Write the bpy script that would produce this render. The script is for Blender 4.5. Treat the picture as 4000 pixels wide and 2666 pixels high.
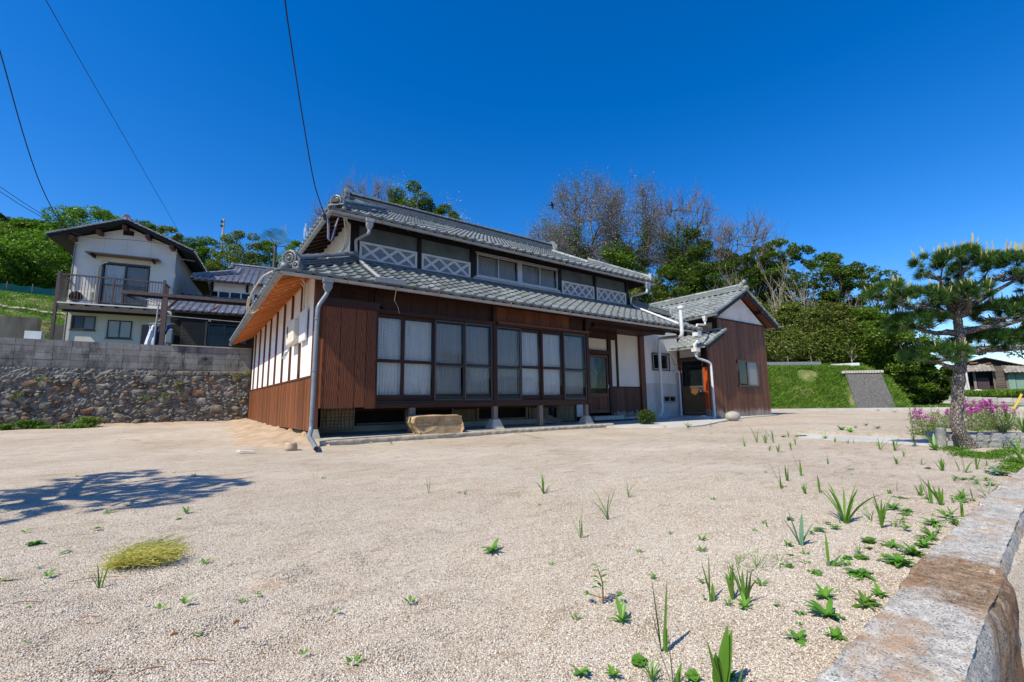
import bpy, math, random
import numpy as np
from mathutils import Vector, Matrix
random.seed(7); rng = np.random.default_rng(7)
for o in list(bpy.data.objects): bpy.data.objects.remove(o)
C = bpy.context.scene.collection
S = bpy.context.scene
PI = math.pi
R = math.radians
# ------------------------------------------------------------------ camera, sky, sun, exposure
CAMZ = 0.70
YAW, PITCH, ROLL, FPX = R(35.648), R(7.685), R(-0.647), 1751.2
cam = bpy.data.objects.new('camera', bpy.data.cameras.new('camera')); C.objects.link(cam); S.camera = cam
fw = Vector((math.sin(YAW)*math.cos(PITCH), math.cos(YAW)*math.cos(PITCH), math.sin(PITCH)))
r0 = Vector((math.cos(YAW), -math.sin(YAW), 0)); u0 = r0.cross(fw)
cr = math.cos(ROLL)*r0 + math.sin(ROLL)*u0; cu = -math.sin(ROLL)*r0 + math.cos(ROLL)*u0
cam.matrix_world = Matrix(((cr.x, cu.x, -fw.x, 0), (cr.y, cu.y, -fw.y, 0), (cr.z, cu.z, -fw.z, CAMZ), (0, 0, 0, 1)))
cam.data.sensor_width = 36; cam.data.lens = FPX/4000*36; cam.data.clip_start = 0.05; cam.data.clip_end = 3000
SUN_E, SUN_A = R(50.5), R(11)                      # elevation, and angle from -X towards -Y
world = bpy.data.worlds.new('World'); S.world = world; world.use_nodes = True
wn = world.node_tree; wn.nodes.clear()
sky = wn.nodes.new('ShaderNodeTexSky'); sky.sky_type = 'NISHITA'; sky.sun_disc = False
sky.sun_elevation = SUN_E; sky.sun_rotation = R(270) - SUN_A
sky.altitude = 300; sky.air_density = 1.0; sky.dust_density = 0.45; sky.ozone_density = 4.5
hs = wn.nodes.new('ShaderNodeHueSaturation'); hs.inputs['Saturation'].default_value = 1.38; hs.inputs['Hue'].default_value = 0.509; hs.inputs['Value'].default_value = 1.0
gm = wn.nodes.new('ShaderNodeGamma'); gm.inputs['Gamma'].default_value = 1.0
bg = wn.nodes.new('ShaderNodeBackground'); bg.inputs['Strength'].default_value = 0.148
wo = wn.nodes.new('ShaderNodeOutputWorld')
wn.links.new(sky.outputs[0], gm.inputs[0]); wn.links.new(gm.outputs[0], hs.inputs['Color']); wn.links.new(hs.outputs[0], bg.inputs[0]); wn.links.new(bg.outputs[0], wo.inputs[0])
sd = bpy.data.lights.new('sun', 'SUN'); sd.energy = 4.7; sd.angle = R(0.5); sd.color = (1.0, 0.93, 0.77)
sun = bpy.data.objects.new('sun', sd); C.objects.link(sun)
sv = Vector((-math.cos(SUN_E)*math.cos(SUN_A), -math.cos(SUN_E)*math.sin(SUN_A), math.sin(SUN_E)))
sun.rotation_euler = sv.to_track_quat('Z', 'Y').to_euler(); sun.location = (-20, -5, 30)
S.view_settings.view_transform = 'Standard'; S.view_settings.look = 'None'; S.view_settings.gamma = 1
S.view_settings.exposure = 0.4; S.view_settings.use_curve_mapping = False
S.render.engine = 'CYCLES'

def ray(x, y): return cr*((x-2000)/FPX) - cu*((y-1333)/FPX) + fw       # photograph pixel -> direction
def G(x, y, z=0.0):                                                    # where that line of sight meets the ground
    d = ray(x, y); t = (z-CAMZ)/d.z; return Vector((d.x*t, d.y*t, z))
def AT(x, y, t):
    d = ray(x, y); return Vector((d.x*t, d.y*t, CAMZ+d.z*t))

# ------------------------------------------------------------------ materials
class NT:
    def __init__(s, name):
        s.m = bpy.data.materials.new(name); s.m.use_nodes = True; s.t = s.m.node_tree
        s.p = s.t.nodes['Principled BSDF']; s.out = s.t.nodes['Material Output']; s._c = None
    def n(s, typ, **k):
        nd = s.t.nodes.new(typ)
        for a, v in k.items(): setattr(nd, a, v)
        return nd
    def l(s, a, b): s.t.links.new(a, b)
    def coord(s, kind='Object'):
        tc = s.n('ShaderNodeTexCoord'); return tc.outputs[kind]
    def pos(s): return s.n('ShaderNodeNewGeometry').outputs['Position']
    def mapped(s, vec, scale=(1, 1, 1), rnd=False):
        mp = s.n('ShaderNodeMapping'); mp.inputs['Scale'].default_value = scale; s.l(vec, mp.inputs['Vector'])
        if rnd:
            oi = s.n('ShaderNodeObjectInfo'); mu = s.n('ShaderNodeMath', operation='MULTIPLY'); mu.inputs[1].default_value = 37.0
            s.l(oi.outputs['Random'], mu.inputs[0]); cb = s.n('ShaderNodeCombineXYZ')
            for i in range(3): s.l(mu.outputs[0], cb.inputs[i])
            s.l(cb.outputs[0], mp.inputs['Location'])
        return mp.outputs[0]
    def noise(s, vec, scale=5, detail=4, rough=.6, dist=0):
        nz = s.n('ShaderNodeTexNoise'); nz.inputs['Scale'].default_value = scale; nz.inputs['Detail'].default_value = detail
        nz.inputs['Roughness'].default_value = rough; nz.inputs['Distortion'].default_value = dist; s.l(vec, nz.inputs['Vector']); return nz.outputs['Fac']
    def vor(s, vec, scale=5, feature='F1', out='Distance'):
        v = s.n('ShaderNodeTexVoronoi', feature=feature); v.inputs['Scale'].default_value = scale; s.l(vec, v.inputs['Vector']); return v.outputs[out]
    def ramp(s, fac, stops):
        r = s.n('ShaderNodeValToRGB'); e = r.color_ramp.elements
        while len(e) < len(stops): e.new(.5)
        for i, (p, c) in enumerate(stops): e[i].position = p; e[i].color = (*c, 1) if len(c) == 3 else c
        s.l(fac, r.inputs[0]); return r.outputs[0]
    def mix(s, a, b, fac, mode='MIX'):
        m = s.n('ShaderNodeMix', data_type='RGBA', blend_type=mode)
        for sock, v in ((m.inputs[0], fac), (m.inputs[6], a), (m.inputs[7], b)):
            if hasattr(v, 'is_output') or hasattr(v, 'links'): s.l(v, sock)
            elif isinstance(v, (int, float)): sock.default_value = v
            else: sock.default_value = (*v, 1)
        return m.outputs[2]
    def math(s, op, a, b=None):
        m = s.n('ShaderNodeMath', operation=op)
        for sock, v in ((m.inputs[0], a), (m.inputs[1], b)):
            if v is None: continue
            if hasattr(v, 'links'): s.l(v, sock)
            else: sock.default_value = v
        return m.outputs[0]
    def rnd(s, col, amt=.3):          # per-object brightness variation
        oi = s.n('ShaderNodeObjectInfo'); mr = s.n('ShaderNodeMapRange'); mr.inputs[3].default_value = 1-amt; mr.inputs[4].default_value = 1+amt
        s.l(oi.outputs['Random'], mr.inputs[0]); cb = s.n('ShaderNodeCombineXYZ')
        for i in range(3): s.l(mr.outputs[0], cb.inputs[i])
        return s.mix(col, cb.outputs[0], 1.0, 'MULTIPLY')
    def bump(s, h, strength=.3, dist=.01):
        b = s.n('ShaderNodeBump'); b.inputs['Strength'].default_value = strength; b.inputs['Distance'].default_value = dist
        s.l(h, b.inputs['Height']); s.l(b.outputs[0], s.p.inputs['Normal'])
    def fin(s, col, rough=.6, spec=.5, metal=0):
        if hasattr(col, 'links'): s.l(col, s.p.inputs['Base Color'])
        else: s.p.inputs['Base Color'].default_value = (*col, 1)
        s.p.inputs['Roughness'].default_value = rough; s.p.inputs['Specular IOR Level'].default_value = spec; s.p.inputs['Metallic'].default_value = metal
        return s.m

def plain(name, c1, c2=None, scale=6, rough=.6, bump=.15, rnd=0, spec=.4, metal=0, stretch=(1, 1, 1), bscale=40, world=False):
    k = NT(name); v = k.mapped(k.pos() if world else k.coord(), stretch, rnd > 0 and not world)
    if c2 is None: c2 = tuple(x*.72 for x in c1)
    f = k.noise(v, scale, 6, .62); col = k.ramp(f, [(.3, c2), (.68, c1)])
    if rnd: col = k.rnd(col, rnd)
    if bump: k.bump(k.noise(v, bscale, 4, .6), bump, .006)
    return k.fin(col, rough, spec, metal)

def wood(name, c1, c2, axis='Z', rough=.55, rnd=.28, knots=False, weather=None, gs=1.0, cath=False, spec=.22):
    k = NT(name)
    st = {'Z': (26*gs, 26*gs, 1.3), 'X': (1.3, 26*gs, 26*gs), 'Y': (26*gs, 1.3, 26*gs)}[axis]
    v = k.mapped(k.coord(), st, True)
    g = k.noise(v, 1.6, 6, .65, .4); col = k.ramp(g, [(.28, c2), (.5, tuple((a+b)/2 for a, b in zip(c1, c2))), (.72, c1)])
    if cath:
        w = k.n('ShaderNodeTexWave', wave_type='RINGS', rings_direction='SPHERICAL'); w.inputs['Scale'].default_value = 5.0
        w.inputs['Distortion'].default_value = 5.0; w.inputs['Detail'].default_value = 2; w.inputs['Detail Scale'].default_value = 1.0
        k.l(k.mapped(k.coord(), {'Z': (3.6, 3.6, .42), 'X': (.42, 3.6, 3.6), 'Y': (3.6, .42, 3.6)}[axis], True), w.inputs['Vector'])
        col = k.mix(col, k.ramp(w.outputs['Fac'], [(.25, tuple(x*.35 for x in c2)), (.75, tuple(min(1, x*1.25) for x in c1))]), .45)
    if knots:
        kv = k.mapped(k.coord(), (9, 9, 4.2), True); d = k.vor(kv, 1.0); m = k.ramp(d, [(.10, (1, 1, 1)), (.17, (0, 0, 0))])
        col = k.mix(col, tuple(x*.16 for x in c2), m)
    if weather:
        z = k.n('ShaderNodeSeparateXYZ'); k.l(k.pos(), z.inputs[0])
        wm = k.math('ADD', k.math('MULTIPLY', k.noise(k.mapped(k.pos(), (6, 6, .6)), 3, 4), .6), k.math('MULTIPLY', z.outputs[2], -1.0))
        wf = k.ramp(wm, [(weather[1]-.12+.0, (0, 0, 0)), (min(1, weather[1]+.2), (1, 1, 1))]); col = k.mix(col, weather[0], k.math('MULTIPLY', wf, .8))
    col = k.rnd(col, rnd); k.bump(g, .35, .003)
    return k.fin(col, rough, spec)

def leafmat(name, c1, c2, c3=None, scale=.8, transl=.35, rough=.5):
    k = NT(name); f = k.noise(k.pos(), scale, 3, .6)
    isl = k.n('ShaderNodeNewGeometry').outputs['Random Per Island']
    oi = k.n('ShaderNodeObjectInfo').outputs['Random']; f2 = k.math('ADD', k.math('MULTIPLY', f, .5), k.math('ADD', k.math('MULTIPLY', isl, .38), k.math('MULTIPLY', oi, .12)))
    st = [(.25, c2), (.62, c1)] if c3 is None else [(.22, c2), (.5, c1), (.72, c3)]
    col = k.ramp(f2, st); k.fin(col, rough, .35)
    tr = k.n('ShaderNodeBsdfTranslucent'); br = k.mix(col, (1.0, 1.25, .4), 1.0, 'MULTIPLY'); k.l(br, tr.inputs[0])
    mx = k.n('ShaderNodeMixShader'); mx.inputs[0].default_value = transl; k.l(k.p.outputs[0], mx.inputs[1]); k.l(tr.outputs[0], mx.inputs[2]); k.l(mx.outputs[0], k.out.inputs[0])
    return k.m

def glass(name, tint=(.8, .86, .88), haze=.0, ior=1.38, hazecol=(.5, .52, .52)):
    k = NT(name); t = k.t; fr = k.n('ShaderNodeFresnel'); fr.inputs[0].default_value = ior
    tr = k.n('ShaderNodeBsdfTransparent'); tr.inputs[0].default_value = (*tint, 1); gl = k.n('ShaderNodeBsdfGlossy'); gl.inputs['Roughness'].default_value = .02
    gl.inputs['Color'].default_value = (.9, .93, .95, 1)
    bb = k.n('ShaderNodeBump'); bb.inputs['Strength'].default_value = .06; bb.inputs['Distance'].default_value = .02; k.l(k.noise(k.coord(), 2.2, 2), bb.inputs['Height']); k.l(bb.outputs[0], gl.inputs['Normal'])
    mx = k.n('ShaderNodeMixShader'); k.l(fr.outputs[0], mx.inputs[0]); k.l(tr.outputs[0], mx.inputs[1]); k.l(gl.outputs[0], mx.inputs[2])
    last = mx
    if haze:
        df = k.n('ShaderNodeBsdfDiffuse'); df.inputs[0].default_value = (*hazecol, 1)
        m2 = k.n('ShaderNodeMixShader'); m2.inputs[0].default_value = haze; k.l(mx.outputs[0], m2.inputs[1]); k.l(df.outputs[0], m2.inputs[2]); last = m2
    k.l(last.outputs[0], k.out.inputs[0]); return k.m

MAT = {}
def gravel_mat():
    k = NT('gravel'); P = k.pos()
    cell = k.vor(P, 185, out='Color'); sep = k.n('ShaderNodeSeparateColor'); k.l(cell, sep.inputs[0])
    col = k.ramp(sep.outputs[0], [(0, (.24, .19, .145)), (.14, (.45, .38, .295)), (.45, (.59, .52, .425)), (.75, (.655, .59, .49)), (.93, (.745, .705, .625)), (1, (.36, .36, .38))])
    d = k.vor(P, 185); sh = k.ramp(d, [(0, (1, 1, 1)), (.55, (.93, .93, .93)), (.9, (.62, .58, .55))]); col = k.mix(col, sh, 1, 'MULTIPLY')
    big = k.ramp(k.noise(P, .55, 6, .7, .5), [(.3, (.80, .73, .66)), (.65, (1.04, 1.02, 1.0))]); col = k.mix(col, big, 1, 'MULTIPLY')
    med = k.ramp(k.noise(k.mapped(P, (1, 2.6, 1)), 3.2, 5, .7, .8), [(.30, (.74, .66, .57)), (.50, (1, 1, 1))]); col = k.mix(col, med, 1, 'MULTIPLY')
    oran = k.ramp(k.noise(P, .9, 4, .6), [(.62, (0, 0, 0)), (.8, (.55, .55, .55))]); col = k.mix(col, (.52, .35, .23), oran)
    h = k.math('ADD', k.math('MULTIPLY', d, -1.0), k.math('MULTIPLY', k.noise(P, 14, 4), .8)); k.bump(h, .8, .006)
    return k.fin(col, .85, .25)
MAT['gravel'] = gravel_mat()
def pebble_mat():
    k = NT('pebble'); oi = k.n('ShaderNodeObjectInfo')
    col = k.ramp(oi.outputs['Random'], [(0, (.23, .175, .13)), (.15, (.42, .345, .265)), (.5, (.565, .50, .405)), (.8, (.63, .575, .48)), (.95, (.72, .68, .60)), (1, (.34, .34, .37))])
    return k.fin(col, .8, .3)
MAT['pebble'] = pebble_mat()
MAT['soil'] = plain('soil', (.46, .355, .25), (.30, .205, .13), 3, .95, .5, bscale=60, world=True)
MAT['earth'] = plain('earth', (.09, .085, .035), (.045, .05, .02), 2, .95, .3, world=True)
MAT['tile'] = plain('roof_tile', (.18, .20, .20), (.095, .11, .115), 5, .42, .12, rnd=.30, spec=.45)
MAT['tile_new'] = plain('grey_roof_tile', (.30, .32, .305), (.18, .20, .195), 4, .55, .12, rnd=.30, spec=.4)
MAT['tile_blue'] = plain('blue_grey_roof_tile', (.25, .26, .31), (.14, .15, .19), 5, .38, .1, rnd=.2, spec=.5)
MAT['ridge'] = plain('ridge_tile', (.155, .175, .18), (.08, .095, .10), 8, .4, .15, rnd=.18)
MAT['gutter'] = plain('gutter_grey', (.34, .35, .35), (.25, .255, .255), 4, .45, .05)
MAT['gutter_dark'] = plain('gutter_slate', (.20, .215, .23), (.15, .16, .17), 4, .4, .05)
MAT['gutter_brown'] = plain('gutter_brown', (.10, .06, .05), (.06, .035, .03), 4, .4, .05)
MAT['rust'] = plain('rust', (.30, .13, .06), (.14, .06, .03), 20, .8, .2)
MAT['pvc'] = plain('white_pipe', (.66, .67, .66), (.55, .56, .55), 5, .45, .05)
MAT['pvc_cream'] = plain('cream_conduit', (.62, .58, .47), (.50, .46, .36), 5, .5, .05)
MAT['slatepipe'] = plain('slate_pipe', (.20, .225, .25), (.15, .17, .19), 5, .35, .05)
MAT['plaster'] = plain('white_plaster', (.80, .79, .77), (.72, .71, .69), 1.5, .85, .12, bscale=90, world=True)
MAT['plaster_old'] = plain('old_plaster', (.70, .66, .62), (.50, .45, .41), 1.7, .9, .2, bscale=60, world=True)
MAT['plaster_aged'] = plain('aged_white_plaster', (.66, .63, .58), (.56, .53, .49), 1.3, .9, .15, bscale=60, world=True)
MAT['slateplaster'] = plain('slate_plaster', (.11, .145, .165), (.06, .08, .09), 2.2, .8, .25, bscale=30, world=True)
MAT['namako_tile'] = plain('namako_tile', (.20, .225, .26), (.13, .15, .185), 9, .5, .2, world=True)
MAT['namako_white'] = plain('namako_plaster', (.60, .60, .60), (.50, .50, .51), 4, .8, .15, world=True)
MAT['conc'] = plain('concrete', (.50, .46, .385), (.33, .30, .25), 2.5, .9, .35, bscale=70, world=True)
MAT['conc_rough'] = plain('rough_concrete', (.52, .45, .34), (.27, .23, .17), 9, .95, .9, bscale=70, world=True)
MAT['conc_pale'] = plain('pale_concrete', (.52, .50, .46), (.38, .365, .34), 1.8, .9, .3, bscale=50, world=True)
MAT['siding'] = wood('reddish_cedar_board', (.25, .088, .032), (.07, .024, .011), knots=False, gs=1.2, rnd=.3)
MAT['siding_knot'] = wood('knotty_cedar_board', (.20, .074, .034), (.075, .028, .014), knots=True, rnd=.28, weather=((.30, .25, .21), -.10))
MAT['board'] = wood('aged_cedar_board', (.20, .066, .027), (.035, .012, .007), rnd=.25, cath=True, gs=1.3)
MAT['darkwood'] = wood('dark_timber', (.045, .016, .010), (.018, .009, .007), rnd=.2)
MAT['darkwoodX'] = wood('dark_timber_rail', (.05, .018, .011), (.02, .01, .008), axis='X', rnd=.2)
MAT['black_timber'] = wood('black_timber', (.022, .018, .018), (.008, .007, .007), rnd=.2)
MAT['redwood'] = wood('red_brown_timber', (.14, .045, .022), (.06, .02, .011), rnd=.12, spec=.4)
MAT['orangewood'] = wood('orange_timber', (.78, .30, .09), (.56, .18, .05), axis='X', rnd=.12)  # brightened, so light on the rafters is partly in the colour
MAT['orangesoffit'] = wood('shaded_orange_soffit_board', (.30, .085, .024), (.18, .05, .016), axis='Y', rnd=.12)  # darkened to paint in the shade between the rafters
MAT['redlacquer'] = wood('red_lacquer_post', (.55, .09, .015), (.25, .04, .01), rnd=.05, rough=.3)
MAT['greywood'] = wood('weathered_timber', (.26, .21, .18), (.10, .08, .07), rnd=.2)
MAT['palewood'] = wood('pale_board', (.24, .21, .12), (.10, .085, .05), rnd=.3)
MAT['sash'] = plain('bronze_sash', (.065, .055, .052), (.045, .038, .036), 4, .4, .03)
MAT['sash_silver'] = plain('silver_sash', (.50, .50, .50), (.38, .38, .38), 4, .4, .03, metal=.3)
MAT['white_paint'] = plain('white_paint', (.72, .73, .73), (.60, .61, .61), 4, .5, .03)
MAT['cream_plastic'] = plain('cream_plastic', (.74, .68, .57), (.68, .62, .51), 3, .45, .02)
MAT['black'] = plain('black_cable', (.012, .012, .014), (.006, .006, .008), 4, .5, 0)
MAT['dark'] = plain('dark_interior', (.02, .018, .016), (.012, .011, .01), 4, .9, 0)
MAT['brownmetal'] = plain('brown_metal', (.115, .075, .06), (.085, .055, .045), 4, .4, .02)
MAT['steel'] = plain('steel', (.45, .45, .46), (.33, .33, .34), 4, .35, .03, metal=.6)
MAT['mortar'] = plain('mortar', (.23, .225, .21), (.075, .075, .07), 7, .95, 1.0, bscale=30, world=True)
MAT['glass'] = glass('clear_glass', (.86, .88, .88))
MAT['glass_screen'] = glass('screened_glass', (.60, .62, .63))
MAT['glass_dark'] = glass('dark_glass', (.35, .38, .4), .12, hazecol=(.05, .07, .07))
MAT['glass_frost'] = glass('frosted_glass', (.6, .65, .65), .55, hazecol=(.42, .43, .42))
def curtain_mat(name, c, lace=True):
    k = NT(name); v = k.coord()
    w = k.n('ShaderNodeTexWave', bands_direction='Z'); w.inputs['Scale'].default_value = 11; w.inputs['Distortion'].default_value = 1.2; w.inputs['Detail'].default_value = 2; k.l(v, w.inputs['Vector'])
    col = k.ramp(w.outputs['Fac'], [(.35, tuple(x*.72 for x in c)), (.8, c)]) if lace else k.ramp(k.noise(v, 4), [(.3, tuple(x*.85 for x in c)), (.7, c)])
    k.fin(col, .9, .1); tr = k.n('ShaderNodeBsdfTranslucent'); tr.inputs[0].default_value = (*c, 1)
    mx = k.n('ShaderNodeMixShader'); mx.inputs[0].default_value = .12; k.l(k.p.outputs[0], mx.inputs[1]); k.l(tr.outputs[0], mx.inputs[2]); k.l(mx.outputs[0], k.out.inputs[0]); return k.m
MAT['curtain'] = curtain_mat('lace_curtain', (.92, .92, .91)); MAT['curtain2'] = curtain_mat('plain_curtain', (.9, .91, .91), False)
def stone_mat():
    k = NT('wall_stone'); oi = k.n('ShaderNodeObjectInfo'); v = k.pos()
    isl = k.n('ShaderNodeNewGeometry').outputs['Random Per Island']
    rr = k.math('FRACT', k.math('ADD', oi.outputs['Random'], isl))
    base = k.ramp(rr, [(0, (.09, .08, .065)), (.2, (.26, .15, .08)), (.35, (.17, .145, .11)), (.55, (.20, .19, .165)), (.75, (.27, .235, .18)), (.88, (.15, .10, .075)), (1, (.30, .295, .275))])
    col = k.mix(base, (.03, .03, .028), k.ramp(k.noise(v, 6, 6, .7), [(.45, (0, 0, 0)), (.68, (.85, .85, .85))]))
    col = k.mix(col, (.33, .33, .30), k.ramp(k.noise(v, 17, 5, .7), [(.58, (0, 0, 0)), (.7, (.5, .5, .5))]))
    k.bump(k.noise(v, 40, 6, .7), .8, .012); return k.fin(col, .9, .2)
MAT['stone'] = stone_mat()
def block_mat():
    k = NT('concrete_block'); v = k.pos()
    col = k.ramp(k.noise(v, 1.4, 6, .6), [(.3, (.17, .168, .16)), (.7, (.29, .285, .27))]); col = k.rnd(col, .16)
    st = k.ramp(k.noise(k.mapped(v, (2.4, 1, 1.1)), 1.3, 7, .75), [(.47, (0, 0, 0)), (.66, (.9, .9, .9))]); col = k.mix(col, (.045, .047, .042), st)
    k.bump(k.noise(v, 120, 3), .5, .004); return k.fin(col, .95, .2)
MAT['block'] = block_mat()
def granite_mat():
    k = NT('granite'); v = k.pos()
    gr = k.vor(v, 260, out='Color'); sp = k.n('ShaderNodeSeparateColor'); k.l(gr, sp.inputs[0])
    base = k.ramp(sp.outputs[0], [(0, (.10, .10, .11)), (.13, (.30, .29, .275)), (.4, (.46, .445, .41)), (.8, (.54, .52, .48)), (1, (.64, .61, .56))])
    big = k.ramp(k.noise(v, 22, 6, .7), [(.35, (.60, .585, .56)), (.62, (1.05, 1.03, 1.0))]); base = k.mix(base, big, 1, 'MULTIPLY')
    rust = k.ramp(k.noise(k.mapped(v, (1, 1.3, 1)), 4.2, 7, .66), [(.50, (0, 0, 0)), (.63, (.9, .9, .9))]); base = k.mix(base, (.36, .20, .085), k.math('MULTIPLY', rust, .72))
    dk = k.ramp(k.noise(v, 8.5, 7, .75), [(.55, (0, 0, 0)), (.74, (.7, .7, .7))]); base = k.mix(base, (.11, .095, .08), k.math('MULTIPLY', dk, .7))
    gx = k.n('ShaderNodeVectorMath', operation='DISTANCE'); k.l(v, gx.inputs[0]); gx.inputs[1].default_value = (2.28, .36, -.02)
    gf = k.math('ADD', k.math('MULTIPLY', gx.outputs['Value'], -1.5), k.math('ADD', k.math('MULTIPLY', k.noise(v, 9, 6, .7), 1.0), .35)); base = k.mix(base, k.ramp(k.noise(v, 34, 5, .7), [(.35, (.30, .17, .08)), (.65, (.80, .56, .36))]), k.math('MULTIPLY', k.ramp(gf, [(.20, (0, 0, 0)), (.50, (1, 1, 1))]), .9), 'MULTIPLY')
    lich = k.ramp(k.noise(k.mapped(v, (2.2, 5, 2)), 3.0, 5, .7), [(.6, (0, 0, 0)), (.68, (.9, .9, .9))]); base = k.mix(base, (.66, .60, .48), k.math('MULTIPLY', lich, .6))
    k.bump(k.math('ADD', k.noise(v, 60, 6, .7), k.math('MULTIPLY', k.noise(v, 260, 3), .4)), .55, .006); return k.fin(base, .85, .25)
MAT['granite'] = granite_mat()
MAT['sandstone'] = plain('tan_stone', (.50, .37, .21), (.24, .15, .075), 5, .9, .9, bscale=45, world=True)
MAT['boulder'] = plain('grey_boulder', (.42, .39, .35), (.28, .26, .235), 9, .8, .4, bscale=60)
def bark_mat():
    k = NT('pine_bark'); v = k.pos()
    d = k.vor(k.mapped(v, (1, 1, .45)), 42, 'DISTANCE_TO_EDGE'); n = k.noise(v, 60, 5, .7)
    col = k.ramp(d, [(.02, (.06, .05, .045)), (.12, (.27, .245, .225)), (.5, (.44, .41, .38))]); col = k.mix(col, k.ramp(n, [(.3, (.6, .55, .5)), (.7, (1.2, 1.15, 1.1))]), 1, 'MULTIPLY')
    k.bump(k.math('ADD', d, k.math('MULTIPLY', n, .3)), 1.0, .02); return k.fin(col, .95, .15)
MAT['bark'] = bark_mat()
MAT['bark_pale'] = plain('pale_bark', (.34, .30, .24), (.18, .15, .12), 8, .9, .3, world=True)
MAT['bark_dark'] = plain('dark_bark', (.16, .14, .105), (.08, .07, .055), 8, .9, .3, world=True)
MAT['leaf_dark'] = leafmat('leaf_dark', (.075, .125, .018), (.024, .05, .009), (.14, .20, .028))
MAT['leaf_mid'] = leafmat('leaf_mid', (.105, .18, .02), (.032, .07, .01), (.18, .27, .035))
MAT['leaf_bright'] = leafmat('leaf_bright', (.10, .20, .02), (.03, .08, .01), (.17, .29, .03))
MAT['leaf_olive'] = leafmat('leaf_olive', (.13, .15, .03), (.04, .05, .014), (.24, .25, .06))
MAT['leaf_bamboo'] = leafmat('leaf_bamboo', (.16, .20, .045), (.055, .085, .018), (.27, .29, .09))
MAT['wisteria'] = leafmat('wisteria_bloom', (.25, .19, .33), (.14, .11, .19), (.36, .29, .43), transl=.25)
MAT['bud'] = leafmat('orange_bud', (.34, .17, .10), (.2, .10, .06), (.45, .24, .15), transl=.25)
MAT['blossom'] = leafmat('white_blossom', (.50, .52, .40), (.25, .32, .14), (.62, .63, .52), transl=.2)
MAT['needle'] = leafmat('pine_needle', (.042, .11, .02), (.014, .042, .01), (.085, .18, .032), scale=3, transl=.2)
MAT['candle'] = plain('pine_candle', (.46, .43, .21), (.34, .31, .13), 12, .8, .2)
MAT['grass'] = leafmat('grass', (.12, .25, .022), (.05, .12, .012), (.26, .34, .06), scale=1.1, transl=.4)
MAT['straw'] = leafmat('straw', (.52, .46, .13), (.36, .31, .08), (.62, .56, .22), scale=4, transl=.3)
MAT['iris'] = leafmat('iris_leaf', (.11, .23, .03), (.055, .135, .02), (.17, .30, .05), scale=6, transl=.35, rough=.4)
MAT['iris_blue'] = leafmat('blue_green_leaf', (.13, .24, .15), (.085, .17, .10), (.18, .3, .2), scale=6, transl=.25, rough=.4)
MAT['weed'] = leafmat('weed_leaf', (.10, .25, .022), (.05, .14, .015), (.16, .33, .04), scale=6, transl=.3, rough=.4)
MAT['purple'] = leafmat('purple_petal', (.46, .04, .40), (.26, .02, .22), (.60, .10, .52), scale=9, transl=.3)
MAT['orange_leaf'] = leafmat('orange_leaf', (.62, .26, .03), (.42, .14, .02), (.6, .4, .06), scale=9, transl=.3)
MAT['blueflower'] = leafmat('blue_petal', (.25, .24, .6), (.16, .14, .42), scale=9)
MAT['whiteflower'] = leafmat('white_petal', (.75, .75, .72), (.6, .6, .55), scale=9)
MAT['net'] = plain('green_net', (.03, .20, .15), (.02, .12, .10), 4, .8, 0)
MAT['turq'] = plain('turquoise_plastic', (.05, .48, .42), (.04, .38, .34), 4, .4, 0)
MAT['yellow'] = plain('yellow_paint', (.62, .42, .05), (.5, .33, .04), 6, .5, .05)
MAT['cloth_white'] = plain('white_cloth', (.62, .64, .74), (.4, .43, .6), 6, .9, .1); MAT['cloth_navy'] = plain('navy_cloth', (.04, .05, .13), (.02, .025, .08), 8, .9, .1); MAT['cloth_blue'] = plain('blue_cloth', (.06, .12, .45), (.03, .07, .3), 8, .9, .1)
def corr(name, c1, c2, thr):
    k = NT(name); v = k.pos(); col = k.mix(c1, c2, k.ramp(k.noise(k.mapped(v, (1.2, 1.2, .45)), 1.6, 7, .72), [(thr-.09, (0, 0, 0)), (thr+.07, (1, 1, 1))])); k.bump(k.noise(v, 30, 4), .3, .01); return k.fin(k.rnd(col, .15), .7, .3)
MAT['rustsheet'] = corr('rusty_corrugated', (.45, .33, .27), (.23, .06, .025), .48); MAT['paleesheet'] = corr('pale_corrugated', (.50, .52, .52), (.33, .2, .12), .66); MAT['greensheet'] = corr('green_corrugated', (.20, .32, .26), (.2, .12, .1), .66)
MAT['marooon'] = plain('maroon_sheet', (.06, .032, .04), (.04, .022, .03), 3, .6, .05)
MAT['brick'] = plain('split_face_block', (.30, .30, .29), (.13, .135, .135), 14, .95, 1.0, bscale=50, rnd=.2)
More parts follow.
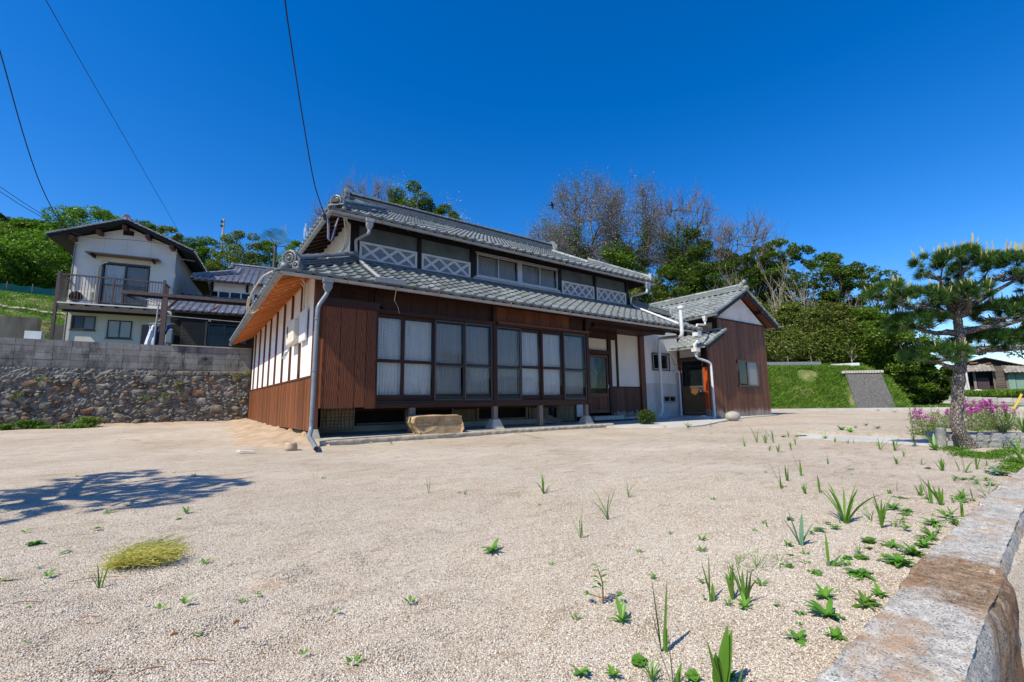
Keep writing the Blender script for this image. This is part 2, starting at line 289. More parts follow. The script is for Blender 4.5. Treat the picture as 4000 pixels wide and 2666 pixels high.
# ------------------------------------------------------------------ mesh helpers
OFF = {}
class MB:
    def __init__(s): s.v = []; s.f = []
    def add(s, vs, fs):
        b = len(s.v); s.v.extend([tuple(p) for p in vs]); s.f.extend([tuple(i+b for i in f) for f in fs]); return s
    def box(s, x0, x1, y0, y1, z0, z1, taper=0.0):
        t = taper
        return s.add([(x0, y0, z0), (x1, y0, z0), (x1, y1, z0), (x0, y1, z0), (x0+t, y0+t, z1), (x1-t, y0+t, z1), (x1-t, y1-t, z1), (x0+t, y1-t, z1)],
                     [(0, 3, 2, 1), (4, 5, 6, 7), (0, 1, 5, 4), (1, 2, 6, 5), (2, 3, 7, 6), (3, 0, 4, 7)])
    def beam(s, a, b, w, h, up=(0, 0, 1)):
        a = Vector(a); b = Vector(b); d = (b-a).normalized(); up = Vector(up); sd_ = d.cross(up)
        if sd_.length < 1e-4: sd_ = Vector((1, 0, 0))
        sd_.normalize(); u = sd_.cross(d).normalized(); sd_ *= w/2; u *= h/2
        vs = [a-sd_-u, a+sd_-u, a+sd_+u, a-sd_+u, b-sd_-u, b+sd_-u, b+sd_+u, b-sd_+u]
        return s.add(vs, [(0, 1, 2, 3), (4, 7, 6, 5), (0, 4, 5, 1), (1, 5, 6, 2), (2, 6, 7, 3), (3, 7, 4, 0)])
    def tube(s, pts, r, n=8, cap=True, wob=None):
        pts = [Vector(p) for p in pts]; rs = r if isinstance(r, (list, tuple)) else [r]*len(pts); b = len(s.v); px = None
        for i, p in enumerate(pts):
            d = (pts[min(i+1, len(pts)-1)]-pts[max(i-1, 0)]).normalized()
            if px is None: px = d.orthogonal().normalized()
            px = (px-d*px.dot(d)).normalized(); py = d.cross(px)
            for k in range(n):
                a = 2*PI*k/n; rr = rs[i]*(1+(wob(i, k) if wob else 0)); s.v.append(tuple(p+(px*math.cos(a)+py*math.sin(a))*rr))
        for i in range(len(pts)-1):
            for k in range(n): k2 = (k+1) % n; s.f.append((b+i*n+k, b+i*n+k2, b+(i+1)*n+k2, b+(i+1)*n+k))
        if cap: s.f.append(tuple(b+k for k in range(n-1, -1, -1))); s.f.append(tuple(b+(len(pts)-1)*n+k for k in range(n)))
        return s
    def prism(s, poly, a, b):                     # poly: list of 3D points, extruded by vector b-a given as vector a
        n = len(poly); e = Vector(a); p = [Vector(q) for q in poly]
        return s.add(p+[q+e for q in p], [tuple(range(n-1, -1, -1)), tuple(range(n, 2*n))]+[(i, (i+1) % n, n+(i+1) % n, n+i) for i in range(n)])
    def sphere(s, c, r, n=10, m=7, sc=(1, 1, 1)):
        b = len(s.v); c = Vector(c)
        for i in range(m+1):
            t = PI*i/m
            for k in range(n): a = 2*PI*k/n; s.v.append((c.x+r*sc[0]*math.sin(t)*math.cos(a), c.y+r*sc[1]*math.sin(t)*math.sin(a), c.z+r*sc[2]*math.cos(t)))
        for i in range(m):
            for k in range(n): k2 = (k+1) % n; s.f.append((b+i*n+k, b+(i+1)*n+k, b+(i+1)*n+k2, b+i*n+k2))
        return s
    def torus(s, c, ax, R_, r, a0=0, a1=2*PI, n=16, m=6, up=(0, 0, 1)):
        ax = Vector(ax).normalized(); u = Vector(up); u = (u-ax*u.dot(ax)).normalized(); w = ax.cross(u)
        return s.tube([Vector(c)+(u*math.cos(a0+(a1-a0)*i/n)+w*math.sin(a0+(a1-a0)*i/n))*R_ for i in range(n+1)], r, m)
    def disc(s, c, ax, r, th, n=14):
        c = Vector(c); ax = Vector(ax).normalized(); return s.tube([c-ax*th/2, c+ax*th/2], r, n)
    def mesh(s, name, smooth=False):
        me = bpy.data.meshes.new(name); me.from_pydata(s.v, [], s.f); me.update()
        if smooth:
            me.polygons.foreach_set('use_smooth', [True]*len(me.polygons)); me.update()
            try: me.set_sharp_from_angle(angle=R(40))
            except Exception: pass
        return me
    def build(s, name, mat, parent=None, smooth=False, bevel=0, kind=None):
        off = OFF.get(parent.name, Vector((0, 0, 0))) if parent else Vector((0, 0, 0))
        # origin in the middle of the piece, so procedural grain starts differently on each
        if not s.v: return None
        arr = np.array(s.v); c = Vector(arr.mean(0)) if parent else Vector((0, 0, 0))
        s.v = [tuple(p) for p in (arr-np.array(c))]
        me = s.mesh(name, smooth); me.materials.append(MAT[mat] if isinstance(mat, str) else mat)
        o = bpy.data.objects.new(name, me); C.objects.link(o); o.location = c-off; OFF[o.name] = c
        if parent: o.parent = parent
        if bevel:
            m = o.modifiers.new('bevel', 'BEVEL'); m.width = bevel; m.segments = 2; m.limit_method = 'ANGLE'
        if kind: o['kind'] = kind
        return o
def thing(name, label, cat, loc=(0, 0, 0), rz=0, group=None):
    o = bpy.data.objects.new(name, None); C.objects.link(o); o.location = loc; o.rotation_euler = (0, 0, rz); o.empty_display_size = .1
    OFF[o.name] = Vector(loc) if rz == 0 else Vector((0, 0, 0))
    return tag(o, label, cat, group)
def tag(o, label, cat, group=None):
    o['label'] = label; o['category'] = cat
    if group: o['group'] = group
    return o
def struct(o): o['kind'] = 'structure'; return o
def npmesh(name, verts, quads, mat, parent=None, kind=None, smooth=False):
    verts = np.asarray(verts, np.float32); quads = np.asarray(quads, np.int32); n = quads.shape[1]
    off = OFF.get(parent.name, Vector((0, 0, 0))) if parent else Vector((0, 0, 0)); verts = verts-np.array(off, np.float32)
    me = bpy.data.meshes.new(name); me.vertices.add(len(verts)); me.vertices.foreach_set('co', verts.ravel())
    me.loops.add(quads.size); me.loops.foreach_set('vertex_index', quads.ravel()); me.polygons.add(len(quads))
    me.polygons.foreach_set('loop_start', np.arange(0, quads.size, n, dtype=np.int32)); me.update(calc_edges=True)
    if smooth: me.polygons.foreach_set('use_smooth', [True]*len(quads))
    me.materials.append(MAT[mat]); o = bpy.data.objects.new(name, me); C.objects.link(o); OFF[o.name] = off
    if parent: o.parent = parent
    if kind: o['kind'] = kind
    return o
def place(me, name, parent, M4):
    o = bpy.data.objects.new(name, me); C.objects.link(o); off = OFF.get(parent.name, Vector((0, 0, 0)))
    o.parent = parent; M4 = M4.copy(); M4.translation = M4.translation-off; o.matrix_local = M4; return o
def pieces(name, items, limit=300, stuff=None):
    """items: (parent, matrix, mesh). The nearest ones become objects of their own, the rest one mesh per parent."""
    items = sorted(items, key=lambda it: (it[1].translation-Vector((0, 0, CAMZ))).length if not it[0].get('_rot') else it[1].translation.y)
    for p, m, me in items[:limit]: place(me, name, p, m)
    rest = {}
    for p, m, me in items[limit:]: rest.setdefault((p.name, me.materials[0].name), []).append((p, m, me))
    for key, lst in rest.items():
        V = []; F = []; b = 0
        for p, m, me in lst:
            co = np.empty(len(me.vertices)*3, np.float32); me.vertices.foreach_get('co', co); co = co.reshape(-1, 3)
            A = np.array(m); V.append(co@A[:3, :3].T+A[:3, 3]); F.extend([tuple(i+b for i in pl.vertices) for pl in me.polygons]); b += len(co)
        V = np.concatenate(V); p = lst[0][0]; off = OFF.get(p.name, Vector((0, 0, 0))); me2 = bpy.data.meshes.new(stuff or name+'s')
        me2.from_pydata((V-np.array(off)).tolist(), [], F); me2.materials.append(lst[0][2].materials[0]); o = bpy.data.objects.new(stuff or name+'s', me2); C.objects.link(o); o.parent = p; o['kind'] = 'stuff'
def TR(x, y, z): return Matrix.Translation((x, y, z))
def basis(o, u, v, n): return Matrix(((u[0], v[0], n[0], o[0]), (u[1], v[1], n[1], o[1]), (u[2], v[2], n[2], o[2]), (0, 0, 0, 1)))

# ------------------------------------------------------------------ kawara tiles
TW, TL = .265, .235
def tile_profile(n=9):
    pr = []
    for i in range(n+1):
        x = -.01+(.29)*i/n
        z = -.020*math.sin(PI*max(0, min(1, x/.185))) if x < .185 else .036*math.sin(PI*min(1, (x-.185)/.095))
        pr.append((x, z))
    return pr
def tile_mesh(mat, eave=False):
    m = MB(); pr = tile_profile(); n = len(pr); L = TL+.03
    vs = [(x, 0, z+.040) for x, z in pr]+[(x, L, z+.010) for x, z in pr]+[(x, 0, z+.016) for x, z in pr]
    fs = [(i, i+1, n+i+1, n+i) for i in range(n-1)]+[(2*n+i, 2*n+i+1, i+1, i) for i in range(n-1)]
    m.add(vs, fs)
    if eave:
        vs = [(x, -.004, z+.042) for x, z in pr]+[(x, -.004, z*1.2-.03) for x, z in pr]+[(x, .03, z*1.2-.03) for x, z in pr]
        m.add(vs, [(n+i, n+i+1, i+1, i) for i in range(n-1)]+[(2*n+i, 2*n+i+1, n+i+1, n+i) for i in range(n-1)])
        m.sphere((.233, -.012, .035), .052, 10, 6, (1, .55, 1))
    me = m.mesh('eave_tile' if eave else 'roof_tile', True); me.materials.append(MAT[mat]); return me
TILE = {k: tile_mesh(k) for k in ('tile', 'tile_new', 'tile_blue')}
ETILE = {k: tile_mesh(k, True) for k in ('tile', 'tile_new', 'tile_blue')}
def tile_field(parent, o, u, v, wid, length, inside, kind='tile', jit=.004, eave=True):
    u = Vector(u).normalized(); v = Vector(v).normalized(); n = u.cross(v).normalized(); o = Vector(o); out = []
    for j in range(int(length/TL+.999)):
        for i in range(int(wid/TW)):
            if not inside((i+.5)*TW, (j+.6)*TL): continue
            p = o+u*(i*TW)+v*(j*TL)+n*random.uniform(0, jit); a = random.uniform(-.012, .012)
            uu = (u+v*a).normalized(); vv = (v-u*a).normalized()
            out.append((parent, basis(p, uu, vv, n), (ETILE if (j == 0 and eave) else TILE)[kind]))
    return out
def cap_mesh(mat, r=.085, L=.27):
    m = MB(); n = 8
    for y0, y1, rr in ((0, L-.035, r), (L-.035, L, r*1.13)):
        vs = [(math.cos(PI*i/n)*rr, y, math.sin(PI*i/n)*rr) for y in (y0, y1) for i in range(n+1)]
        m.add(vs, [(i, n+1+i, n+2+i, i+1) for i in range(n)]); m.add([v for v in vs if v[1] == y0], [tuple(range(n+1))]); m.add([v for v in vs if v[1] == y1], [tuple(range(n, -1, -1))])
    me = m.mesh('cap_tile', True); me.materials.append(MAT[mat]); return me
CAP = {k: cap_mesh(k) for k in ('ridge', 'tile_new', 'tile_blue', 'tile')}
def ridge(parent, a, b, layers=3, w=.24, mat='ridge', capmat='ridge', caps=True, drop=0, capr=1.0):
    """stacked noshi tiles with a row of round cap tiles along the top, from a to b (base line)"""
    a = Vector(a); b = Vector(b); d = (b-a); L = d.length; d.normalize(); sd_ = d.cross(Vector((0, 0, 1))).normalized(); up = sd_.cross(d).normalized(); seg = .27
    rg = MB()
    for k in range(layers):
        ww = w-.028*k; h0 = .045*k
        nseg = max(1, int(L/seg))
        for i in range(nseg):
            p0 = a+d*(i*L/nseg+.003+(.5*seg*(k % 2) if i else 0)); p1 = a+d*((i+1)*L/nseg-.003+(.5*seg*(k % 2) if i < nseg-1 else 0)); off = up*(h0+.016+random.uniform(-.002, .002))
            rg.beam(p0+off, p1+off, ww+random.uniform(-.004, .004), .032, up)
    rb = MB().beam(a-d*.002, b, w*.6, .045*layers*2-.02, up); 
    r_ = rg.build('ridge_course', mat, parent)
    if r_ is None: r_ = parent
    else: rb.build('ridge_core', 'black_timber', r_)
    items = []
    if caps:
        n = max(1, int(L/.26))
        for i in range(n):
            p = a+d*(i*L/n)+up*(.045*layers+.005); items.append((r_, basis(p, (sd_*capr), d*(L/n/.26), up*capr), CAP[capmat]))
    return items
def clips(parent, a, b, z, n, side):                 # small half-round clips along a ridge side
    m = MB(); a = Vector(a); b = Vector(b)
    me = m.box(-.02, .02, -.035, .035, 0, .03).mesh('ridge_clip'); me.materials.append(MAT['ridge'])
    for i in range(n):
        p = a.lerp(b, (i+.5)/n); place(me, 'ridge_clip', parent, TR(p.x, p.y, p.z+z))
def onigawara(parent, c, ax, s=1.0, mat='ridge', ball=True):
    """ornamental ridge end: round plate with a raised rim, petals, two scroll shoulders and a ball in front"""
    c = Vector(c); ax = Vector(ax).normalized(); up = Vector((0, 0, 1)); sd_ = ax.cross(up).normalized(); m = MB()
    pl = [c+sd_*(x*s)+up*(z*s) for x, z in ((-.24, -.10), (-.25, .02), (-.19, .10), (-.17, .22), (-.10, .32), (0, .355), (.10, .32), (.17, .22), (.19, .10), (.25, .02), (.24, -.10), (.1, -.06), (-.1, -.06))]
    m.prism(pl, -ax*.10*s, None)
    m.torus(c+up*.16*s+ax*.01*s, ax, .145*s, .028*s, n=22); m.torus(c+up*.16*s+ax*.015*s, ax, .085*s, .016*s, n=18)
    for k in range(12):
        a = 2*PI*k/12; m.sphere(c+up*.16*s+ax*.02*s+(sd_*math.cos(a)+up*math.sin(a))*.112*s, .014*s, 6, 4)
    m.sphere(c+up*.15*s+ax*.02*s, .035*s, 8, 6)
    for sg in (-1, 1):
        m.torus(c+sd_*(.16*sg*s)+up*.0*s+ax*.02*s, ax, .062*s, .026*s, n=14); m.sphere(c+sd_*(.16*sg*s)+ax*.03*s, .03*s, 8, 6)
        m.tube([c+sd_*(.20*sg*s)+up*.05*s, c+sd_*(.22*sg*s)+up*.13*s, c+sd_*(.17*sg*s)+up*.2*s], [.03*s, .024*s, .012*s], 6)
    o = m.build('ornamental_end_tile', mat, parent, smooth=True)
    if ball:
        b = MB().sphere(c+ax*.13*s-up*.06*s, .095*s, 14, 10); b.tube([c-ax*.02*s-up*.06*s, c+ax*.13*s-up*.06*s], .085*s, 12); b.build('ball_end_cap', mat, o, smooth=True)
    return o
def slab(parent, name, poly, th, mat):
    """roof deck: polygon plus thickness downwards"""
    p = [Vector(q) for q in poly]; n = (p[1]-p[0]).cross(p[2]-p[0]).normalized()
    if n.z < 0: p = p[::-1]; n = -n
    m = MB(); k = len(p); m.add([q for q in p]+[q-n*th for q in p], [tuple(range(k)), tuple(range(2*k-1, k-1, -1))]+[(i, k+i, k+(i+1) % k, (i+1) % k) for i in range(k)])
    return m.build(name, mat, parent)
def gutter(parent, a, b, r=.052, mat='gutter', joints=1.8, name='gutter'):
    a = Vector(a); b = Vector(b); d = (b-a).normalized(); L = (b-a).length; sd_ = d.cross(Vector((0, 0, 1))).normalized(); n = 8; m = MB()
    vs = []
    for p in (a, b):
        for rr in (r, r*.86):
            for i in range(n+1): t = PI*i/n; vs.append(p+sd_*math.cos(t)*rr-Vector((0, 0, 1))*math.sin(t)*rr*.95)
    k = n+1
    fs = [(i, i+1, 2*k+i+1, 2*k+i) for i in range(n)]+[(k+i+1, k+i, 3*k+i, 3*k+i+1) for i in range(n)]+[(0, 2*k, 3*k, k), (n, k+n, 3*k+n, 2*k+n)]+[(i+1, i, k+i, k+i+1) for i in range(n)]+[(2*k+i, 2*k+i+1, 3*k+i+1, 3*k+i) for i in range(n)]
    m.add(vs, fs); g = m.build(name, mat, parent, smooth=True)
    j = MB()
    for i in range(1, int(L/joints)+1):
        p = a+d*(i*joints-.4*joints)
        j.tube([p+d*t for t in (-.006, .006)], r*1.05, 12)
    if j.v: j.build('gutter_joint', 'rust', g)
    for p in (a, b):
        e = MB(); e.add([p+sd_*math.cos(PI*i/n)*r*.98-Vector((0, 0, 1))*math.sin(PI*i/n)*r*.93 for i in range(n+1)], [tuple(range(n+1))]); e.build('gutter_end', mat, g)
    return g
def hopper(parent, c, s=1.0, mat='gutter'):
    x, y, z = c; m = MB(); m.box(x-.085*s, x+.085*s, y-.07*s, y+.07*s, z-.02*s, z+.06*s); m.box(x-.07*s, x+.07*s, y-.055*s, y+.055*s, z-.10*s, z-.02*s)
    m.add([(x-.07*s, y-.055*s, z-.10*s), (x+.07*s, y-.055*s, z-.10*s), (x+.07*s, y+.055*s, z-.10*s), (x-.07*s, y+.055*s, z-.10*s), (x-.035*s, y-.03*s, z-.18*s), (x+.035*s, y-.03*s, z-.18*s), (x+.035*s, y+.03*s, z-.18*s), (x-.035*s, y+.03*s, z-.18*s)], [(0, 1, 5, 4), (1, 2, 6, 5), (2, 3, 7, 6), (3, 0, 4, 7), (4, 5, 6, 7)])
    return m.build('rainwater_hopper', mat, parent, bevel=.006)
def smooth_path(pts, n=4, rad=.06):
    """polyline with rounded corners"""
    pts = [Vector(p) for p in pts]; out = [pts[0]]
    for i in range(1, len(pts)-1):
        p = pts[i]; a = (pts[i-1]-p); b = (pts[i+1]-p); r = min(rad, a.length*.45, b.length*.45); a.normalize(); b.normalize(); s0 = p+a*r; s1 = p+b*r
        for k in range(n+1): t = k/n; out.append(s0*(1-t)**2+p*2*t*(1-t)+s1*t*t)
    return out+[pts[-1]]
def pipe(parent, name, pts, r, mat, rad=.07, bands=None):
    o = MB().tube(smooth_path(pts, 5, rad), r, 12).build(name, mat, parent, smooth=True)
    if bands:
        for c in bands: m = MB(); m.tube([Vector(c)+Vector((0, 0, -.012)), Vector(c)+Vector((0, 0, .012))], r*1.12, 12); m.build('pipe_band', mat, o)
    return o
def window(parent, name, x0, x1, z0, z1, y, fw_=.04, mat='sash', panes='glass', rails=(), mull=(), depth=.035, curtain=None, pane_mats=None, sill=False, back=.25):
    """window in a plane y=const, looking towards -Y"""
    m = MB(); m.box(x0, x0+fw_, y-depth, y+depth, z0, z1); m.box(x1-fw_, x1, y-depth, y+depth, z0, z1); m.box(x0+fw_, x1-fw_, y-depth, y+depth, z0, z0+fw_*1.2); m.box(x0+fw_, x1-fw_, y-depth, y+depth, z1-fw_, z1)
    fr = m.build(name, mat, parent, bevel=.003)
    xs = [x0+fw_]+sorted([q for q in mull])+[x1-fw_]
    for q in mull: MB().box(q-fw_*.45, q+fw_*.45, y-depth*.9, y+depth*.9, z0+fw_*1.2, z1-fw_).build('mullion', mat, fr)
    for q in rails: MB().box(x0+fw_, x1-fw_, y-depth*.8, y+depth*.8, q-fw_*.4, q+fw_*.4).build('rail', mat, fr)
    for i in range(len(xs)-1):
        pm = pane_mats[i] if pane_mats else panes
        a, b = xs[i]+(fw_*.45 if i else 0), xs[i+1]-(fw_*.45 if i < len(xs)-2 else 0); yy = y+(.006 if i % 2 else -.006)
        m = MB(); m.add([(a, yy, z0+fw_*1.2), (b, yy, z0+fw_*1.2), (b, yy, z1-fw_), (a, yy, z1-fw_)], [(0, 1, 2, 3)]); m.build('pane', pm, fr)
    if curtain: curtain_mesh(fr, x0+fw_, x1-fw_, z0+.02, z1-.03, y+.09, curtain)
    return fr
def curtain_mesh(parent, x0, x1, z0, z1, y, mat='curtain', amp=.018, per=.055, name='curtain', seed=None):
    rr = random.Random(seed or int((x0*97+z0*31)*100)); n = int((x1-x0)/.011)+2; V = []; F = []; ph = 0; rows = 6
    phs = []
    for i in range(n): ph += .011/per*2*PI*(.55+.9*rr.random()); phs.append(ph)
    for j in range(rows):
        t = j/(rows-1)
        for i in range(n): V.append((x0+(x1-x0)*i/(n-1), y+amp*(.55+.45*(1-t))*math.sin(phs[i]+.25*math.sin(t*3+i*.05))+.006*math.sin(i*.4+t*5), z0+(z1-z0)*t))
    for j in range(rows-1):
        for i in range(n-1): a = j*n+i; F.append((a, a+1, a+n+1, a+n))
    m = MB(); m.add(V, F); return m.build(name, mat, parent, smooth=True)
def boards(parent, name, x0, x1, z0, z1, y, n, mat, th=.018, gap=.004, jit=.1, topf=None, botf=None, facing=-1, axis='x'):
    """vertical boards side by side; axis x: in plane y, axis y: in plane x=y argument"""
    w = (x1-x0)/n; cuts = [x0]+[x0+w*(i+random.uniform(-jit, jit)) for i in range(1, n)]+[x1]
    for i in range(n):
        a, b = cuts[i]+gap/2, cuts[i+1]-gap/2; t = th+random.uniform(0, .004); za = z0 if botf is None else botf((a+b)/2); 
        zl, zr = (z1, z1) if topf is None else (topf(a), topf(b)); m = MB()
        f = facing
        if axis == 'x': pl = [(a, y, za), (b, y, za), (b, y, zr), (a, y, zl)]; ext = (0, f*t, 0)
        else: pl = [(y, a, za), (y, b, za), (y, b, zr), (y, a, zl)]; ext = (f*t, 0, 0)
        if (f < 0) == (axis == 'x'): pl = pl
        m.prism(pl, ext, None); m.build(name, mat, parent)
# ================================================================== SETTING: ground
def fbm(x, y, s=0):
    return (math.sin(x*1.3+s)*math.cos(y*1.7+s*2)+.5*math.sin(x*3.1+y*2.3+s)+.25*math.sin(x*7.3-y*5.9+s*3))/1.75
def ground_h(x, y):
    h = .014*fbm(x*.9, y*.9)+.008*fbm(x*3, y*3, 2)+.0035*fbm(x*8, y*8, 4)
    near = max(0, 1-abs(x-.6-.18*y)/.5)  # faint tyre ridges in the loose gravel
    for (ax, ay, bx, by, a) in RUTS:
        px, py = x-ax, y-ay; dx, dy = bx-ax, by-ay; L2 = dx*dx+dy*dy; t = max(0, min(1, (px*dx+py*dy)/L2)); d = math.hypot(px-dx*t, py-dy*t)
        if d < .18: h += a*1.5*math.cos(d/.18*PI/2)**2*(.6+.4*math.sin(t*23))*math.sin(PI*min(1, max(.02, t)))
        elif d < .36: h -= a*.6*math.sin((d-.18)/.18*PI)
    return h
RUTS = [(.05, 2.0, 1.0, 2.35, .018), (.1, 1.15, .75, 1.45, .012), (-2.0, 10.2, -.4, 12.6, .03), (1.6, 2.2, 3.2, 3.3, .012), (-.3, 1.9, .8, 1.7, .012), (3, 6.2, 7, 5.2, .012), (2.2, 5.0, 6.0, 4.3, .012), (-.9, 1.5, .3, 2.1, .010)]
def grid_sheet(name, xs, ys, hf, mat):
    V = [(x, y, hf(x, y)) for y in ys for x in xs]; n = len(xs)
    F = [(j*n+i, j*n+i+1, (j+1)*n+i+1, (j+1)*n+i) for j in range(len(ys)-1) for i in range(n-1)]
    return npmesh(name, V, F, mat, smooth=True)
xs = np.concatenate([np.linspace(-900, -30, 8), np.linspace(-26, -4, 12), np.arange(-3.5, 6, .07), np.arange(6, 14, .14), np.linspace(15, 60, 30), np.linspace(80, 900, 8)])
ys = np.concatenate([np.linspace(-300, -8, 8), np.linspace(-5, .2, 8), np.arange(.32, 6, .06), np.arange(6, 9, .12), np.arange(9.2, 20, .4), np.linspace(21, 60, 12), np.linspace(90, 900, 8)])
def yard_h(x, y):
    if y < .34 and x < 20: return -.9 if y < .25 else -.5
    if y > 20 or x > 35 or x < -12: return -.03 - (.3 if (y > 21 or x > 40) else 0)
    e = max(0, (y-9)/10)*.11 if x < 3 else 0
    return ground_h(x, y)+e
struct(grid_sheet('gravel_yard', xs, ys, yard_h, 'gravel'))
# bare soil against the side wall and the foot of the stone wall
def soil_h(x, y):
    d = max(0, (x-.55+.12*fbm(y*1.3, 3))/1.2); return -.03+.20*min(1, d)*(.55+.3*(1 if y > 8.6 else 0))+.035*fbm(x*3.7, y*2.9, 1)*min(1, d*2)+max(0, (y-9)/10)*.07
struct(grid_sheet('soil_bank', np.arange(.25, 2.0, .05), np.arange(7.55, 18.9, .07), lambda x, y: soil_h(x, y) - (max(0, (8.35-y)/.6)*.09 + (max(0, 8.0-y)*.3)), 'soil'))
struct(grid_sheet('soil_strip', np.arange(-4.5, 1.6, .1), np.arange(17.3, 18.9, .08), lambda x, y: yard_h(x, y)-.03+.09*max(0, (y-17.5+.3*fbm(x, 1))/1.4)+.02*fbm(x*4, y*4), 'soil'))
# concrete slab under the eaves, its rough kerb, the broad apron by the annex
def flat(name, poly, z, mat, th=.0):
    m = MB(); p = [(x, y, z) for x, y in poly]; m.prism([(x, y, z-th) for x, y in poly], (0, 0, th), None) if th else m.add(p, [tuple(range(len(p)))]); return m.build(name, mat)
def slab_kerb():
    pts = [(1.80, 7.96), (2.35, 8.04), (2.94, 8.11), (3.8, 8.14), (4.8, 8.18), (5.8, 8.22), (6.8, 8.27), (7.8, 8.31), (8.36, 8.335), (9.3, 8.36)]
    V = []; F = []; top = .088; n = 0
    fine = []
    for (x0, y0), (x1, y1) in zip(pts, pts[1:]):
        k = int((x1-x0)/.06)
        for i in range(k): t = i/k; fine.append((x0+(x1-x0)*t, y0+(y1-y0)*t))
    fine.append(pts[-1]); nn = len(fine)
    for r_ in range(7):
        for (x, y) in fine:
            j = .012*fbm(x*9, r_*2.1)+random.uniform(-.006, .006)
            if r_ < 4: V.append((x+(0 if x > 1.81 else j), y-.012*(1-abs(r_-1.5)/1.5)+j-.01, top*(r_/3)-.02*(r_ == 0)))
            elif r_ == 4: V.append((x, y+.035+j, top+.002))
            elif r_ == 5: V.append((x, y+.14+j, top+.003))
            else: V.append((x, 10.45, top+.004))
    F = [(r_*nn+i, r_*nn+i+1, (r_+1)*nn+i+1, (r_+1)*nn+i) for r_ in range(6) for i in range(nn-1)]
    o = npmesh('slab_kerb', V, F, 'conc_rough'); struct(o)
    e = MB(); e.prism([(1.80, 7.97, 0), (1.80, 8.75, 0), (1.80, 8.75, .086), (1.80, 7.97, .086)], (.02, 0, 0), None); struct(e.build('slab_end', 'conc_rough'))
    struct(flat('concrete_slab', [(1.9, 8.10), (2.94, 8.22), (8.36, 8.45), (9.4, 8.47), (9.4, 10.45), (1.9, 10.45)], .097, 'conc'))
slab_kerb()
struct(flat('concrete_apron', [(9.0, 8.35), (9.35, 7.75), (9.75, 7.15), (10.2, 6.75), (11.0, 6.8), (11.9, 7.1), (13.3, 7.6), (14.7, 8.05), (17, 8.6), (20.0, 8.95), (20.0, 9.2), (15.3, 9.2), (15.3, 10.5), (9.0, 10.5)], .035, 'conc_pale', .06))
struct(flat('door_step', [(14.55, 8.95), (15.32, 8.95), (15.32, 10.5), (14.55, 10.5)], .10, 'conc_pale', .07))
struct(flat('entrance_step', [(10.2, 9.9), (11.55, 9.9), (11.55, 10.45), (10.2, 10.45)], .21, 'conc', .12))
struct(flat('wall_footing', [(11.56, 10.15), (13.1, 10.15), (13.1, 10.45), (11.56, 10.45)], .15, 'conc', .07))

# ================================================================== FARMHOUSE
H = thing('farmhouse', 'large old two storey farmhouse with grey tiled roofs, dark timber veranda and white lattice panels', 'house', (1.757, 8.6, 0))
def P(name, mat, *boxes, parent=None, **k):
    m = MB()
    for b in boxes: m.box(*b)
    return m.build(name, mat, parent or H, **k)
# --- core walls
P('rear_wall', 'plaster', (1.757, 13.3, 18.55, 18.7, 0, 3.6)); P('east_wall', 'plaster', (13.2, 13.35, 10.6, 18.55, 0, 3.6))
P('ceiling', 'darkwood', (1.8, 13.2, 8.64, 18.5, 2.98, 3.02)); P('floor_structure', 'dark', (1.9, 13.2, 10.5, 18.5, .5, .6))
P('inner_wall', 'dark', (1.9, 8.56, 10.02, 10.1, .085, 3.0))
# --- left side wall: white bays over a cedar dado
Ys = [9.83, 10.86, 11.88, 13.0, 14.13, 15.27, 16.45, 17.67]
SW = P('side_wall', 'plaster', (1.775, 1.86, 8.66, 18.5, 1.2, 3.22))
for q in Ys: P('wall_batten', 'redwood', (1.735, 1.776, q-.038, q+.038, 1.2, 3.20), parent=SW)
P('dado_rail', 'redwood', (1.722, 1.80, 8.62, 18.5, 1.17, 1.20))
P('wall_plate', 'orangewood', (1.74, 1.80, 8.5, 18.55, 3.10, 3.17))
def sbot(y): return .235-.145*(y-8.6)/10
y = 8.62; k = 0
while y < 18.5:
    w = .13+random.uniform(-.008, .008); y1 = min(18.5, y+w); x = 1.742-random.uniform(0, .006)
    MB().box(x, 1.765, y+.003, y1-.003, sbot(y)-.012*random.random(), 1.172).build('siding_board', 'siding', H); y = y1
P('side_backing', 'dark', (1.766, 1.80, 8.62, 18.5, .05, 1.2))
for q in np.arange(8.75, 12.4, .42): P('foundation_board', 'white_paint', (1.80, 1.815, q, q+.41, .0, .26))
for q in (8.95, 10.3, 11.8, 14.0): MB().sphere((1.76, q, .07), .14, 9, 6, (.7, 1.1, 1)).build('foundation_stone', 'sandstone', H)
P('corner_post', 'redwood', (1.735, 1.87, 8.49, 8.62, .22, 3.0), bevel=.006)
m = MB(); m.add([(1.70, 8.44, 0), (1.95, 8.44, 0), (1.95, 8.72, 0), (1.70, 8.72, 0), (1.76, 8.49, .26), (1.88, 8.49, .26), (1.88, 8.64, .26), (1.76, 8.64, .26)], [(0, 1, 5, 4), (1, 2, 6, 5), (2, 3, 7, 6), (3, 0, 4, 7), (4, 5, 6, 7)]); m.build('post_base_stone', 'conc', H, bevel=.01)
P('lower_corner_post', 'greywood', (1.78, 1.86, 8.52, 8.62, .2, .62))
P('far_corner_post', 'darkwood', (1.73, 1.86, 18.42, 18.58, .05, 3.2))
m = MB(); m.beam((1.77, 18.5, 2.75), (1.15, 18.75, 2.84), .09, .12); m.build('eave_bracket', 'darkwoodX', H)
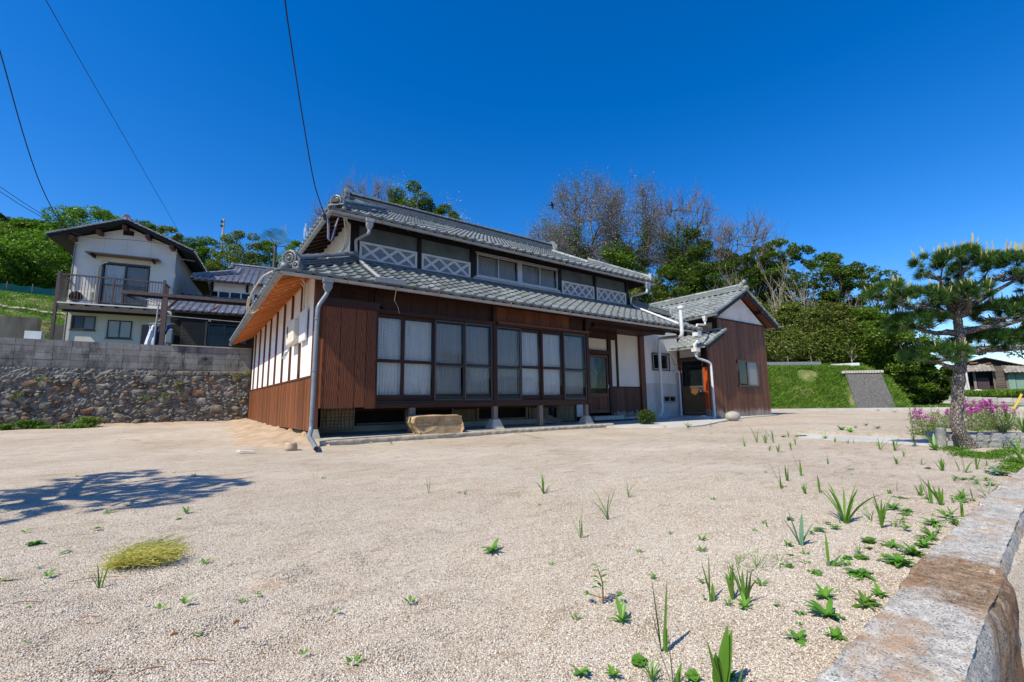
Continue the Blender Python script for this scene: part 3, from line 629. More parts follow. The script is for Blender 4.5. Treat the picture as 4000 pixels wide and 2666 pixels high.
# electricity meter box on the side wall
mb = P('meter_box', 'cream_plastic', (1.60, 1.735, 9.78, 10.55, 1.92, 2.42), bevel=.03); P('meter_window', 'dark', (1.595, 1.602, 10.32, 10.42, 2.08, 2.32), parent=mb)
P('meter_backboard', 'white_paint', (1.70, 1.742, 9.12, 9.70, 1.90, 2.52), bevel=.01)
pipe(H, 'service_conduit', [(1.70, 9.32, 2.5), (1.70, 9.32, 3.05), (1.62, 9.25, 3.12), (1.42, 10.2, 3.02), (1.22, 11.4, 2.92), (1.06, 11.7, 2.80), (.93, 11.4, 2.84), (.93, 10.9, 3.05), (1.02, 9.9, 3.22), (1.1, 9.0, 3.12)], .016, 'pvc_cream', .3)
pipe(H, 'service_conduit', [(1.70, 9.40, 2.5), (1.70, 9.40, 3.0), (1.60, 9.35, 3.08), (1.40, 10.3, 2.98), (1.20, 11.5, 2.88), (1.04, 11.8, 2.77), (.91, 11.5, 2.80), (.90, 11.0, 3.0)], .013, 'pvc_cream', .3)
m = MB(); m.tube([(1.66, 9.62, 2.02), (1.56, 9.66, 1.86), (1.50, 9.70, 1.66)], [.012, .012, .012], 7); m.tube([(1.50, 9.70, 1.72), (1.44, 9.74, 1.58)], .016, 7); m.build('loose_cable_end', 'gutter', H)
m = MB(); m.box(.955, .985, 10.75, 10.80, 2.80, 3.42); m.build('cable_bracket', 'steel', H)
# --- rafters and soffit of the side eave
sid = P('side_soffit', 'orangewood', (0, .001, 0, .001, 0, .001))
bpy.data.objects.remove(sid)
E0, EZ = 1.10, 2.93                        # eave line x (side), tile deck height there
def zs(d): return EZ+.5*d                  # deck height at distance d inside the eave
for q in np.arange(8.95, 18.9, .36):
    m = MB(); m.beam((1.15, q, 2.855), (1.80, q, 3.18), .05, .085); m.build('rafter', 'orangewood', H)
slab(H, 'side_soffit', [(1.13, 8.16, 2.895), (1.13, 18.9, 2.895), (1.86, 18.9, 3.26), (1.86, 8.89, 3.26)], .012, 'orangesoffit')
P('eave_fascia', 'orangewood', (1.12, 1.145, 8.16, 18.92, 2.85, 2.93))
# front eave soffit and rafters (dark)
for q in np.arange(1.5, 13.1, .40):
    m = MB(); m.beam((q, 8.13, 2.865), (q, 8.95, 3.26), .05, .07); m.build('front_rafter', 'darkwood', H)
slab(H, 'front_soffit', [(1.2, 8.14, 2.895), (13.2, 8.14, 2.895), (13.2, 9.9, 3.775), (2.9, 9.9, 3.775)], .014, 'darkwoodX')
P('front_fascia', 'darkwoodX', (1.12, 13.2, 8.135, 8.16, 2.85, 2.925))
# --- lower roof
FX0, FX1 = 1.06, 13.2
slab(H, 'lower_front_roof', [(1.12, 8.11, 2.93), (13.2, 8.11, 2.93), (13.2, 8.95, 3.35), (12.15, 10.0, 3.875), (3.01, 10.0, 3.875)], .03, 'black_timber')
LF = [o for o in C.objects if o.name == 'lower_front_roof'][0]
LS = slab(H, 'lower_side_roof', [(1.12, 8.11, 2.93), (1.12, 18.95, 2.93), (2.73, 18.95, 3.735), (2.73, 9.72, 3.735)], .03, 'black_timber')
items = tile_field(LF, (1.12, 8.08, 2.93), (1, 0, 0), (0, 1, .5), 12.2, 2.2, lambda u, v: u > (v*.894) and u < 12.08 and (1.12+u) < 12.15+(10-(8.08+v*.894))+.1)
items += tile_field(LS, (1.09, 18.95, 2.93), (0, -1, 0), (1, 0, .5), 10.84, 1.85, lambda u, v: u < 10.84-(v*.894)-.05)
# --- upper storey
UX0, UX1, UY = 2.73, 12.15, 10.0
P('upper_left_wall', 'plaster', (UX0+.04, UX0+.12, 10.08, 16.4, 3.7, 4.95))
P('upper_back_wall', 'plaster', (UX0+.1, UX1, 16.3, 16.4, 3.7, 4.95)); P('upper_right_wall', 'plaster', (UX1-.1, UX1, 10.1, 16.3, 3.7, 4.95))
P('upper_front_wall', 'slateplaster', (UX0+.1, 5.86, UY+.03, UY+.1, 3.7, 4.95)); P('upper_front_wall', 'slateplaster', (9.02, UX1-.05, UY+.03, UY+.1, 3.7, 4.95))
P('upper_window_wall', 'black_timber', (5.86, 9.02, UY+.03, UY+.1, 4.70, 4.95), (5.86, 9.02, UY+.03, UY+.1, 3.7, 4.0))
posts = [(2.73, 2.90), (4.335, 4.425), (5.84, 6.0), (8.88, 9.05), (10.47, 10.56), (12.02, 12.16)]
for a, b in posts: P('upper_post', 'black_timber', (a, b, UY-.03, UY+.06, 3.85, 4.92))
P('upper_wall_plate', 'black_timber', (2.7, 12.2, UY-.04, UY+.05, 4.74, 4.92))
def namako(x0, x1, z0, z1, n):
    fr = MB(); f = .055; yy = UY-.012
    fr.box(x0, x0+f, yy-.02, UY+.03, z0, z1); fr.box(x1-f, x1, yy-.02, UY+.03, z0, z1); fr.box(x0+f, x1-f, yy-.02, UY+.03, z0, z0+f); fr.box(x0+f, x1-f, yy-.02, UY+.03, z1-f, z1)
    pn = fr.build('lattice_panel', 'namako_white', H, bevel=.006)
    MB().box(x0+f, x1-f, UY-.004, UY+.028, z0+f, z1-f).build('slate_backing', 'namako_tile', pn)
    ax, bx, az, bz = x0+f, x1-f, z0+f, z1-f; w = bx-ax; h = bz-az; p = w/n; hw = .031 if n == 3 else .026
    for sg in (1, -1):
        for k in range(-2, n+2):
            xa = ax+(k+.0)*p+ (p*.5 if False else 0); 
            x_s, x_e = (xa, xa+p) if sg > 0 else (xa+p, xa)
            # clip the centre line to the panel
            t0, t1 = 0.0, 1.0; dx = x_e-x_s
            for lim, s_ in ((ax, 1), (bx, -1)):
                if dx == 0: continue
                t = (lim-x_s)/dx
                if (dx*s_) > 0: t0 = max(t0, t)
                else: t1 = min(t1, t)
            if t1-t0 < .08: continue
            pa = Vector((x_s+dx*t0, UY-.018+.001*(sg), az+h*t0)); pb = Vector((x_s+dx*t1, UY-.018+.001*sg, az+h*t1))
            m = MB(); m.beam(pa, pb, .026, .052, (0, 0, 1)) if False else None
            d = (pb-pa).normalized(); nrm = Vector((d.z, 0, -d.x))*hw
            m.prism([pa-nrm, pb-nrm, pb+nrm, pa+nrm], (0, .022, 0), None); m.build('lattice_bar', 'namako_white', pn)
namako(2.92, 4.32, 3.92, 4.365, 3); namako(4.44, 5.83, 3.92, 4.365, 3); namako(9.06, 10.46, 3.92, 4.365, 4); namako(10.57, 12.01, 3.92, 4.365, 4)
for a, b in ((6.02, 7.40), (7.49, 8.87)):
    window(H, 'upper_window', a, b, 4.03, 4.66, UY-.015, .035, 'sash_silver', mull=((a+b)/2,), curtain='curtain', pane_mats=['glass_screen', 'glass_screen'])
P('upper_window_post', 'sash_silver', (7.40, 7.49, UY-.05, UY+.03, 4.0, 4.66)); P('upper_window_sill', 'sash_silver', (5.95, 8.94, UY-.075, UY+.03, 3.985, 4.022)); P('upper_window_lintel', 'sash_silver', (5.98, 8.90, UY-.05, UY+.03, 4.665, 4.70))
P('rain_apron', 'conc_pale', (5.9, 9.0, UY-.05, UY+.02, 3.93, 3.982))
for q in np.arange(5.9, 9.0, .3): pass
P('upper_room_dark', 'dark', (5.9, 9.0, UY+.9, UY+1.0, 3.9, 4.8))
wr = ridge(H, (2.72, UY-.06, 3.80), (12.3, UY-.06, 3.80), 3, .17, 'ridge', caps=False)
# --- hip ridges of the lower roof
def zt(d): return 2.93+.5*d
items_cap = ridge(H, (1.27, 8.26, 3.0), (2.78, 9.77, 3.79), 3, .22)
onigawara(H, (1.24, 8.23, 3.04), (-1, -1, 0), .84)
items_cap += ridge(H, (12.2, 9.9, 3.90), (13.05, 9.05, 3.50), 3, .22); onigawara(H, (13.1, 9.0, 3.55), (1, -1, 0), .7, 'tile_new', ball=False)
# --- upper roof
AX, AY, AZ, RY = 2.16, 9.41, 4.73, 13.2; RZ = AZ+.5*(RY-AY); BX = 12.78; gX0, gX1 = 3.3, 11.55
UF = slab(H, 'upper_front_roof', [(AX, AY, AZ), (BX, AY, AZ), (gX1, AY+(BX-gX1), AZ+.5*(BX-gX1)), (gX1, RY, RZ), (gX0, RY, RZ), (gX0, AY+(gX0-AX), AZ+.5*(gX0-AX))], .05, 'black_timber')
UB = slab(H, 'upper_back_roof', [(AX, 17.05, AZ), (BX, 17.05, AZ), (gX1, 17.05-(BX-gX1), AZ+.5*(BX-gX1)), (gX1, RY, RZ), (gX0, RY, RZ), (gX0, 17.05-(gX0-AX), AZ+.5*(gX0-AX))], .05, 'black_timber')
UL = slab(H, 'upper_left_roof', [(AX, AY, AZ), (AX, 17.05, AZ), (gX0+.3, 17.05-(gX0+.3-AX), AZ+.5*(gX0+.3-AX)), (gX0+.3, AY+(gX0+.3-AX), AZ+.5*(gX0+.3-AX))], .05, 'black_timber')
UR = slab(H, 'upper_right_roof', [(BX, AY, AZ), (BX, 17.05, AZ), (gX1-.3, 17.05-(BX-gX1+.3), AZ+.5*(BX-gX1+.3)), (gX1-.3, AY+(BX-gX1+.3), AZ+.5*(BX-gX1+.3))], .05, 'black_timber')

for gx in (gX0+.25, gX1-.3):
    m = MB(); m.prism([(gx, AY+1.5, AZ+.6), (gx, 17.05-1.5, AZ+.6), (gx, RY, RZ-.02)], (.05, 0, 0), None); m.build('gable_wall', 'plaster', H)
S5 = math.sqrt(1.25)
def inU(u, v):
    x = AX+u; y = AY+v/S5
    if y > RY-.05: return False
    lo = AX+(y-AY) if y < AY+(gX0-AX) else gX0; hi = BX-(y-AY) if y < AY+(BX-gX1) else gX1
    return lo-.02 < x < hi+.05
items += tile_field(UF, (AX, AY-.03, AZ+.005), (1, 0, 0), (0, 1, .5), BX-AX, 4.35, inU)
side = tile_field(UL, (AX-.03, 17.05, AZ+.005), (0, -1, 0), (1, 0, .5), 7.7, 1.65, lambda u, v: v/S5 < u < 7.7-v/S5)
side += tile_field(UB, (BX, 17.08, AZ+.005), (-1, 0, 0), (0, -1, .5), BX-AX, 4.35, lambda u, v: inU(BX-AX-u, v)) + tile_field(UR, (BX+.03, AY, AZ+.005), (0, 1, 0), (-1, 0, .5), 7.7, 1.65, lambda u, v: v/S5 < u < 7.7-v/S5)
items_cap += ridge(H, (3.38, RY, RZ+.02), (11.52, RY, RZ+.02), 6, .30, 'ridge')
onigawara(H, (3.36, RY, RZ+.12), (-1, 0, 0), 1.0); onigawara(H, (11.56, RY, RZ+.1), (1, 0, 0), 1.05, 'tile_new')
clips(H, (3.5, RY-.17, RZ+.02), (11.4, RY-.17, RZ+.02), .0, 28, -1)
items_cap += ridge(H, (AX+.10, AY+.10, AZ+.07), (3.92, AY+1.82, AZ+.93), 3, .24); onigawara(H, (AX+.10, AY+.10, AZ+.10), (-1, -1, 0), .82)
items_cap += ridge(H, (BX-.10, AY+.10, AZ+.07), (11.2, AY+1.58, AZ+.84), 2, .22, 'tile_new', 'tile_new'); onigawara(H, (BX-.06, AY+.06, AZ+.10), (1, -1, 0), .6, 'tile_new', ball=False)
items_cap += ridge(H, (3.70, RY-.1, RZ+.02), (3.70, AY+1.62, AZ+.86), 1, .18); items_cap += ridge(H, (3.42, RY-.1, RZ+.0), (3.42, AY+1.4, AZ+.74), 0, .14, capr=.8)
items_cap += ridge(H, (11.42, RY-.1, RZ+.0), (11.42, AY+1.45, AZ+.76), 0, .14, 'tile_new', 'tile_new')
m = MB()
for i in range(22): yy = RY-.1-i*.12*1; m.tube([(gX0-.03, yy, AZ+.5*(yy-AY)+.02), (gX0+.12, yy, AZ+.5*(yy-AY)+.02)], .04, 8)
m.build('verge_tile_row', 'ridge', H, smooth=True)
m = MB(); m.beam((gX0-.02, AY+1.2, AZ+.55), (gX0-.02, RY, RZ-.05), .05, .14); m.build('bargeboard', 'black_timber', H)
# soffits of the upper eaves
slab(H, 'upper_soffit', [(AX+.03, AY+.03, AZ-.055), (BX-.03, AY+.03, AZ-.055), (BX-.6, AY+.7, AZ+.25), (AX+.66, AY+.7, AZ+.25)], .012, 'black_timber')
slab(H, 'upper_side_soffit', [(AX+.03, AY+.03, AZ-.055), (AX+.03, 17, AZ-.055), (AX+.68, 16.4, AZ+.26), (AX+.68, AY+.7, AZ+.26)], .012, 'black_timber')
for q in np.arange(AY+.5, 16.8, .36): m = MB(); m.beam((AX+.03, q, AZ-.09), (AX+.72, q, AZ+.24), .05, .065); m.build('upper_rafter', 'darkwood', H)
for q in np.arange(AX+.5, BX-.3, .4): m = MB(); m.beam((q, AY+.03, AZ-.09), (q, AY+.7, AZ+.22), .05, .06); m.build('upper_rafter', 'black_timber', H)
caps = sorted(items_cap, key=lambda it: it[1].translation.length)
pieces('roof_tile', items+side, 300, 'roof_tiles'); pieces('cap_tile', caps, 300, 'cap_tiles')
# --- gutters and downpipes
gutter(H, (1.09, 8.09, 2.885), (12.9, 8.09, 2.855), .052, 'gutter'); gutter(H, (1.09, 8.06, 2.88), (1.09, 19.0, 2.85), .052, 'gutter_dark', 1.2)
gutter(H, (AX-.02, AY-.03, AZ-.045), (BX+.02, AY-.03, AZ-.075), .052, 'gutter'); gutter(H, (AX-.02, AY-.05, AZ-.05), (AX-.02, 17.0, AZ-.08), .052, 'gutter', 1.6)
hopper(H, (1.83, 8.03, 2.80), 1, 'gutter_dark'); hopper(H, (2.93, AY-.06, AZ-.12), 1, 'gutter'); hopper(H, (12.35, AY-.06, AZ-.14), 1, 'gutter')
pipe(H, 'downpipe', [(1.83, 8.03, 2.66), (1.82, 8.03, 2.58), (1.67, 7.96, 2.33), (1.655, 7.95, .30), (1.60, 7.80, .17), (1.60, 7.55, .12), (1.56, 7.10, .05)], .036, 'slatepipe', .08, [(1.665, 7.955, 2.12), (1.66, 7.95, 1.25), (1.655, 7.95, .45)])
MB().tube([(1.562, 7.12, .052), (1.5595, 7.095, .049)], .031, 12).build('spout_shade_plug', 'black', H)  # solid near-black plug stands for the unlit inside of the spout
pipe(H, 'downpipe', [(2.93, AY-.06, AZ-.28), (2.93, AY-.06, AZ-.38), (2.81, 9.90, 4.33), (2.83, 9.90, 4.08), (2.85, 9.86, 3.95), (2.85, 9.82, 3.90), (2.83, 9.2, 3.56), (2.81, 8.20, 3.05)], .034, 'gutter', .05)
m = MB(); m.box(2.65, 3.25, 8.00, 8.03, 2.93, 3.02); m.build('splash_guard', 'slatepipe', H)
pipe(H, 'downpipe', [(12.35, AY-.06, AZ-.30), (12.35, AY-.05, AZ-.42), (12.20, 9.93, 4.25), (12.20, 9.93, 4.02), (12.20, 9.88, 3.95), (12.16, 9.75, 3.86), (12.04, 8.02, 3.0)], .036, 'pvc', .05)
pipe(H, 'eave_conduit', [(2.45, AY+.05, AZ-.05), (2.62, 9.95, 4.72), (2.68, 10.0, 4.45), (2.66, 10.1, 4.15), (2.3, 10.6, 3.92), (2.1, 10.9, 3.85)], .022, 'pvc_cream', .15); pipe(H, 'eave_conduit', [(2.40, AY+.02, AZ-.05), (2.56, 9.92, 4.70), (2.62, 10.0, 4.42), (2.60, 10.1, 4.10), (2.25, 10.55, 3.92)], .018, 'pvc_cream', .15)
m = MB(); m.box(AX-.02, AX+.75, AY+.02, AY+.035, AZ-.12, AZ-.085); m.build('cable_bracket', 'steel', H)
for dx, mt in ((0, 'black'), (.02, 'pvc'), (.035, 'cloth_blue'), (.05, 'rust')):
    MB().tube(smooth_path([(2.02+dx, 9.3, 4.52), (2.05+dx, 9.3, 4.3), (2.06+dx, 9.3, 4.02), (2.13+dx, 9.32, 4.0), (2.2+dx*.7, 9.34, 4.3), (2.3, 9.36, 4.6)], 4, .08), .008, 5).build('cable_loop', mt, H)
# --- shutter box
TB = P('shutter_box', 'dark', (1.90, 2.84, 8.39, 8.58, .66, 2.50))
xs_ = [1.885, 2.16, 2.43, 2.63, 2.82]
for i in range(4): MB().box(xs_[i]+.004, xs_[i+1]-.004, 8.352-.004*(i % 2), 8.39, .625-(.02 if i == 3 else 0)-.012*random.random(), 2.44).build('shutter_board', 'board', TB)
P('shutter_head', 'darkwoodX', (1.865, 2.86, 8.33, 8.60, 2.44, 2.60), parent=TB); P('shutter_side', 'board', (1.86, 1.885, 8.345, 8.60, .62, 2.44), parent=TB); P('shutter_side', 'darkwood', (2.82, 2.85, 8.345, 8.60, .60, 2.44), parent=TB)
# --- veranda front: beam, posts, glazed doors
P('floor_beam', 'darkwoodX', (2.85, 5.66, 8.55, 8.68, .60, .705)); P('floor_beam', 'darkwoodX', (5.67, 8.60, 8.545, 8.68, .60, .708)); P('door_track', 'black', (2.86, 8.58, 8.53, 8.70, .712, .735))
P('veranda_floor', 'darkwoodX', (1.9, 8.58, 8.69, 10.0, .62, .70))
for x0, x1, zb in ((3.61, 3.73, .09), (5.615, 5.725, .31), (6.94, 7.05, .09), (8.50, 8.60, .28)): P('veranda_post', 'greywood' , (x0, x1, 8.56, 8.67, zb, .60), bevel=.004)
for x, s_ in ((5.67, .13), (8.55, .12)):
    m = MB(); m.box(x-s_-.04, x+s_+.04, 8.62-s_-.04, 8.62+s_+.04, .085, .31, .085); m.build('post_footing', 'conc', H, bevel=.008)
P('veranda_post', 'darkwood', (5.595, 5.69, 8.53, 8.66, .735, 2.98)); P('veranda_post', 'darkwood', (8.575, 8.66, 8.53, 8.66, .60, 2.98)); P('veranda_post', 'darkwood', (2.84, 2.88, 8.56, 8.66, .735, 2.98))
P('lintel', 'darkwoodX', (2.86, 5.595, 8.50, 8.66, 2.455, 2.53)); P('lintel', 'darkwoodX', (5.69, 8.64, 8.485, 8.66, 2.455, 2.535)); P('lintel_ledge', 'board', (5.69, 8.64, 8.45, 8.484, 2.50, 2.53))
P('eave_beam', 'darkwoodX', (1.8, 13.2, 8.56, 8.68, 2.90, 3.06))
xq = 1.9; n_ = 0
while xq < 8.5:
    w = random.choice((.24, .28, .3, .22)); MB().box(xq+.003, min(8.55, xq+w)-.003, 8.60-random.uniform(0, .006), 8.63, 2.53 if xq > 2.86 else 2.60, 2.90).build('transom_board', 'board' if 5.7 < xq < 7.9 else 'darkwood', H); xq += w
def door_leaf(x0, x1, kind, off):
    y = 8.60+off; z0, z1 = .738, 2.452
    if kind == 'wood':
        s_ = .055; m = MB(); m.box(x0, x0+s_, y-.018, y+.018, z0, z1); m.box(x1-s_, x1, y-.018, y+.018, z0, z1); m.box(x0+s_, x1-s_, y-.017, y+.017, z0, z0+.115); m.box(x0+s_, x1-s_, y-.017, y+.017, z1-.055, z1); m.box(x0+s_, x1-s_, y-.016, y+.016, 1.49, 1.555)
        o = m.build('sliding_door', 'redwood' if False else 'darkwood', H, bevel=.003); g0, g1 = 'glass', 'glass'
    else:
        s_ = .03; m = MB(); m.box(x0, x0+s_, y-.02, y+.02, z0, z1); m.box(x1-s_, x1, y-.02, y+.02, z0, z1); m.box(x0+s_, x1-s_, y-.019, y+.019, z0, z0+.035); m.box(x0+s_, x1-s_, y-.019, y+.019, z1-.035, z1); m.box(x0+s_, x1-s_, y-.018, y+.018, 1.455, 1.48)
        o = m.build('screen_door', 'sash', H, bevel=.003); m = MB(); m.box(x0+s_, x1-s_, y+.004, y+.016, z0+.035, z0+.13); m.build('kick_panel', 'black', o); m = MB(); m.box(x0+s_, x1-s_, y+.004, y+.015, 1.485, 1.53); m.build('inner_rail', 'black', o); g0, g1 = 'glass_screen', 'glass_screen'
    for za, zb, g in ((z0+.1, 1.49, g0), (1.54, z1-.04, g1)):
        m = MB(); m.add([(x0+s_, y, za), (x1-s_, y, za), (x1-s_, y, zb), (x0+s_, y, zb)], [(0, 1, 2, 3)]); m.build('pane', g, o)
    curtain_mesh(o, x0+.03, x1-.03, 1.54, z1-.06, y+.10, 'curtain'); curtain_mesh(o, x0+.03, x1-.03, z0+.1, 1.54, y+.10, 'curtain2')
for i, (a, b, kd) in enumerate([(2.87, 3.475, 'wood'), (3.44, 4.17, 'wood'), (4.15, 4.87, 'alu'), (4.86, 5.58, 'alu'), (5.71, 6.42, 'alu'), (6.41, 7.08, 'wood'), (7.05, 7.78, 'wood'), (7.77, 8.56, 'alu')]): door_leaf(a, b, kd, (0, .028)[i % 2] if kd == 'wood' else (-.03 if i % 2 else -.002))
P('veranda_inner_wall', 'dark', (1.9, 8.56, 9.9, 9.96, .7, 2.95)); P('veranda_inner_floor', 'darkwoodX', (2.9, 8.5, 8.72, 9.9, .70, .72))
P('veranda_return_wall', 'darkwood', (8.60, 8.66, 8.68, 10.45, .6, 3.0))
# --- under the veranda: recess with low boards, frames and bamboo lattices
yb = 9.88
P('foundation_strip', 'conc', (1.9, 8.6, yb-.02, yb+.1, .09, .22)); P('understorey_rail', 'greywood', (2.95, 5.2, yb-.06, yb-.02, .235, .275), (5.9, 7.5, yb-.06, yb-.02, .235, .275)); P('understorey_rail', 'darkwoodX', (2.0, 8.6, yb-.06, yb-.02, .52, .59))
for a, b, n_ in ((5.28, 5.90, 5), (7.62, 8.3, 6)): boards(H, 'low_board', a, b, .235, .55, yb-.03, n_, 'palewood', .015)
for q in (4.05, 5.24, 5.95, 7.5, 7.6): P('understorey_stud', 'greywood', (q-.03, q+.03, yb-.08, yb-.02, .22, .55))
def lattice(x0, x1, y, z0, z1, nx, nz, r=.006):
    b = MB(); b.box(x0, x1, y+.02, y+.05, z0, z1); o = b.build('clay_infill', 'soil', H)
    for i in range(nx): x = x0+(x1-x0)*(i+.5)/nx; MB().tube([(x, y, z0), (x+random.uniform(-.02, .02), y-.01, (z0+z1)/2), (x+random.uniform(-.01, .01), y, z1)], r*1.5, 5).build('bamboo_rod', 'palewood', o)
    for i in range(nz): z = z0+(z1-z0)*(i+.5)/nz; MB().tube([(x0, y-.012, z), (x1, y-.012, z+random.uniform(-.01, .01))], r, 5).build('bamboo_slat', 'palewood', o)
lattice(2.1, 2.75, 9.3, .2, .6, 9, 6); lattice(8.62, 9.3, 9.82, .12, .58, 12, 7)
P('lattice_back', 'dark', (8.6, 9.4, 9.9, 9.95, .1, .7)); P('understorey_side', 'darkwood', (9.3, 9.36, 9.8, 10.4, .1, .7)); P('low_lintel', 'darkwoodX', (8.6, 9.36, 9.76, 9.86, .58, .7))
m = MB(); m.beam((7.75, 9.35, .30), (8.15, 9.15, .12), .03, .14); m.build('loose_plank', 'greywood', H)
# --- entrance wall, set back
EY = 10.40
P('entrance_wall', 'plaster_aged', (8.6, 10.42, EY+.02, EY+.08, .2, 3.3), (11.5, 13.1, EY+.02, EY+.08, 1.15, 3.3), (10.42, 11.5, EY+.02, EY+.08, 2.3, 3.3))
P('entrance_post', 'darkwood', (10.36, 10.47, EY-.06, EY+.04, .2, 3.2)); P('entrance_post', 'darkwood', (11.42, 11.56, EY-.06, EY+.04, .2, 3.2)); P('entrance_post', 'black_timber', (11.86, 11.94, EY-.02, EY+.04, 1.16, 3.2)); P('entrance_post', 'redwood', (13.06, 13.3, EY-.08, EY+.06, .06, 3.3))
P('entrance_beam', 'darkwoodX', (10.3, 11.9, EY-.05, EY+.0, 2.75, 3.0)); P('entrance_head', 'darkwoodX', (10.3, 11.5, EY-.07, EY+.01, 2.22, 2.36)); P('entrance_tie', 'darkwoodX', (9.6, 13.0, 9.2, 9.32, 2.88, 3.02))
dr = P('entrance_door', 'redwood', (10.48, 10.56, EY-.03, EY+.01, .30, 2.2), (11.33, 11.41, EY-.03, EY+.01, .30, 2.2), (10.56, 11.33, EY-.029, EY+.009, 2.12, 2.2), (10.56, 11.33, EY-.029, EY+.009, .80, .93), (10.56, 11.33, EY-.029, EY+.009, .30, .42), (10.92, 10.96, EY-.028, EY+.008, .42, .80))
P('door_pane', 'glass_dark', (10.56, 11.33, EY-.005, EY-.001, .93, 2.12), parent=dr)
for a, b in ((10.57, 10.91), (10.97, 11.32)): P('door_panel', 'board', (a, b, EY-.018, EY-.004, .43, .79), parent=dr)
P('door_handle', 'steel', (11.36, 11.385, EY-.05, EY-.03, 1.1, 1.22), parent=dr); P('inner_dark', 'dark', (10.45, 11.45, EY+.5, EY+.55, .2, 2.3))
P('dado_cap', 'darkwoodX', (11.56, 13.06, EY-.03, EY+.015, 1.13, 1.165)); boards(H, 'dado_board', 11.56, 13.06, .16, 1.13, EY+.01, 7, wood('weathered_dado', (.12, .05, .03), (.035, .018, .012), weather=((.25, .2, .18), -.42)) , .02)
# --- white wall with the small windows
WY = 10.34
P('kitchen_wall', 'plaster_aged', (13.3, 13.72, WY, WY+.12, 1.30, 3.25), (14.66, 15.32, WY, WY+.12, 1.30, 3.25), (13.72, 14.66, WY, WY+.12, 1.30, 1.80), (13.72, 14.66, WY, WY+.12, 2.40, 3.25))
P('concrete_plinth', 'conc_pale', (13.3, 14.22, WY-.012, WY+.12, .03, 1.30), (14.22, 15.0, WY-.012, WY+.12, .03, .60), (14.22, 15.0, WY-.012, WY+.12, .84, 1.30), (15.0, 15.32, WY-.012, WY+.12, .03, 1.30), (14.2, 15.0, WY-.035, WY-.012, .56, .60))
fr = window(H, 'kitchen_window', 13.74, 14.64, 1.81, 2.39, WY-.01, .035, 'sash_silver', mull=(14.19,), panes='glass_dark'); P('window_surround', 'black_timber', (13.68, 14.70, WY-.07, WY-.04, 2.39, 2.42), (13.68, 13.705, WY-.07, WY-.04, 1.76, 2.39), (14.675, 14.70, WY-.07, WY-.04, 1.76, 2.39), (13.705, 14.675, WY-.069, WY-.041, 1.775, 1.80), parent=fr)
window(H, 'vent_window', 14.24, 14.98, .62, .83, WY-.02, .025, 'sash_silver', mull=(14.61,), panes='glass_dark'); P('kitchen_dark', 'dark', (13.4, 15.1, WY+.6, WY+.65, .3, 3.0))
# --- vent pipe and drain pipes
pipe(H, 'vent_pipe', [(13.62, 10.02, .18), (13.80, 10.12, .20), (13.92, 10.15, .40), (13.92, 10.15, 2.85), (13.85, 10.05, 2.93), (12.06, 7.98, 2.60), (12.04, 7.93, 2.7), (12.04, 7.93, 3.43)], .055, 'pvc', .09, [(13.92, 10.15, 1.7), (13.92, 10.15, 2.35), (12.04, 7.93, 2.75)])
m = MB(); m.tube([(12.04, 7.93, 3.42), (12.04, 7.93, 3.45), (12.04, 7.93, 3.475), (12.04, 7.93, 3.52), (12.04, 7.93, 3.545)], [.06, .09, .095, .08, .04], 14); m.build('vent_cap', 'pvc', H, smooth=True)
pipe(H, 'drain_pipe', [(14.9, 10.28, 1.76), (15.05, 10.24, 1.76), (15.14, 10.2, 1.74), (15.14, 10.2, 1.5), (15.14, 10.2, .05)], .035, 'pvc', .06, [(15.14, 10.2, 1.0), (15.14, 10.2, .4)])
MB().tube(smooth_path([(14.2, 10.22, 3.0), (14.4, 10.2, 2.5), (14.7, 10.2, 2.35), (14.95, 10.22, 1.95), (15.2, 10.2, 2.15)], 5, .2), .008, 5).build('wall_cable', 'black', H)
# ================================================================== ANNEX
A = thing('annex', 'single storey annex with tall brown cedar siding, white gable and grey tiled roof', 'house', (17.9, 9.1, 0))
def Q(name, mat, *boxes, parent=None, **k):
    m = MB()
    for b in boxes: m.box(*b)
    return m.build(name, mat, parent or A, **k)
AYF = 9.1
Q('front_wall', 'dark', (16.1, 17.33, AYF+.03, AYF+.08, 0, 3.7), (18.92, 19.75, AYF+.03, AYF+.08, 0, 3.7), (17.33, 18.92, AYF+.03, AYF+.08, 0, 1.18), (17.33, 18.92, AYF+.03, AYF+.08, 2.2, 3.7), (15.36, 16.1, AYF+.03, AYF+.08, 0, 2.7))
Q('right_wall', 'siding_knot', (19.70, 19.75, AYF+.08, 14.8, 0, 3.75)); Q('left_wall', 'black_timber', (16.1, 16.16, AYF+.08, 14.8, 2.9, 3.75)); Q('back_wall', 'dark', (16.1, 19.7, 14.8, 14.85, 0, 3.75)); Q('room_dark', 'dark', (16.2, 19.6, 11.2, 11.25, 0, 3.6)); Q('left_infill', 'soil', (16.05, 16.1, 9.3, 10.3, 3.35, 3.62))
def top_(x): return 3.74 if x > 16.1 else 2.62+.5*(x-15.0)
def bot_(x): return .035-.03*(x-15.3)/4.4+.02
xq = 15.32; 
while xq < 19.74:
    w = random.uniform(.115, .15); x1 = min(19.745, xq+w)
    if x1 > 17.33 and xq < 18.92 and not (xq < 17.33 and x1 > 17.33 and x1-17.33 < .02):
        for za, zb in ((bot_(xq), 1.16), (2.21, 3.74)): MB().box(xq+.003, x1-.003, AYF-.004-random.uniform(0, .006), AYF+.02, za, zb).build('siding_board', 'siding_knot', A)
    else:
        m = MB(); yy = AYF-.004-random.uniform(0, .006); m.prism([(xq+.003, yy, bot_(xq)), (x1-.003, yy, bot_(xq)), (x1-.003, yy, top_(x1 if x1 < 16.1 else (xq+x1)/2)), (xq+.003, yy, top_(xq))], (0, .024, 0), None); m.build('siding_board', 'siding_knot', A)
    xq = x1
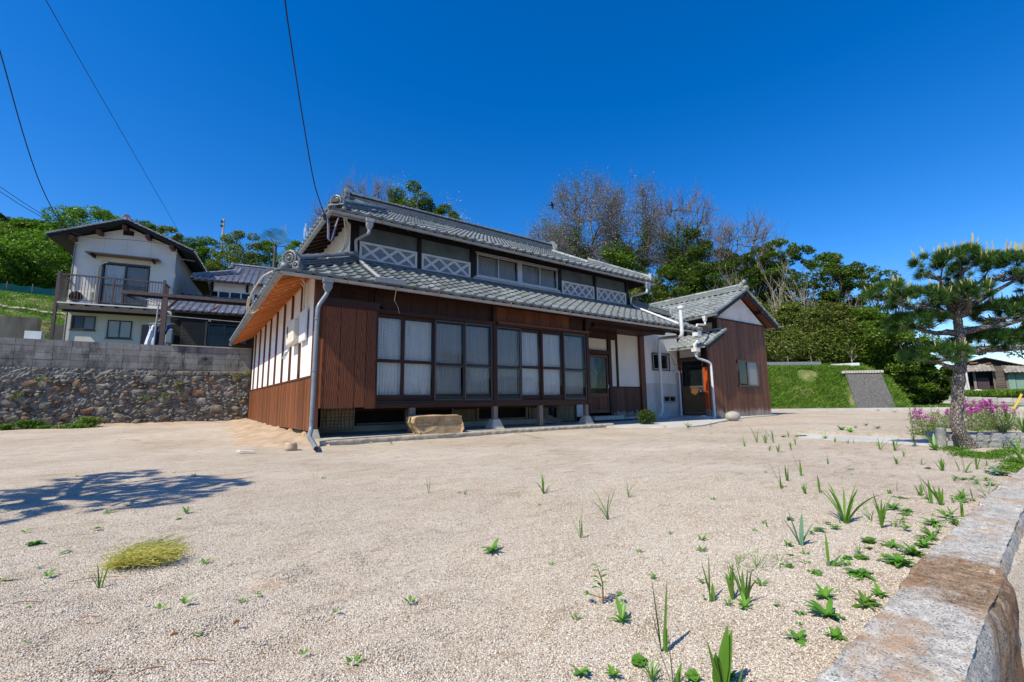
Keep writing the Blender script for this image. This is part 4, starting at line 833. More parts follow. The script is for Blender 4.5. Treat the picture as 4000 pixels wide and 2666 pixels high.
m = MB(); m.prism([(16.12, AYF+.0, 3.77), (19.74, AYF+.0, 3.77), (17.93, AYF+.0, 4.78)], (0, .05, 0), None); m.build('gable_plaster', 'plaster_old', A)
Q('gable_rail', 'black_timber', (15.95, 19.80, AYF-.05, AYF+.05, 3.735, 3.775)); Q('right_corner_board', 'siding_knot', (19.735, 19.76, AYF-.012, AYF+.1, .02, 3.73))
wf = window(A, 'sliding_window', 17.36, 18.90, 1.19, 2.19, AYF-.02, .035, 'sash', mull=(18.03,), pane_mats=['glass_dark', 'glass_frost']); Q('window_casing', 'siding_knot', (17.30, 18.96, AYF-.04, AYF-.012, 2.195, 2.235), (17.30, 18.96, AYF-.04, AYF-.012, 1.145, 1.185), (17.30, 17.335, AYF-.04, AYF-.012, 1.185, 2.195), (18.925, 18.96, AYF-.04, AYF-.012, 1.185, 2.195), parent=wf)
curtain_mesh(wf, 17.42, 17.7, 1.25, 2.1, AYF+.12, 'curtain2')
# roof
RX, EV0, EV1, VZ = 17.93, 15.45, 20.42, 3.80; RZ2 = VZ+.5*(RX-EV0); VY = 8.82
RL = slab(A, 'left_roof', [(EV0, VY, VZ), (EV0, 14.9, VZ), (RX, 14.9, RZ2), (RX, VY, RZ2)], .05, 'black_timber'); RR = slab(A, 'right_roof', [(EV1, VY, VZ), (EV1, 14.9, VZ), (RX, 14.9, RZ2), (RX, VY, RZ2)], .05, 'black_timber')
it = tile_field(RL, (EV0-.02, 14.9, VZ+.005), (0, -1, 0), (1, 0, .5), 6.17, 2.8, lambda u, v: v < 2.74, 'tile_new', .008)
it2 = tile_field(RR, (EV1+.02, VY, VZ+.005), (0, 1, 0), (-1, 0, .5), 6.17, 2.8, lambda u, v: v < 2.74, 'tile_new', .008)
for sg, ex in ((1, EV0), (-1, EV1)):
    m = MB(); m.beam((ex, VY+.03, VZ-.10), (RX, VY+.03, RZ2-.10), .05, .16); m.build('bargeboard', 'black_timber', A)
    m = MB(); m.beam((ex+sg*.05, VY+.2, VZ-.055), (RX, VY+.2, RZ2-.06), .34, .012); m.build('verge_soffit', 'board', A)
    n_ = 12
    for k in range(n_):
        a = Vector((ex, VY-.02, VZ+.02)).lerp(Vector((RX, VY-.02, RZ2+.02)), k/n_); b = Vector((ex, VY-.02, VZ+.02)).lerp(Vector((RX, VY-.02, RZ2+.02)), (k+1)/n_)
        m = MB(); m.beam(a+Vector((0, 0, .022)), b+Vector((0, 0, .0)), .06, .085); m.build('verge_tile', 'tile_new', A, bevel=.008)
for zx in (19.15, 17.93): MB().tube([(zx, VY-.03, VZ+.5*(EV1-zx)-.2 if zx > 18 else RZ2-.22), (zx, AYF+.02, VZ+.5*(EV1-zx)-.2 if zx > 18 else RZ2-.22)], .075, 10).build('purlin_end', 'darkwood', A)
caps2 = ridge(A, (RX, VY+.05, RZ2+.03), (RX, 14.9, RZ2+.03), 4, .26, 'tile_new', 'tile_new'); og = onigawara(A, (RX, VY+.12, RZ2+.14), (0, -1, 0), .62, 'tile_new', ball=False)
m = MB(); m.sphere((RX, VY+.05, RZ2+.36), .085, 10, 7); m.sphere((RX-.06, VY+.05, RZ2+.30), .05, 8, 6); m.sphere((RX+.06, VY+.05, RZ2+.30), .05, 8, 6); m.build('finial', 'tile_new', og, smooth=True)
MB().tube([(RX, VY-.10, RZ2+.10), (RX, VY+.16, RZ2+.10)], .085, 12).build('ball_end_cap', 'tile_new', A, smooth=True)
# lean-to and its hood
Q('lean_to_wall', 'plaster_aged', (15.30, 15.35, 9.38, 10.34, 2.28, 2.66)); Q('lean_to_post', 'redwood', (15.27, 15.37, 10.24, 10.34, .1, 2.7)); Q('lean_to_post', 'redlacquer', (15.24, 15.33, 9.13, 9.27, .34, 1.86)); Q('lean_to_post', 'darkwood', (15.25, 15.34, 9.125, 9.275, 1.86, 2.66)); Q('lean_to_post', 'greywood', (15.235, 15.335, 9.125, 9.275, .06, .34))
Q('lean_to_rail', 'redwood', (15.27, 15.34, 9.28, 10.24, 2.20, 2.28))
d_ = Q('service_door', 'brownmetal', (15.29, 15.33, 9.30, 9.35, .11, 2.19), (15.29, 15.33, 10.17, 10.22, .11, 2.19), (15.29, 15.33, 9.35, 10.17, 2.13, 2.19), (15.29, 15.33, 9.35, 10.17, .11, .20), (15.288, 15.332, 9.35, 10.17, 1.13, 1.20))
Q('door_panel', plain('brown_door_panel', (.14, .075, .03), (.11, .058, .024), 3, .5, .02), (15.305, 15.315, 9.35, 10.17, .20, 1.13), parent=d_); Q('door_pane', 'glass_dark', (15.308, 15.312, 9.35, 10.17, 1.20, 2.13), parent=d_); Q('door_kick_rail', 'steel', (15.285, 15.289, 9.36, 10.16, .215, .225), parent=d_)
kb = MB().sphere((15.24, 9.42, 1.15), .032, 10, 7); kb.tube([(15.29, 9.42, 1.15), (15.24, 9.42, 1.15)], .015, 8); kb.build('door_knob', 'steel', d_, smooth=True)
lb = Q('key_box', 'black', (15.24, 15.285, 9.37, 9.46, .90, 1.09), parent=d_, bevel=.008); Q('key_box_face', 'white_paint', (15.232, 15.242, 9.385, 9.445, .96, 1.08), parent=d_, bevel=.004)
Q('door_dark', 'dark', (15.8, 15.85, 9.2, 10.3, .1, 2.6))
HD = slab(A, 'hood_roof', [(14.82, 8.82, 2.60), (14.82, 10.34, 2.60), (16.1, 10.34, 3.24), (16.1, 8.82, 3.24)], .04, 'black_timber')
it += tile_field(HD, (14.80, 10.42, 2.61), (0, -1, 0), (1, 0, .5), 1.6, 1.44, lambda u, v: v < 1.5, 'tile_new', .01)
for k in range(6):
    a = Vector((14.80, 8.80, 2.63)).lerp(Vector((16.18, 8.80, 3.30)), k/6); b = Vector((14.80, 8.80, 2.63)).lerp(Vector((16.18, 8.80, 3.30)), (k+1)/6); m = MB(); m.beam(a+Vector((0, 0, .02)), b, .06, .08); m.build('verge_tile', 'tile_new', A, bevel=.008)
m = MB(); m.beam((14.84, 8.86, 2.50), (16.12, 8.86, 3.13), .05, .13); m.build('bargeboard', 'black_timber', A)
ridge(A, (16.03, 8.86, 3.27), (16.03, 10.3, 3.27), 2, .14, 'tile_new', caps=False)
pieces('roof_tile', it+it2, 300, 'roof_tiles'); pieces('cap_tile', caps2, 300, 'cap_tiles')
# gutters, hoppers and pipes
gutter(A, (EV0-.07, 8.66, VZ-.03), (EV0-.07, 9.95, VZ-.07), .055, 'gutter', name='gutter'); gutter(A, (14.75, 8.86, 2.57), (14.75, 10.55, 2.55), .055, 'pvc'); gutter(A, (EV1+.07, 8.62, VZ-.03), (EV1+.07, 14.9, VZ-.05), .055, 'gutter')
hopper(A, (EV0-.07, 9.15, VZ-.10), .9, 'pvc'); 
m = MB(); m.box(14.30, 14.56, 8.82, 9.02, 2.90, 3.13); m.box(14.27, 14.59, 8.79, 9.05, 3.13, 3.20, ); m.box(14.37, 14.49, 8.86, 8.98, 2.80, 2.90); m.build('rainwater_box', 'pvc', A, bevel=.01)
pipe(A, 'overflow_pipe', [(EV0-.07, 9.15, VZ-.26), (EV0-.08, 9.14, VZ-.36), (15.0, 9.0, 3.38), (14.46, 8.92, 3.33), (14.44, 8.92, 3.18)], .034, 'pvc', .06)
pipe(A, 'overflow_pipe', [(14.43, 8.92, 2.84), (14.43, 8.92, 2.72), (14.2, 8.9, 2.60), (14.2, 8.9, 2.48), (14.24, 8.9, 2.42)], .04, 'pvc', .06)
Q('rainwater_box', 'pvc', (14.14, 14.38, 8.80, 9.0, 2.34, 2.46), (14.2, 14.32, 8.85, 8.95, 2.26, 2.34), bevel=.01)
pipe(A, 'downpipe', [(14.26, 8.9, 2.30), (14.26, 8.9, 2.18), (14.35, 8.88, 2.12), (14.84, 8.82, 2.02), (14.98, 8.80, 1.95), (14.99, 8.80, 1.7), (15.0, 8.80, .03)], .04, 'pvc', .07, [(14.99, 8.8, 1.6), (15.0, 8.8, .25)])
# stone things standing by the house
def blob(name, mat, c, sx, sy, sz, label, cat, seed=1, flat_=.0, box=0.0, n=26, mrows=16, loc=None, rough=.03):
    rr = random.Random(seed); m = MB(); ph = [rr.uniform(0, 6) for _ in range(6)]
    for i in range(mrows+1):
        t = PI*i/mrows
        for k in range(n):
            a = 2*PI*k/n; d = Vector((math.sin(t)*math.cos(a), math.sin(t)*math.sin(a), math.cos(t)))
            if box: e = box; q = max(abs(d.x), abs(d.y), abs(d.z)); d = d*(1-e)+d/q*e*.92
            w = 1+rough*(math.sin(3*a+ph[0]+2*t)+math.sin(5*t+ph[1])+.6*math.sin(7*a+ph[2]-3*t)+.5*math.sin(11*a+ph[3]+6*t))
            m.v.append((c[0]+d.x*sx*w, c[1]+d.y*sy*w, c[2]+d.z*sz*w))
    for i in range(mrows):
        for k in range(n): k2 = (k+1) % n; m.f.append((i*n+k, (i+1)*n+k, (i+1)*n+k2, i*n+k2))
    o = m.build(name, mat, None, smooth=True); tag(o, label, cat); return o
st = MB(); prof = [(3.66, 0), (3.60, .1), (3.52, .22), (3.54, .33), (3.62, .355), (4.5, .355), (4.58, .33), (4.63, .22), (4.64, .08), (4.60, 0)]
nn = 13; VV = []
for j, (yy, sc) in enumerate([(8.20, .90), (8.17, .97), (8.18, 1.0), (8.35, 1.0), (8.55, 1.0), (8.60, .95)]):
    for i, (x, z) in enumerate(prof): VV.append((4.08+(x-4.08)*sc+.01*fbm(x*7, yy*5), yy+.02*fbm(x*5, z*9), .088+(z*(sc if z > .2 else 1))+.006*fbm(x*9, yy*8)))
np_ = len(prof); FF = [(j*np_+i, j*np_+(i+1) % np_, (j+1)*np_+(i+1) % np_, (j+1)*np_+i) for j in range(5) for i in range(np_)]
st.add(VV, FF+[tuple(range(np_-1, -1, -1)), tuple(5*np_+i for i in range(np_))]); o = st.build('stepping_stone', 'sandstone', None, bevel=.03); tag(o, 'big tan natural stepping stone set in front of the veranda glass doors', 'stone')
sm = o.modifiers.new('sub', 'SUBSURF'); sm.levels = 2; sm.render_levels = 2; sm.subdivision_type = 'SIMPLE'; tx = bpy.data.textures.new('chip', 'CLOUDS'); tx.noise_scale = .12; dm = o.modifiers.new('chip', 'DISPLACE'); dm.texture = tx; dm.strength = .05; dm.texture_coords = 'GLOBAL'
blob('boulder', 'boulder', (14.55, 7.92, .14), .26, .22, .165, 'smooth round grey boulder on the concrete beside the annex siding', 'stone', 3, n=30, rough=.015)
blob('rock', MAT['soil'], (1.30, 7.55, .06), .09, .08, .07, 'small rusty brown rock beside the grey downpipe spout', 'stone', 5, box=.5, rough=.05)
m = MB(); m.beam((.62, 7.75, .035), (.80, 7.60, .025), .05, .012); m.beam((.64, 7.68, .045), (.83, 7.55, .03), .035, .008, (0.3, 0, 1)); tag(m.build('plastic_scrap', 'white_paint'), 'small white plastic scrap lying on the bare soil', 'litter')
MB().tube([(3.05, 8.03, 2.98), (3.06, 8.02, 2.8), (3.03, 8.02, 2.62), (3.1, 8.02, 2.5), (3.14, 8.03, 2.38)], .006, 5).build('frayed_string', 'greywood', H)
# ================================================================== BLOCK WALL AND STONE WALL
BW = thing('block_wall', 'grey concrete block garden wall running along the top of the rough stone wall', 'wall', (-1.2, 18.9, 1.6))
blk = MB(); blk.box(-.196, .196, 0, .12, -.096, .096); bme = blk.mesh('concrete_block'); bme.materials.append(MAT['block'])
def wb(x): return 1.64+.20*(x+4.2)/3.2 if x < -1.0 else 1.84+.065*min(1, (x+1.0)/3)
its = []
for c in range(-52, 12):
    x = -.62+.4*c+.2
    for r_ in range(6):
        z = 2.70-.1-.2*r_
        if z-.1 < wb(x)-.12: continue
        if x > -.65 and x < 2.2 and r_ == 2 and c == 2: continue
        its.append((BW, TR(x, 18.90+random.uniform(-.003, .003)+ (.0 if x > -.62 else .012), z), bme))
pieces('concrete_block', its, 300, 'concrete_blocks')
m = MB(); m.box(-22, 4.2, 18.93, 18.99, 1.3, 2.69); m.build('mortar_core', 'mortar', BW)
m = MB(); m.box(-.62, 4.2, 18.86, 19.06, 2.702, 2.735); m.build('coping', 'conc', BW)
xd = -.62+.4*2+.2; m = MB(); m.box(xd-.196, xd+.196, 18.91, 18.93, 2.204, 2.396); db = m.build('diamond_vent_block', 'block', BW)
m = MB(); pts = [(-.17, 0), (0, .085), (.17, 0), (0, -.085)]
for a, b in zip(pts, pts[1:]+pts[:1]): m.beam((xd+a[0], 18.903, 2.3+a[1]), (xd+b[0], 18.903, 2.3+b[1]), .02, .028)
for sx in (-1, 1):
    for sz in (-1, 1): m.beam((xd+sx*.19, 18.903, 2.3+sz*.09), (xd+sx*.09, 18.903, 2.3+sz*.045), .02, .02)
m.build('diamond_lattice', 'block', db); m = MB(); m.prism([(xd-.10, 18.904, 2.3), (xd, 18.904, 2.34), (xd+.10, 18.904, 2.3), (xd, 18.904, 2.26)], (0, .004, 0), None); m.build('vent_shade_plate', 'dark', db)  # last piece: near-black plate painting the shade of the vent hole
# bed course: hollow blocks laid on their sides, sloping with the ground
for c in range(0, 36):
    x = -5.9+.135*c; z = wb(x)-.08
    if x > -1.15: break
    m = MB(); m.torus((x, 18.865, z), (0, -1, 0), .043, .018, n=10, m=5); m.disc((x, 18.875, z), (0, 1, 0), .045, .004, 10); 
    o = m.build('hollow_block_end', 'block', BW); 
    m = MB(); m.disc((x, 18.866, z), (0, 1, 0), .034, .006, 10); m.build('dark_hole_disc', 'dark', o)  # solid dark disc, the shade inside the hole put into its colour
m = MB(); n_ = 60
for i in range(n_): x0 = -22+i*.42; x1 = x0+.42; m.box(x0, x1, 18.87, 18.95, wb(x0)-.16, wb(x0)-.0)
m.build('bed_course', 'conc_rough', BW)
SWL = thing('stone_wall', 'old retaining wall of brown and grey field stones set in rough mortar', 'wall', (-1.2, 18.9, 0))
xs_ = np.arange(-9, 2.3, .05); zs_ = np.arange(-.1, 1.86, .05); V = []; F = []; nx = len(xs_)
for z in zs_:
    for x in xs_: V.append((x, 18.735+.07*z+.05*fbm(x*5, z*7)+.03*fbm(x*13, z*15, 2)+random.uniform(-.02, .02), z))
for j in range(len(zs_)-1):
    for i in range(nx-1): a = j*nx+i; F.append((a, a+1, a+nx+1, a+nx))
m = MB(); m.add(V, F); m.build('mortar_face', 'mortar', SWL); m = MB(); m.box(-22, 4, 18.93, 18.97, -.3, 1.8); m.build('mortar_backing', 'mortar', SWL)
def rock_mesh(seed):
    rr = random.Random(seed); m = MB(); pts = []
    ph = [rr.uniform(0, 6.28) for _ in range(5)]
    n, k = 8, 5
    for i in range(k+1):
        t = PI*i/k
        for j in range(n):
            a = 2*PI*j/n; d = Vector((math.sin(t)*math.cos(a), math.cos(t), math.sin(t)*math.sin(a))); w = 1+.18*math.sin(2*a+ph[0])+.16*math.sin(3*a+ph[1])+rr.uniform(-.2, .2)
            q = max(abs(d.x), abs(d.z)); d = d*(.6+.4/max(q, .5)*.8); m.v.append((d.x*w*.5, -d.y*.5, d.z*w*.5))
    for i in range(k):
        for j in range(n): j2 = (j+1) % n; m.f.append((i*n+j, (i+1)*n+j, (i+1)*n+j2, i*n+j2))
    me = m.mesh('wall_stone'); me.materials.append(MAT['stone']); return me
rocks = [rock_mesh(i) for i in range(12)]
its = []; placed = []
def try_stone(x, z, w, h):
    for (a, b, c, d) in placed:
        if abs(x-a) < (w+c)*.43 and abs(z-b) < (h+d)*.43: return False
    placed.append((x, z, w, h)); return True
rr = random.Random(5)
for (wmin, wmax, N) in ((.30, .46, 260), (.20, .30, 900), (.13, .2, 3000), (.07, .13, 7000)):
    for _ in range(N):
        x = rr.uniform(-8, 2.1); z = rr.uniform(.02, 1.0)**1.0*wb(x)
        if wmin > .3 and z > .75: continue
        w = rr.uniform(wmin, wmax); h = w*rr.uniform(.5, .85)
        if z+h/2 > wb(x)-.12 or z-h/2 < -.06: continue
        if try_stone(x, z, w, h):
            M4 = TR(x, 18.76+.07*z+rr.uniform(-.01, .035), z) @ Matrix.Rotation(rr.uniform(-.5, .5), 4, 'Y') @ Matrix.Diagonal((w*1.04, rr.uniform(.10, .2), h*1.04, 1)); its.append((SWL, M4, rr.choice(rocks)))
its.sort(key=lambda t: -abs(t[1].col[0].length)*(2 if -5 < t[1].translation.x < 1.8 else .1))
for p, M4, me in its[:290]: place(me, 'wall_stone', p, M4)
pieces('wall_stone', its[290:], 0, 'small_wall_stones')
# loose course of bricks and flat stones on the right end of the wall top
for i in range(14):
    x = -1.05+i*.2; w = random.uniform(.12, .19); m = MB(); z = wb(x)-.09; m.box(x, x+w, 18.80, 18.95, z-.05, z+random.uniform(.02, .05)); m.build('cap_brick', 'stone', SWL, bevel=.01)

# ================================================================== NEIGHBOUR HOUSE (rotated 9 degrees)
NA = -R(9); NO = Vector((-4.39+.0, 27.3, 0))
N = thing('neighbour_house', 'two storey white rendered house with brown balcony and low gable roof', 'house', NO, NA); N['_rot'] = 1
def NB(name, mat, *boxes, parent=None, **k):
    m = MB()
    for b in boxes: m.box(*b)
    return m.build(name, mat, parent or N, **k)
# local frame: x along the front, y into the house, z up
NB('front_wall', 'plaster_aged', (-.30, .73, 0, .12, 2.4, 8.3)); NB('front_wall', 'plaster_aged', (2.50, 3.45, 0, .12, 2.4, 8.3)); NB('front_wall', 'plaster_aged', (.73, 2.5, 0, .12, 7.32, 8.3)); NB('front_wall', 'plaster_aged', (.73, 2.5, 0, .12, 2.4, 5.25))
m = MB(); m.prism([(-.30, 0, 8.3), (3.45, 0, 8.3), (1.58, 0, 9.05)], (0, .12, 0), None); m.build('gable', 'plaster_aged', N)
NB('right_wall', 'plaster_aged', (3.33, 3.45, .12, 9.5, 2.4, 8.2)); NB('left_wall', 'plaster_aged', (-.30, -.18, .12, 9.5, 2.4, 8.2)); NB('back_wall', 'plaster_aged', (-.18, 3.33, 9.4, 9.5, 2.4, 8.3)); NB('inside', 'dark', (-.1, 3.3, .9, 1.0, 2.5, 8.2))
for x in (.73, 1.55, 2.45): NB('wall_joint', 'conc', (x-.006, x+.006, -.003, .002, 7.4, 8.6))
for x in (1.1, 2.35): NB('wall_joint', 'conc', (x-.006, x+.006, -.003, .002, 2.6, 5.0))
NR = []
for sg, ex in ((1, -1.06), (-1, 4.2)):
    ez = 8.12; NR.append(slab(N, 'roof_slope', [(ex, -.55, ez), (ex, 9.9, ez), (1.57, 9.9, 9.25), (1.57, -.55, 9.25)], .10, 'black_timber'))
    for k in range(16):
        y0 = -.60; a = Vector((ex, y0, ez+.03)).lerp(Vector((1.57, y0, 9.28)), k/16); b = Vector((ex, y0, ez+.03)).lerp(Vector((1.57, y0, 9.28)), (k+1)/16); m = MB(); m.beam(a+Vector((0, 0, .025)), b, .14, .06); m.build('verge_tile', 'tile_blue', N)
    m = MB(); m.beam((ex, -.56, ez-.08), (1.57, -.56, 9.25-.08), .05, .14); m.build('bargeboard', 'black_timber', N)
sl = (9.25-8.12)/2.63
ntile = tile_field(NR[1], (4.22, -.5, 8.13), (0, 1, 0), (-1, 0, sl), 10.4, 2.85, lambda u, v: True, 'tile_blue'); ntile += tile_field(NR[0], (-1.08, 9.9, 8.13), (0, -1, 0), (1, 0, sl), 10.4, 2.85, lambda u, v: True, 'tile_blue')
pieces('roof_tile', ntile, 120, 'roof_tiles'); cc = ridge(N, (1.57, -.5, 9.28), (1.57, 9.8, 9.28), 2, .24, 'tile_blue', 'tile_blue'); pieces('cap_tile', cc, 60)
onigawara(N, (1.57, -.56, 9.30), (0, -1, 0), .7, 'tile_blue')
for x, z in ((-.28, 8.22), (.61, 8.62), (1.50, 8.98), (2.38, 8.68), (3.33, 8.30)): NB('purlin_end', 'redwood', (x-.08, x+.08, -.5, .0, z-.14, z+.04))
vt = NB('gable_vent', 'dark', (1.36, 1.76, -.02, .01, 8.69, 8.90)); 
for k in range(6): NB('vent_fin', 'black_timber', (1.38+.066*k, 1.40+.066*k, -.045, -.02, 8.67, 8.92), parent=vt)
aw = NB('window_awning', 'brownmetal', (.24, 2.90, -.55, -.01, 7.54, 7.575)); NB('awning_bracket', 'black_timber', (.42, .48, -.45, 0, 7.42, 7.54), parent=aw); NB('awning_bracket', 'black_timber', (2.62, 2.68, -.45, 0, 7.42, 7.54), parent=aw)
window(N, 'balcony_door', .75, 2.48, 5.28, 7.28, -.0, .05, 'sash', rails=(6.24,), mull=(1.60,), pane_mats=['glass', 'glass_screen']); curtain_mesh(N, .82, 1.58, 5.4, 7.2, .12, 'curtain2'); curtain_mesh(N, 1.62, 2.42, 5.4, 7.2, .16, 'curtain')
for a, b, z0, z1, pm, ct in ((-.08, .73, 4.08, 4.72, ['glass_dark', 'glass_screen'], None), (1.16, 2.04, 3.77, 4.60, ['glass', 'glass'], 'curtain')): 
    window(N, 'ground_floor_window', a, b, z0, z1, -.01, .045, 'sash', mull=((a+b)/2,), pane_mats=pm, curtain=ct); NB('window_ledge', 'sash', (a-.05, b+.05, -.07, -.0, z0-.04, z0-.005))
    NB('window_recess', 'dark', (a, b, .3, .32, z0, z1))
NB('back_door', 'brownmetal', (2.40, 2.72, -.03, .0, 2.5, 4.46)); NB('back_door_glass', 'glass_dark', (2.72, 2.95, -.03, .0, 2.5, 4.3)); 
# balcony
bp = NB('balcony_floor', 'white_paint', (-.38, 3.34, -1.0, -.0, 5.08, 5.13)); NB('balcony_beam', 'brownmetal', (-.28, 3.30, -.98, -.90, 4.84, 5.0)); NB('balcony_beam', 'black_timber', (-.28, 3.3, -.5, -.42, 4.80, 4.98))
for k in range(7): NB('balcony_joist', 'black_timber', (.1+.5*k, .16+.5*k, -.95, 0, 4.99, 5.075), parent=bp)
for x in (-.34, 3.30): NB('balcony_post', 'brownmetal', (x-.05, x+.05, -1.0, -.90, 2.5 if x < 0 else 2.5, 6.46))
br = NB('balcony_rail', 'brownmetal', (-.29, 3.25, -.98, -.92, 6.31, 6.37)); NB('balcony_rail', 'brownmetal', (-.29, 3.25, -.965, -.935, 5.24, 5.27)); NB('balcony_rail', 'brownmetal', (-.36, -.31, -.92, 0, 6.31, 6.37)); NB('balcony_rail', 'brownmetal', (3.28, 3.33, -.92, 0, 6.31, 6.37)); NB('balcony_rail', 'brownmetal', (-.36, -.31, -.92, 0, 5.24, 5.27)); NB('balcony_middle_post', 'brownmetal', (1.46, 1.52, -.98, -.92, 5.13, 6.31))
bm = MB().box(-.009, .009, -.009, .009, 0, 1.05).mesh('baluster'); bm.materials.append(MAT['brownmetal'])
for k in range(33):
    x = -.21+k*.106
    if abs(x-1.49) > .04: place(bm, 'baluster', br, TR(x, -.95, 5.27))
for k in range(8):
    for x in (-.335, 3.305): place(bm, 'baluster', br, TR(x, -.85+k*.105, 5.27))
pipe(N, 'downpipe', [(-.24, -.08, 8.0), (-.24, -.08, 2.5)], .035, 'slatepipe'); pipe(N, 'downpipe', [(4.1, .6, 7.95), (3.6, .1, 7.85), (3.5, -.06, 7.6), (3.5, -.06, 2.5)], .035, 'slatepipe'); gutter(N, (4.25, -.5, 8.06), (4.25, 9.9, 8.04), .05, 'gutter_brown')
pipe(N, 'air_pipe', [(.62, -.06, 5.3), (.62, -.06, 7.0), (.72, -.06, 7.22), (.95, -.06, 7.3)], .045, 'pvc_cream', .12); NB('side_window', 'dark', (3.44, 3.46, 5.9, 6.6, 6.6, 7.35))
# outdoor unit
def loc(u, v, z): c, s = math.cos(NA), math.sin(NA); return NO+Vector((u*c-v*s, u*s+v*c, z))
AC = thing('air_conditioner', 'cream air conditioner outdoor unit standing on the brown balcony', 'air conditioner', loc(0, 0, 0), NA)
m = MB(); m.box(-.12, .68, -.62, -.34, 5.16, 5.74); cs = m.build('casing', 'cream_plastic', AC, bevel=.015); m = MB(); m.disc((.16, -.625, 5.46), (0, 1, 0), .235, .01, 24); m.build('fan_shade_disc', 'dark', AC)  # flat dark disc paints the shade behind the fan grille
m = MB(); 
for k in range(5): m.torus((.16, -.635, 5.46), (0, 1, 0), .05+.045*k, .004, n=20, m=4)
for k in range(12): a = 2*PI*k/12; m.tube([(.16, -.635, 5.46), (.16+.235*math.cos(a), -.635, 5.46+.235*math.sin(a))], .003, 4)
m.build('fan_grille', 'black', AC); m = MB(); m.tube([(.16+ .09*math.cos(a)*0, -.60, 5.46) for a in (0, 1)], .01, 4); 
for k in range(3):
    a = 2*PI*k/3; m = MB(); m.add([(.16, -.60, 5.46), (.16+.2*math.cos(a), -.61, 5.46+.2*math.sin(a)), (.16+.2*math.cos(a+.9), -.59, 5.46+.2*math.sin(a+.9))], [(0, 1, 2)]); m.build('fan_blade', 'sash', AC)
for x in (-.05, .6): m = MB(); m.box(x-.03, x+.03, -.62, -.34, 5.13, 5.16); m.build('foot', 'black', AC)
# ---------------- low tiled house to the right of it
T = thing('tiled_house', 'dark timber neighbour house with two tiers of blue grey tiles and roller shutter', 'house', NO, NA); T['_rot'] = 1
def TB_(name, mat, *boxes, parent=None, **k):
    m = MB()
    for b in boxes: m.box(*b)
    return m.build(name, mat, parent or T, **k)
TB_('upper_wall', 'plaster', (5.0, 6.43, .6, .7, 6.50, 7.0)); TB_('upper_wall', 'plaster', (6.55, 12, .6, .7, 6.50, 7.0)); TB_('timber_post', 'black_timber', (6.43, 6.55, .57, .68, 6.5, 7.0)); TB_('timber_post', 'black_timber', (4.86, 4.99, .57, .68, 5.2, 7.0)); TB_('upper_body', 'dark', (4.9, 12, .9, 7, 5.0, 7.0))
TB_('strip_frame', 'white_paint', (5.0, 12, .56, .62, 6.47, 6.53)); TB_('strip_frame', 'white_paint', (5.0, 12, .56, .62, 6.12, 6.19)); TB_('apron_board', 'plaster_aged', (5.0, 12, .58, .64, 5.9, 6.12))
for k in range(14): TB_('strip_mullion', 'white_paint', (5.2+k*.5, 5.26+k*.5, .565, .615, 6.19, 6.47)); TB_('strip_pane', 'glass_dark', (5.26+k*.5, 5.7+k*.5, .60, .604, 6.19, 6.47))
TB_('strip_dark', 'dark', (5.0, 12, .75, .78, 6.0, 6.5))
TU = slab(T, 'upper_roof', [(4.1, -.05, 6.90), (12.5, -.05, 6.90), (12.5, 3.1, 8.40), (5.7, 3.1, 8.40), (5.7, 1.45, 7.62)], .06, 'black_timber')
ti = tile_field(TU, (4.25, -.08, 6.91), (1, 0, 0), (0, 1, .49), 8.2, 3.5, lambda u, v: (u > v*.9 if v*.9 < 1.45 else u > 1.4), 'tile_blue')
TBk = slab(T, 'upper_back_roof', [(5.0, 6.2, 6.90), (12.5, 6.2, 6.90), (12.5, 3.1, 8.4), (5.7, 3.1, 8.4)], .06, 'black_timber'); TLf = slab(T, 'upper_hip_roof', [(4.1, -.05, 6.90), (4.1, 6.2, 6.90), (5.7, 4.7, 7.66), (5.7, 1.45, 7.62)], .06, 'black_timber'); m = MB(); m.prism([(5.75, 1.5, 7.6), (5.75, 4.7, 7.6), (5.75, 3.1, 8.38)], (.05, 0, 0), None); m.build('hip_gable', 'plaster_aged', T)
ca = ridge(T, (5.5, 3.1, 8.42), (12.5, 3.1, 8.42), 5, .28, 'tile_blue', 'tile_blue'); ca += ridge(T, (4.25, .10, 6.99), (5.75, 1.5, 7.72), 3, .22, 'tile_blue', 'tile_blue'); ca += ridge(T, (5.72, 3.0, 8.38), (5.72, 1.4, 7.68), 0, .2, 'tile_blue', 'tile_blue'); ca += ridge(T, (5.92, 3.0, 8.40), (5.92, 1.4, 7.70), 0, .2, 'tile_blue', 'tile_blue')
onigawara(T, (5.46, 3.1, 8.5), (-1, 0, 0), .8, 'tile_blue'); onigawara(T, (4.2, .05, 7.02), (-1, -1, 0), .6, 'tile_blue')
gutter(T, (4.2, -.1, 6.84), (12.5, -.1, 6.82), .05, 'gutter_brown'); hopper(T, (4.9, -.1, 6.78), .8, 'gutter_brown'); pipe(T, 'downpipe', [(4.9, -.1, 6.6), (4.92, .4, 6.35), (4.92, .4, 5.7)], .035, 'gutter_brown')
TLo = slab(T, 'lower_roof', [(3.75, -2.3, 4.86), (12.5, -2.3, 4.86), (12.5, .58, 6.15), (3.75, .58, 6.15)], .06, 'black_timber'); ti += tile_field(TLo, (3.75, -2.33, 4.87), (1, 0, 0), (0, 1, .448), 8.6, 3.15, lambda u, v: u > .05, 'tile_blue')
pieces('roof_tile', ti, 300, 'roof_tiles'); pieces('cap_tile', ca, 120)
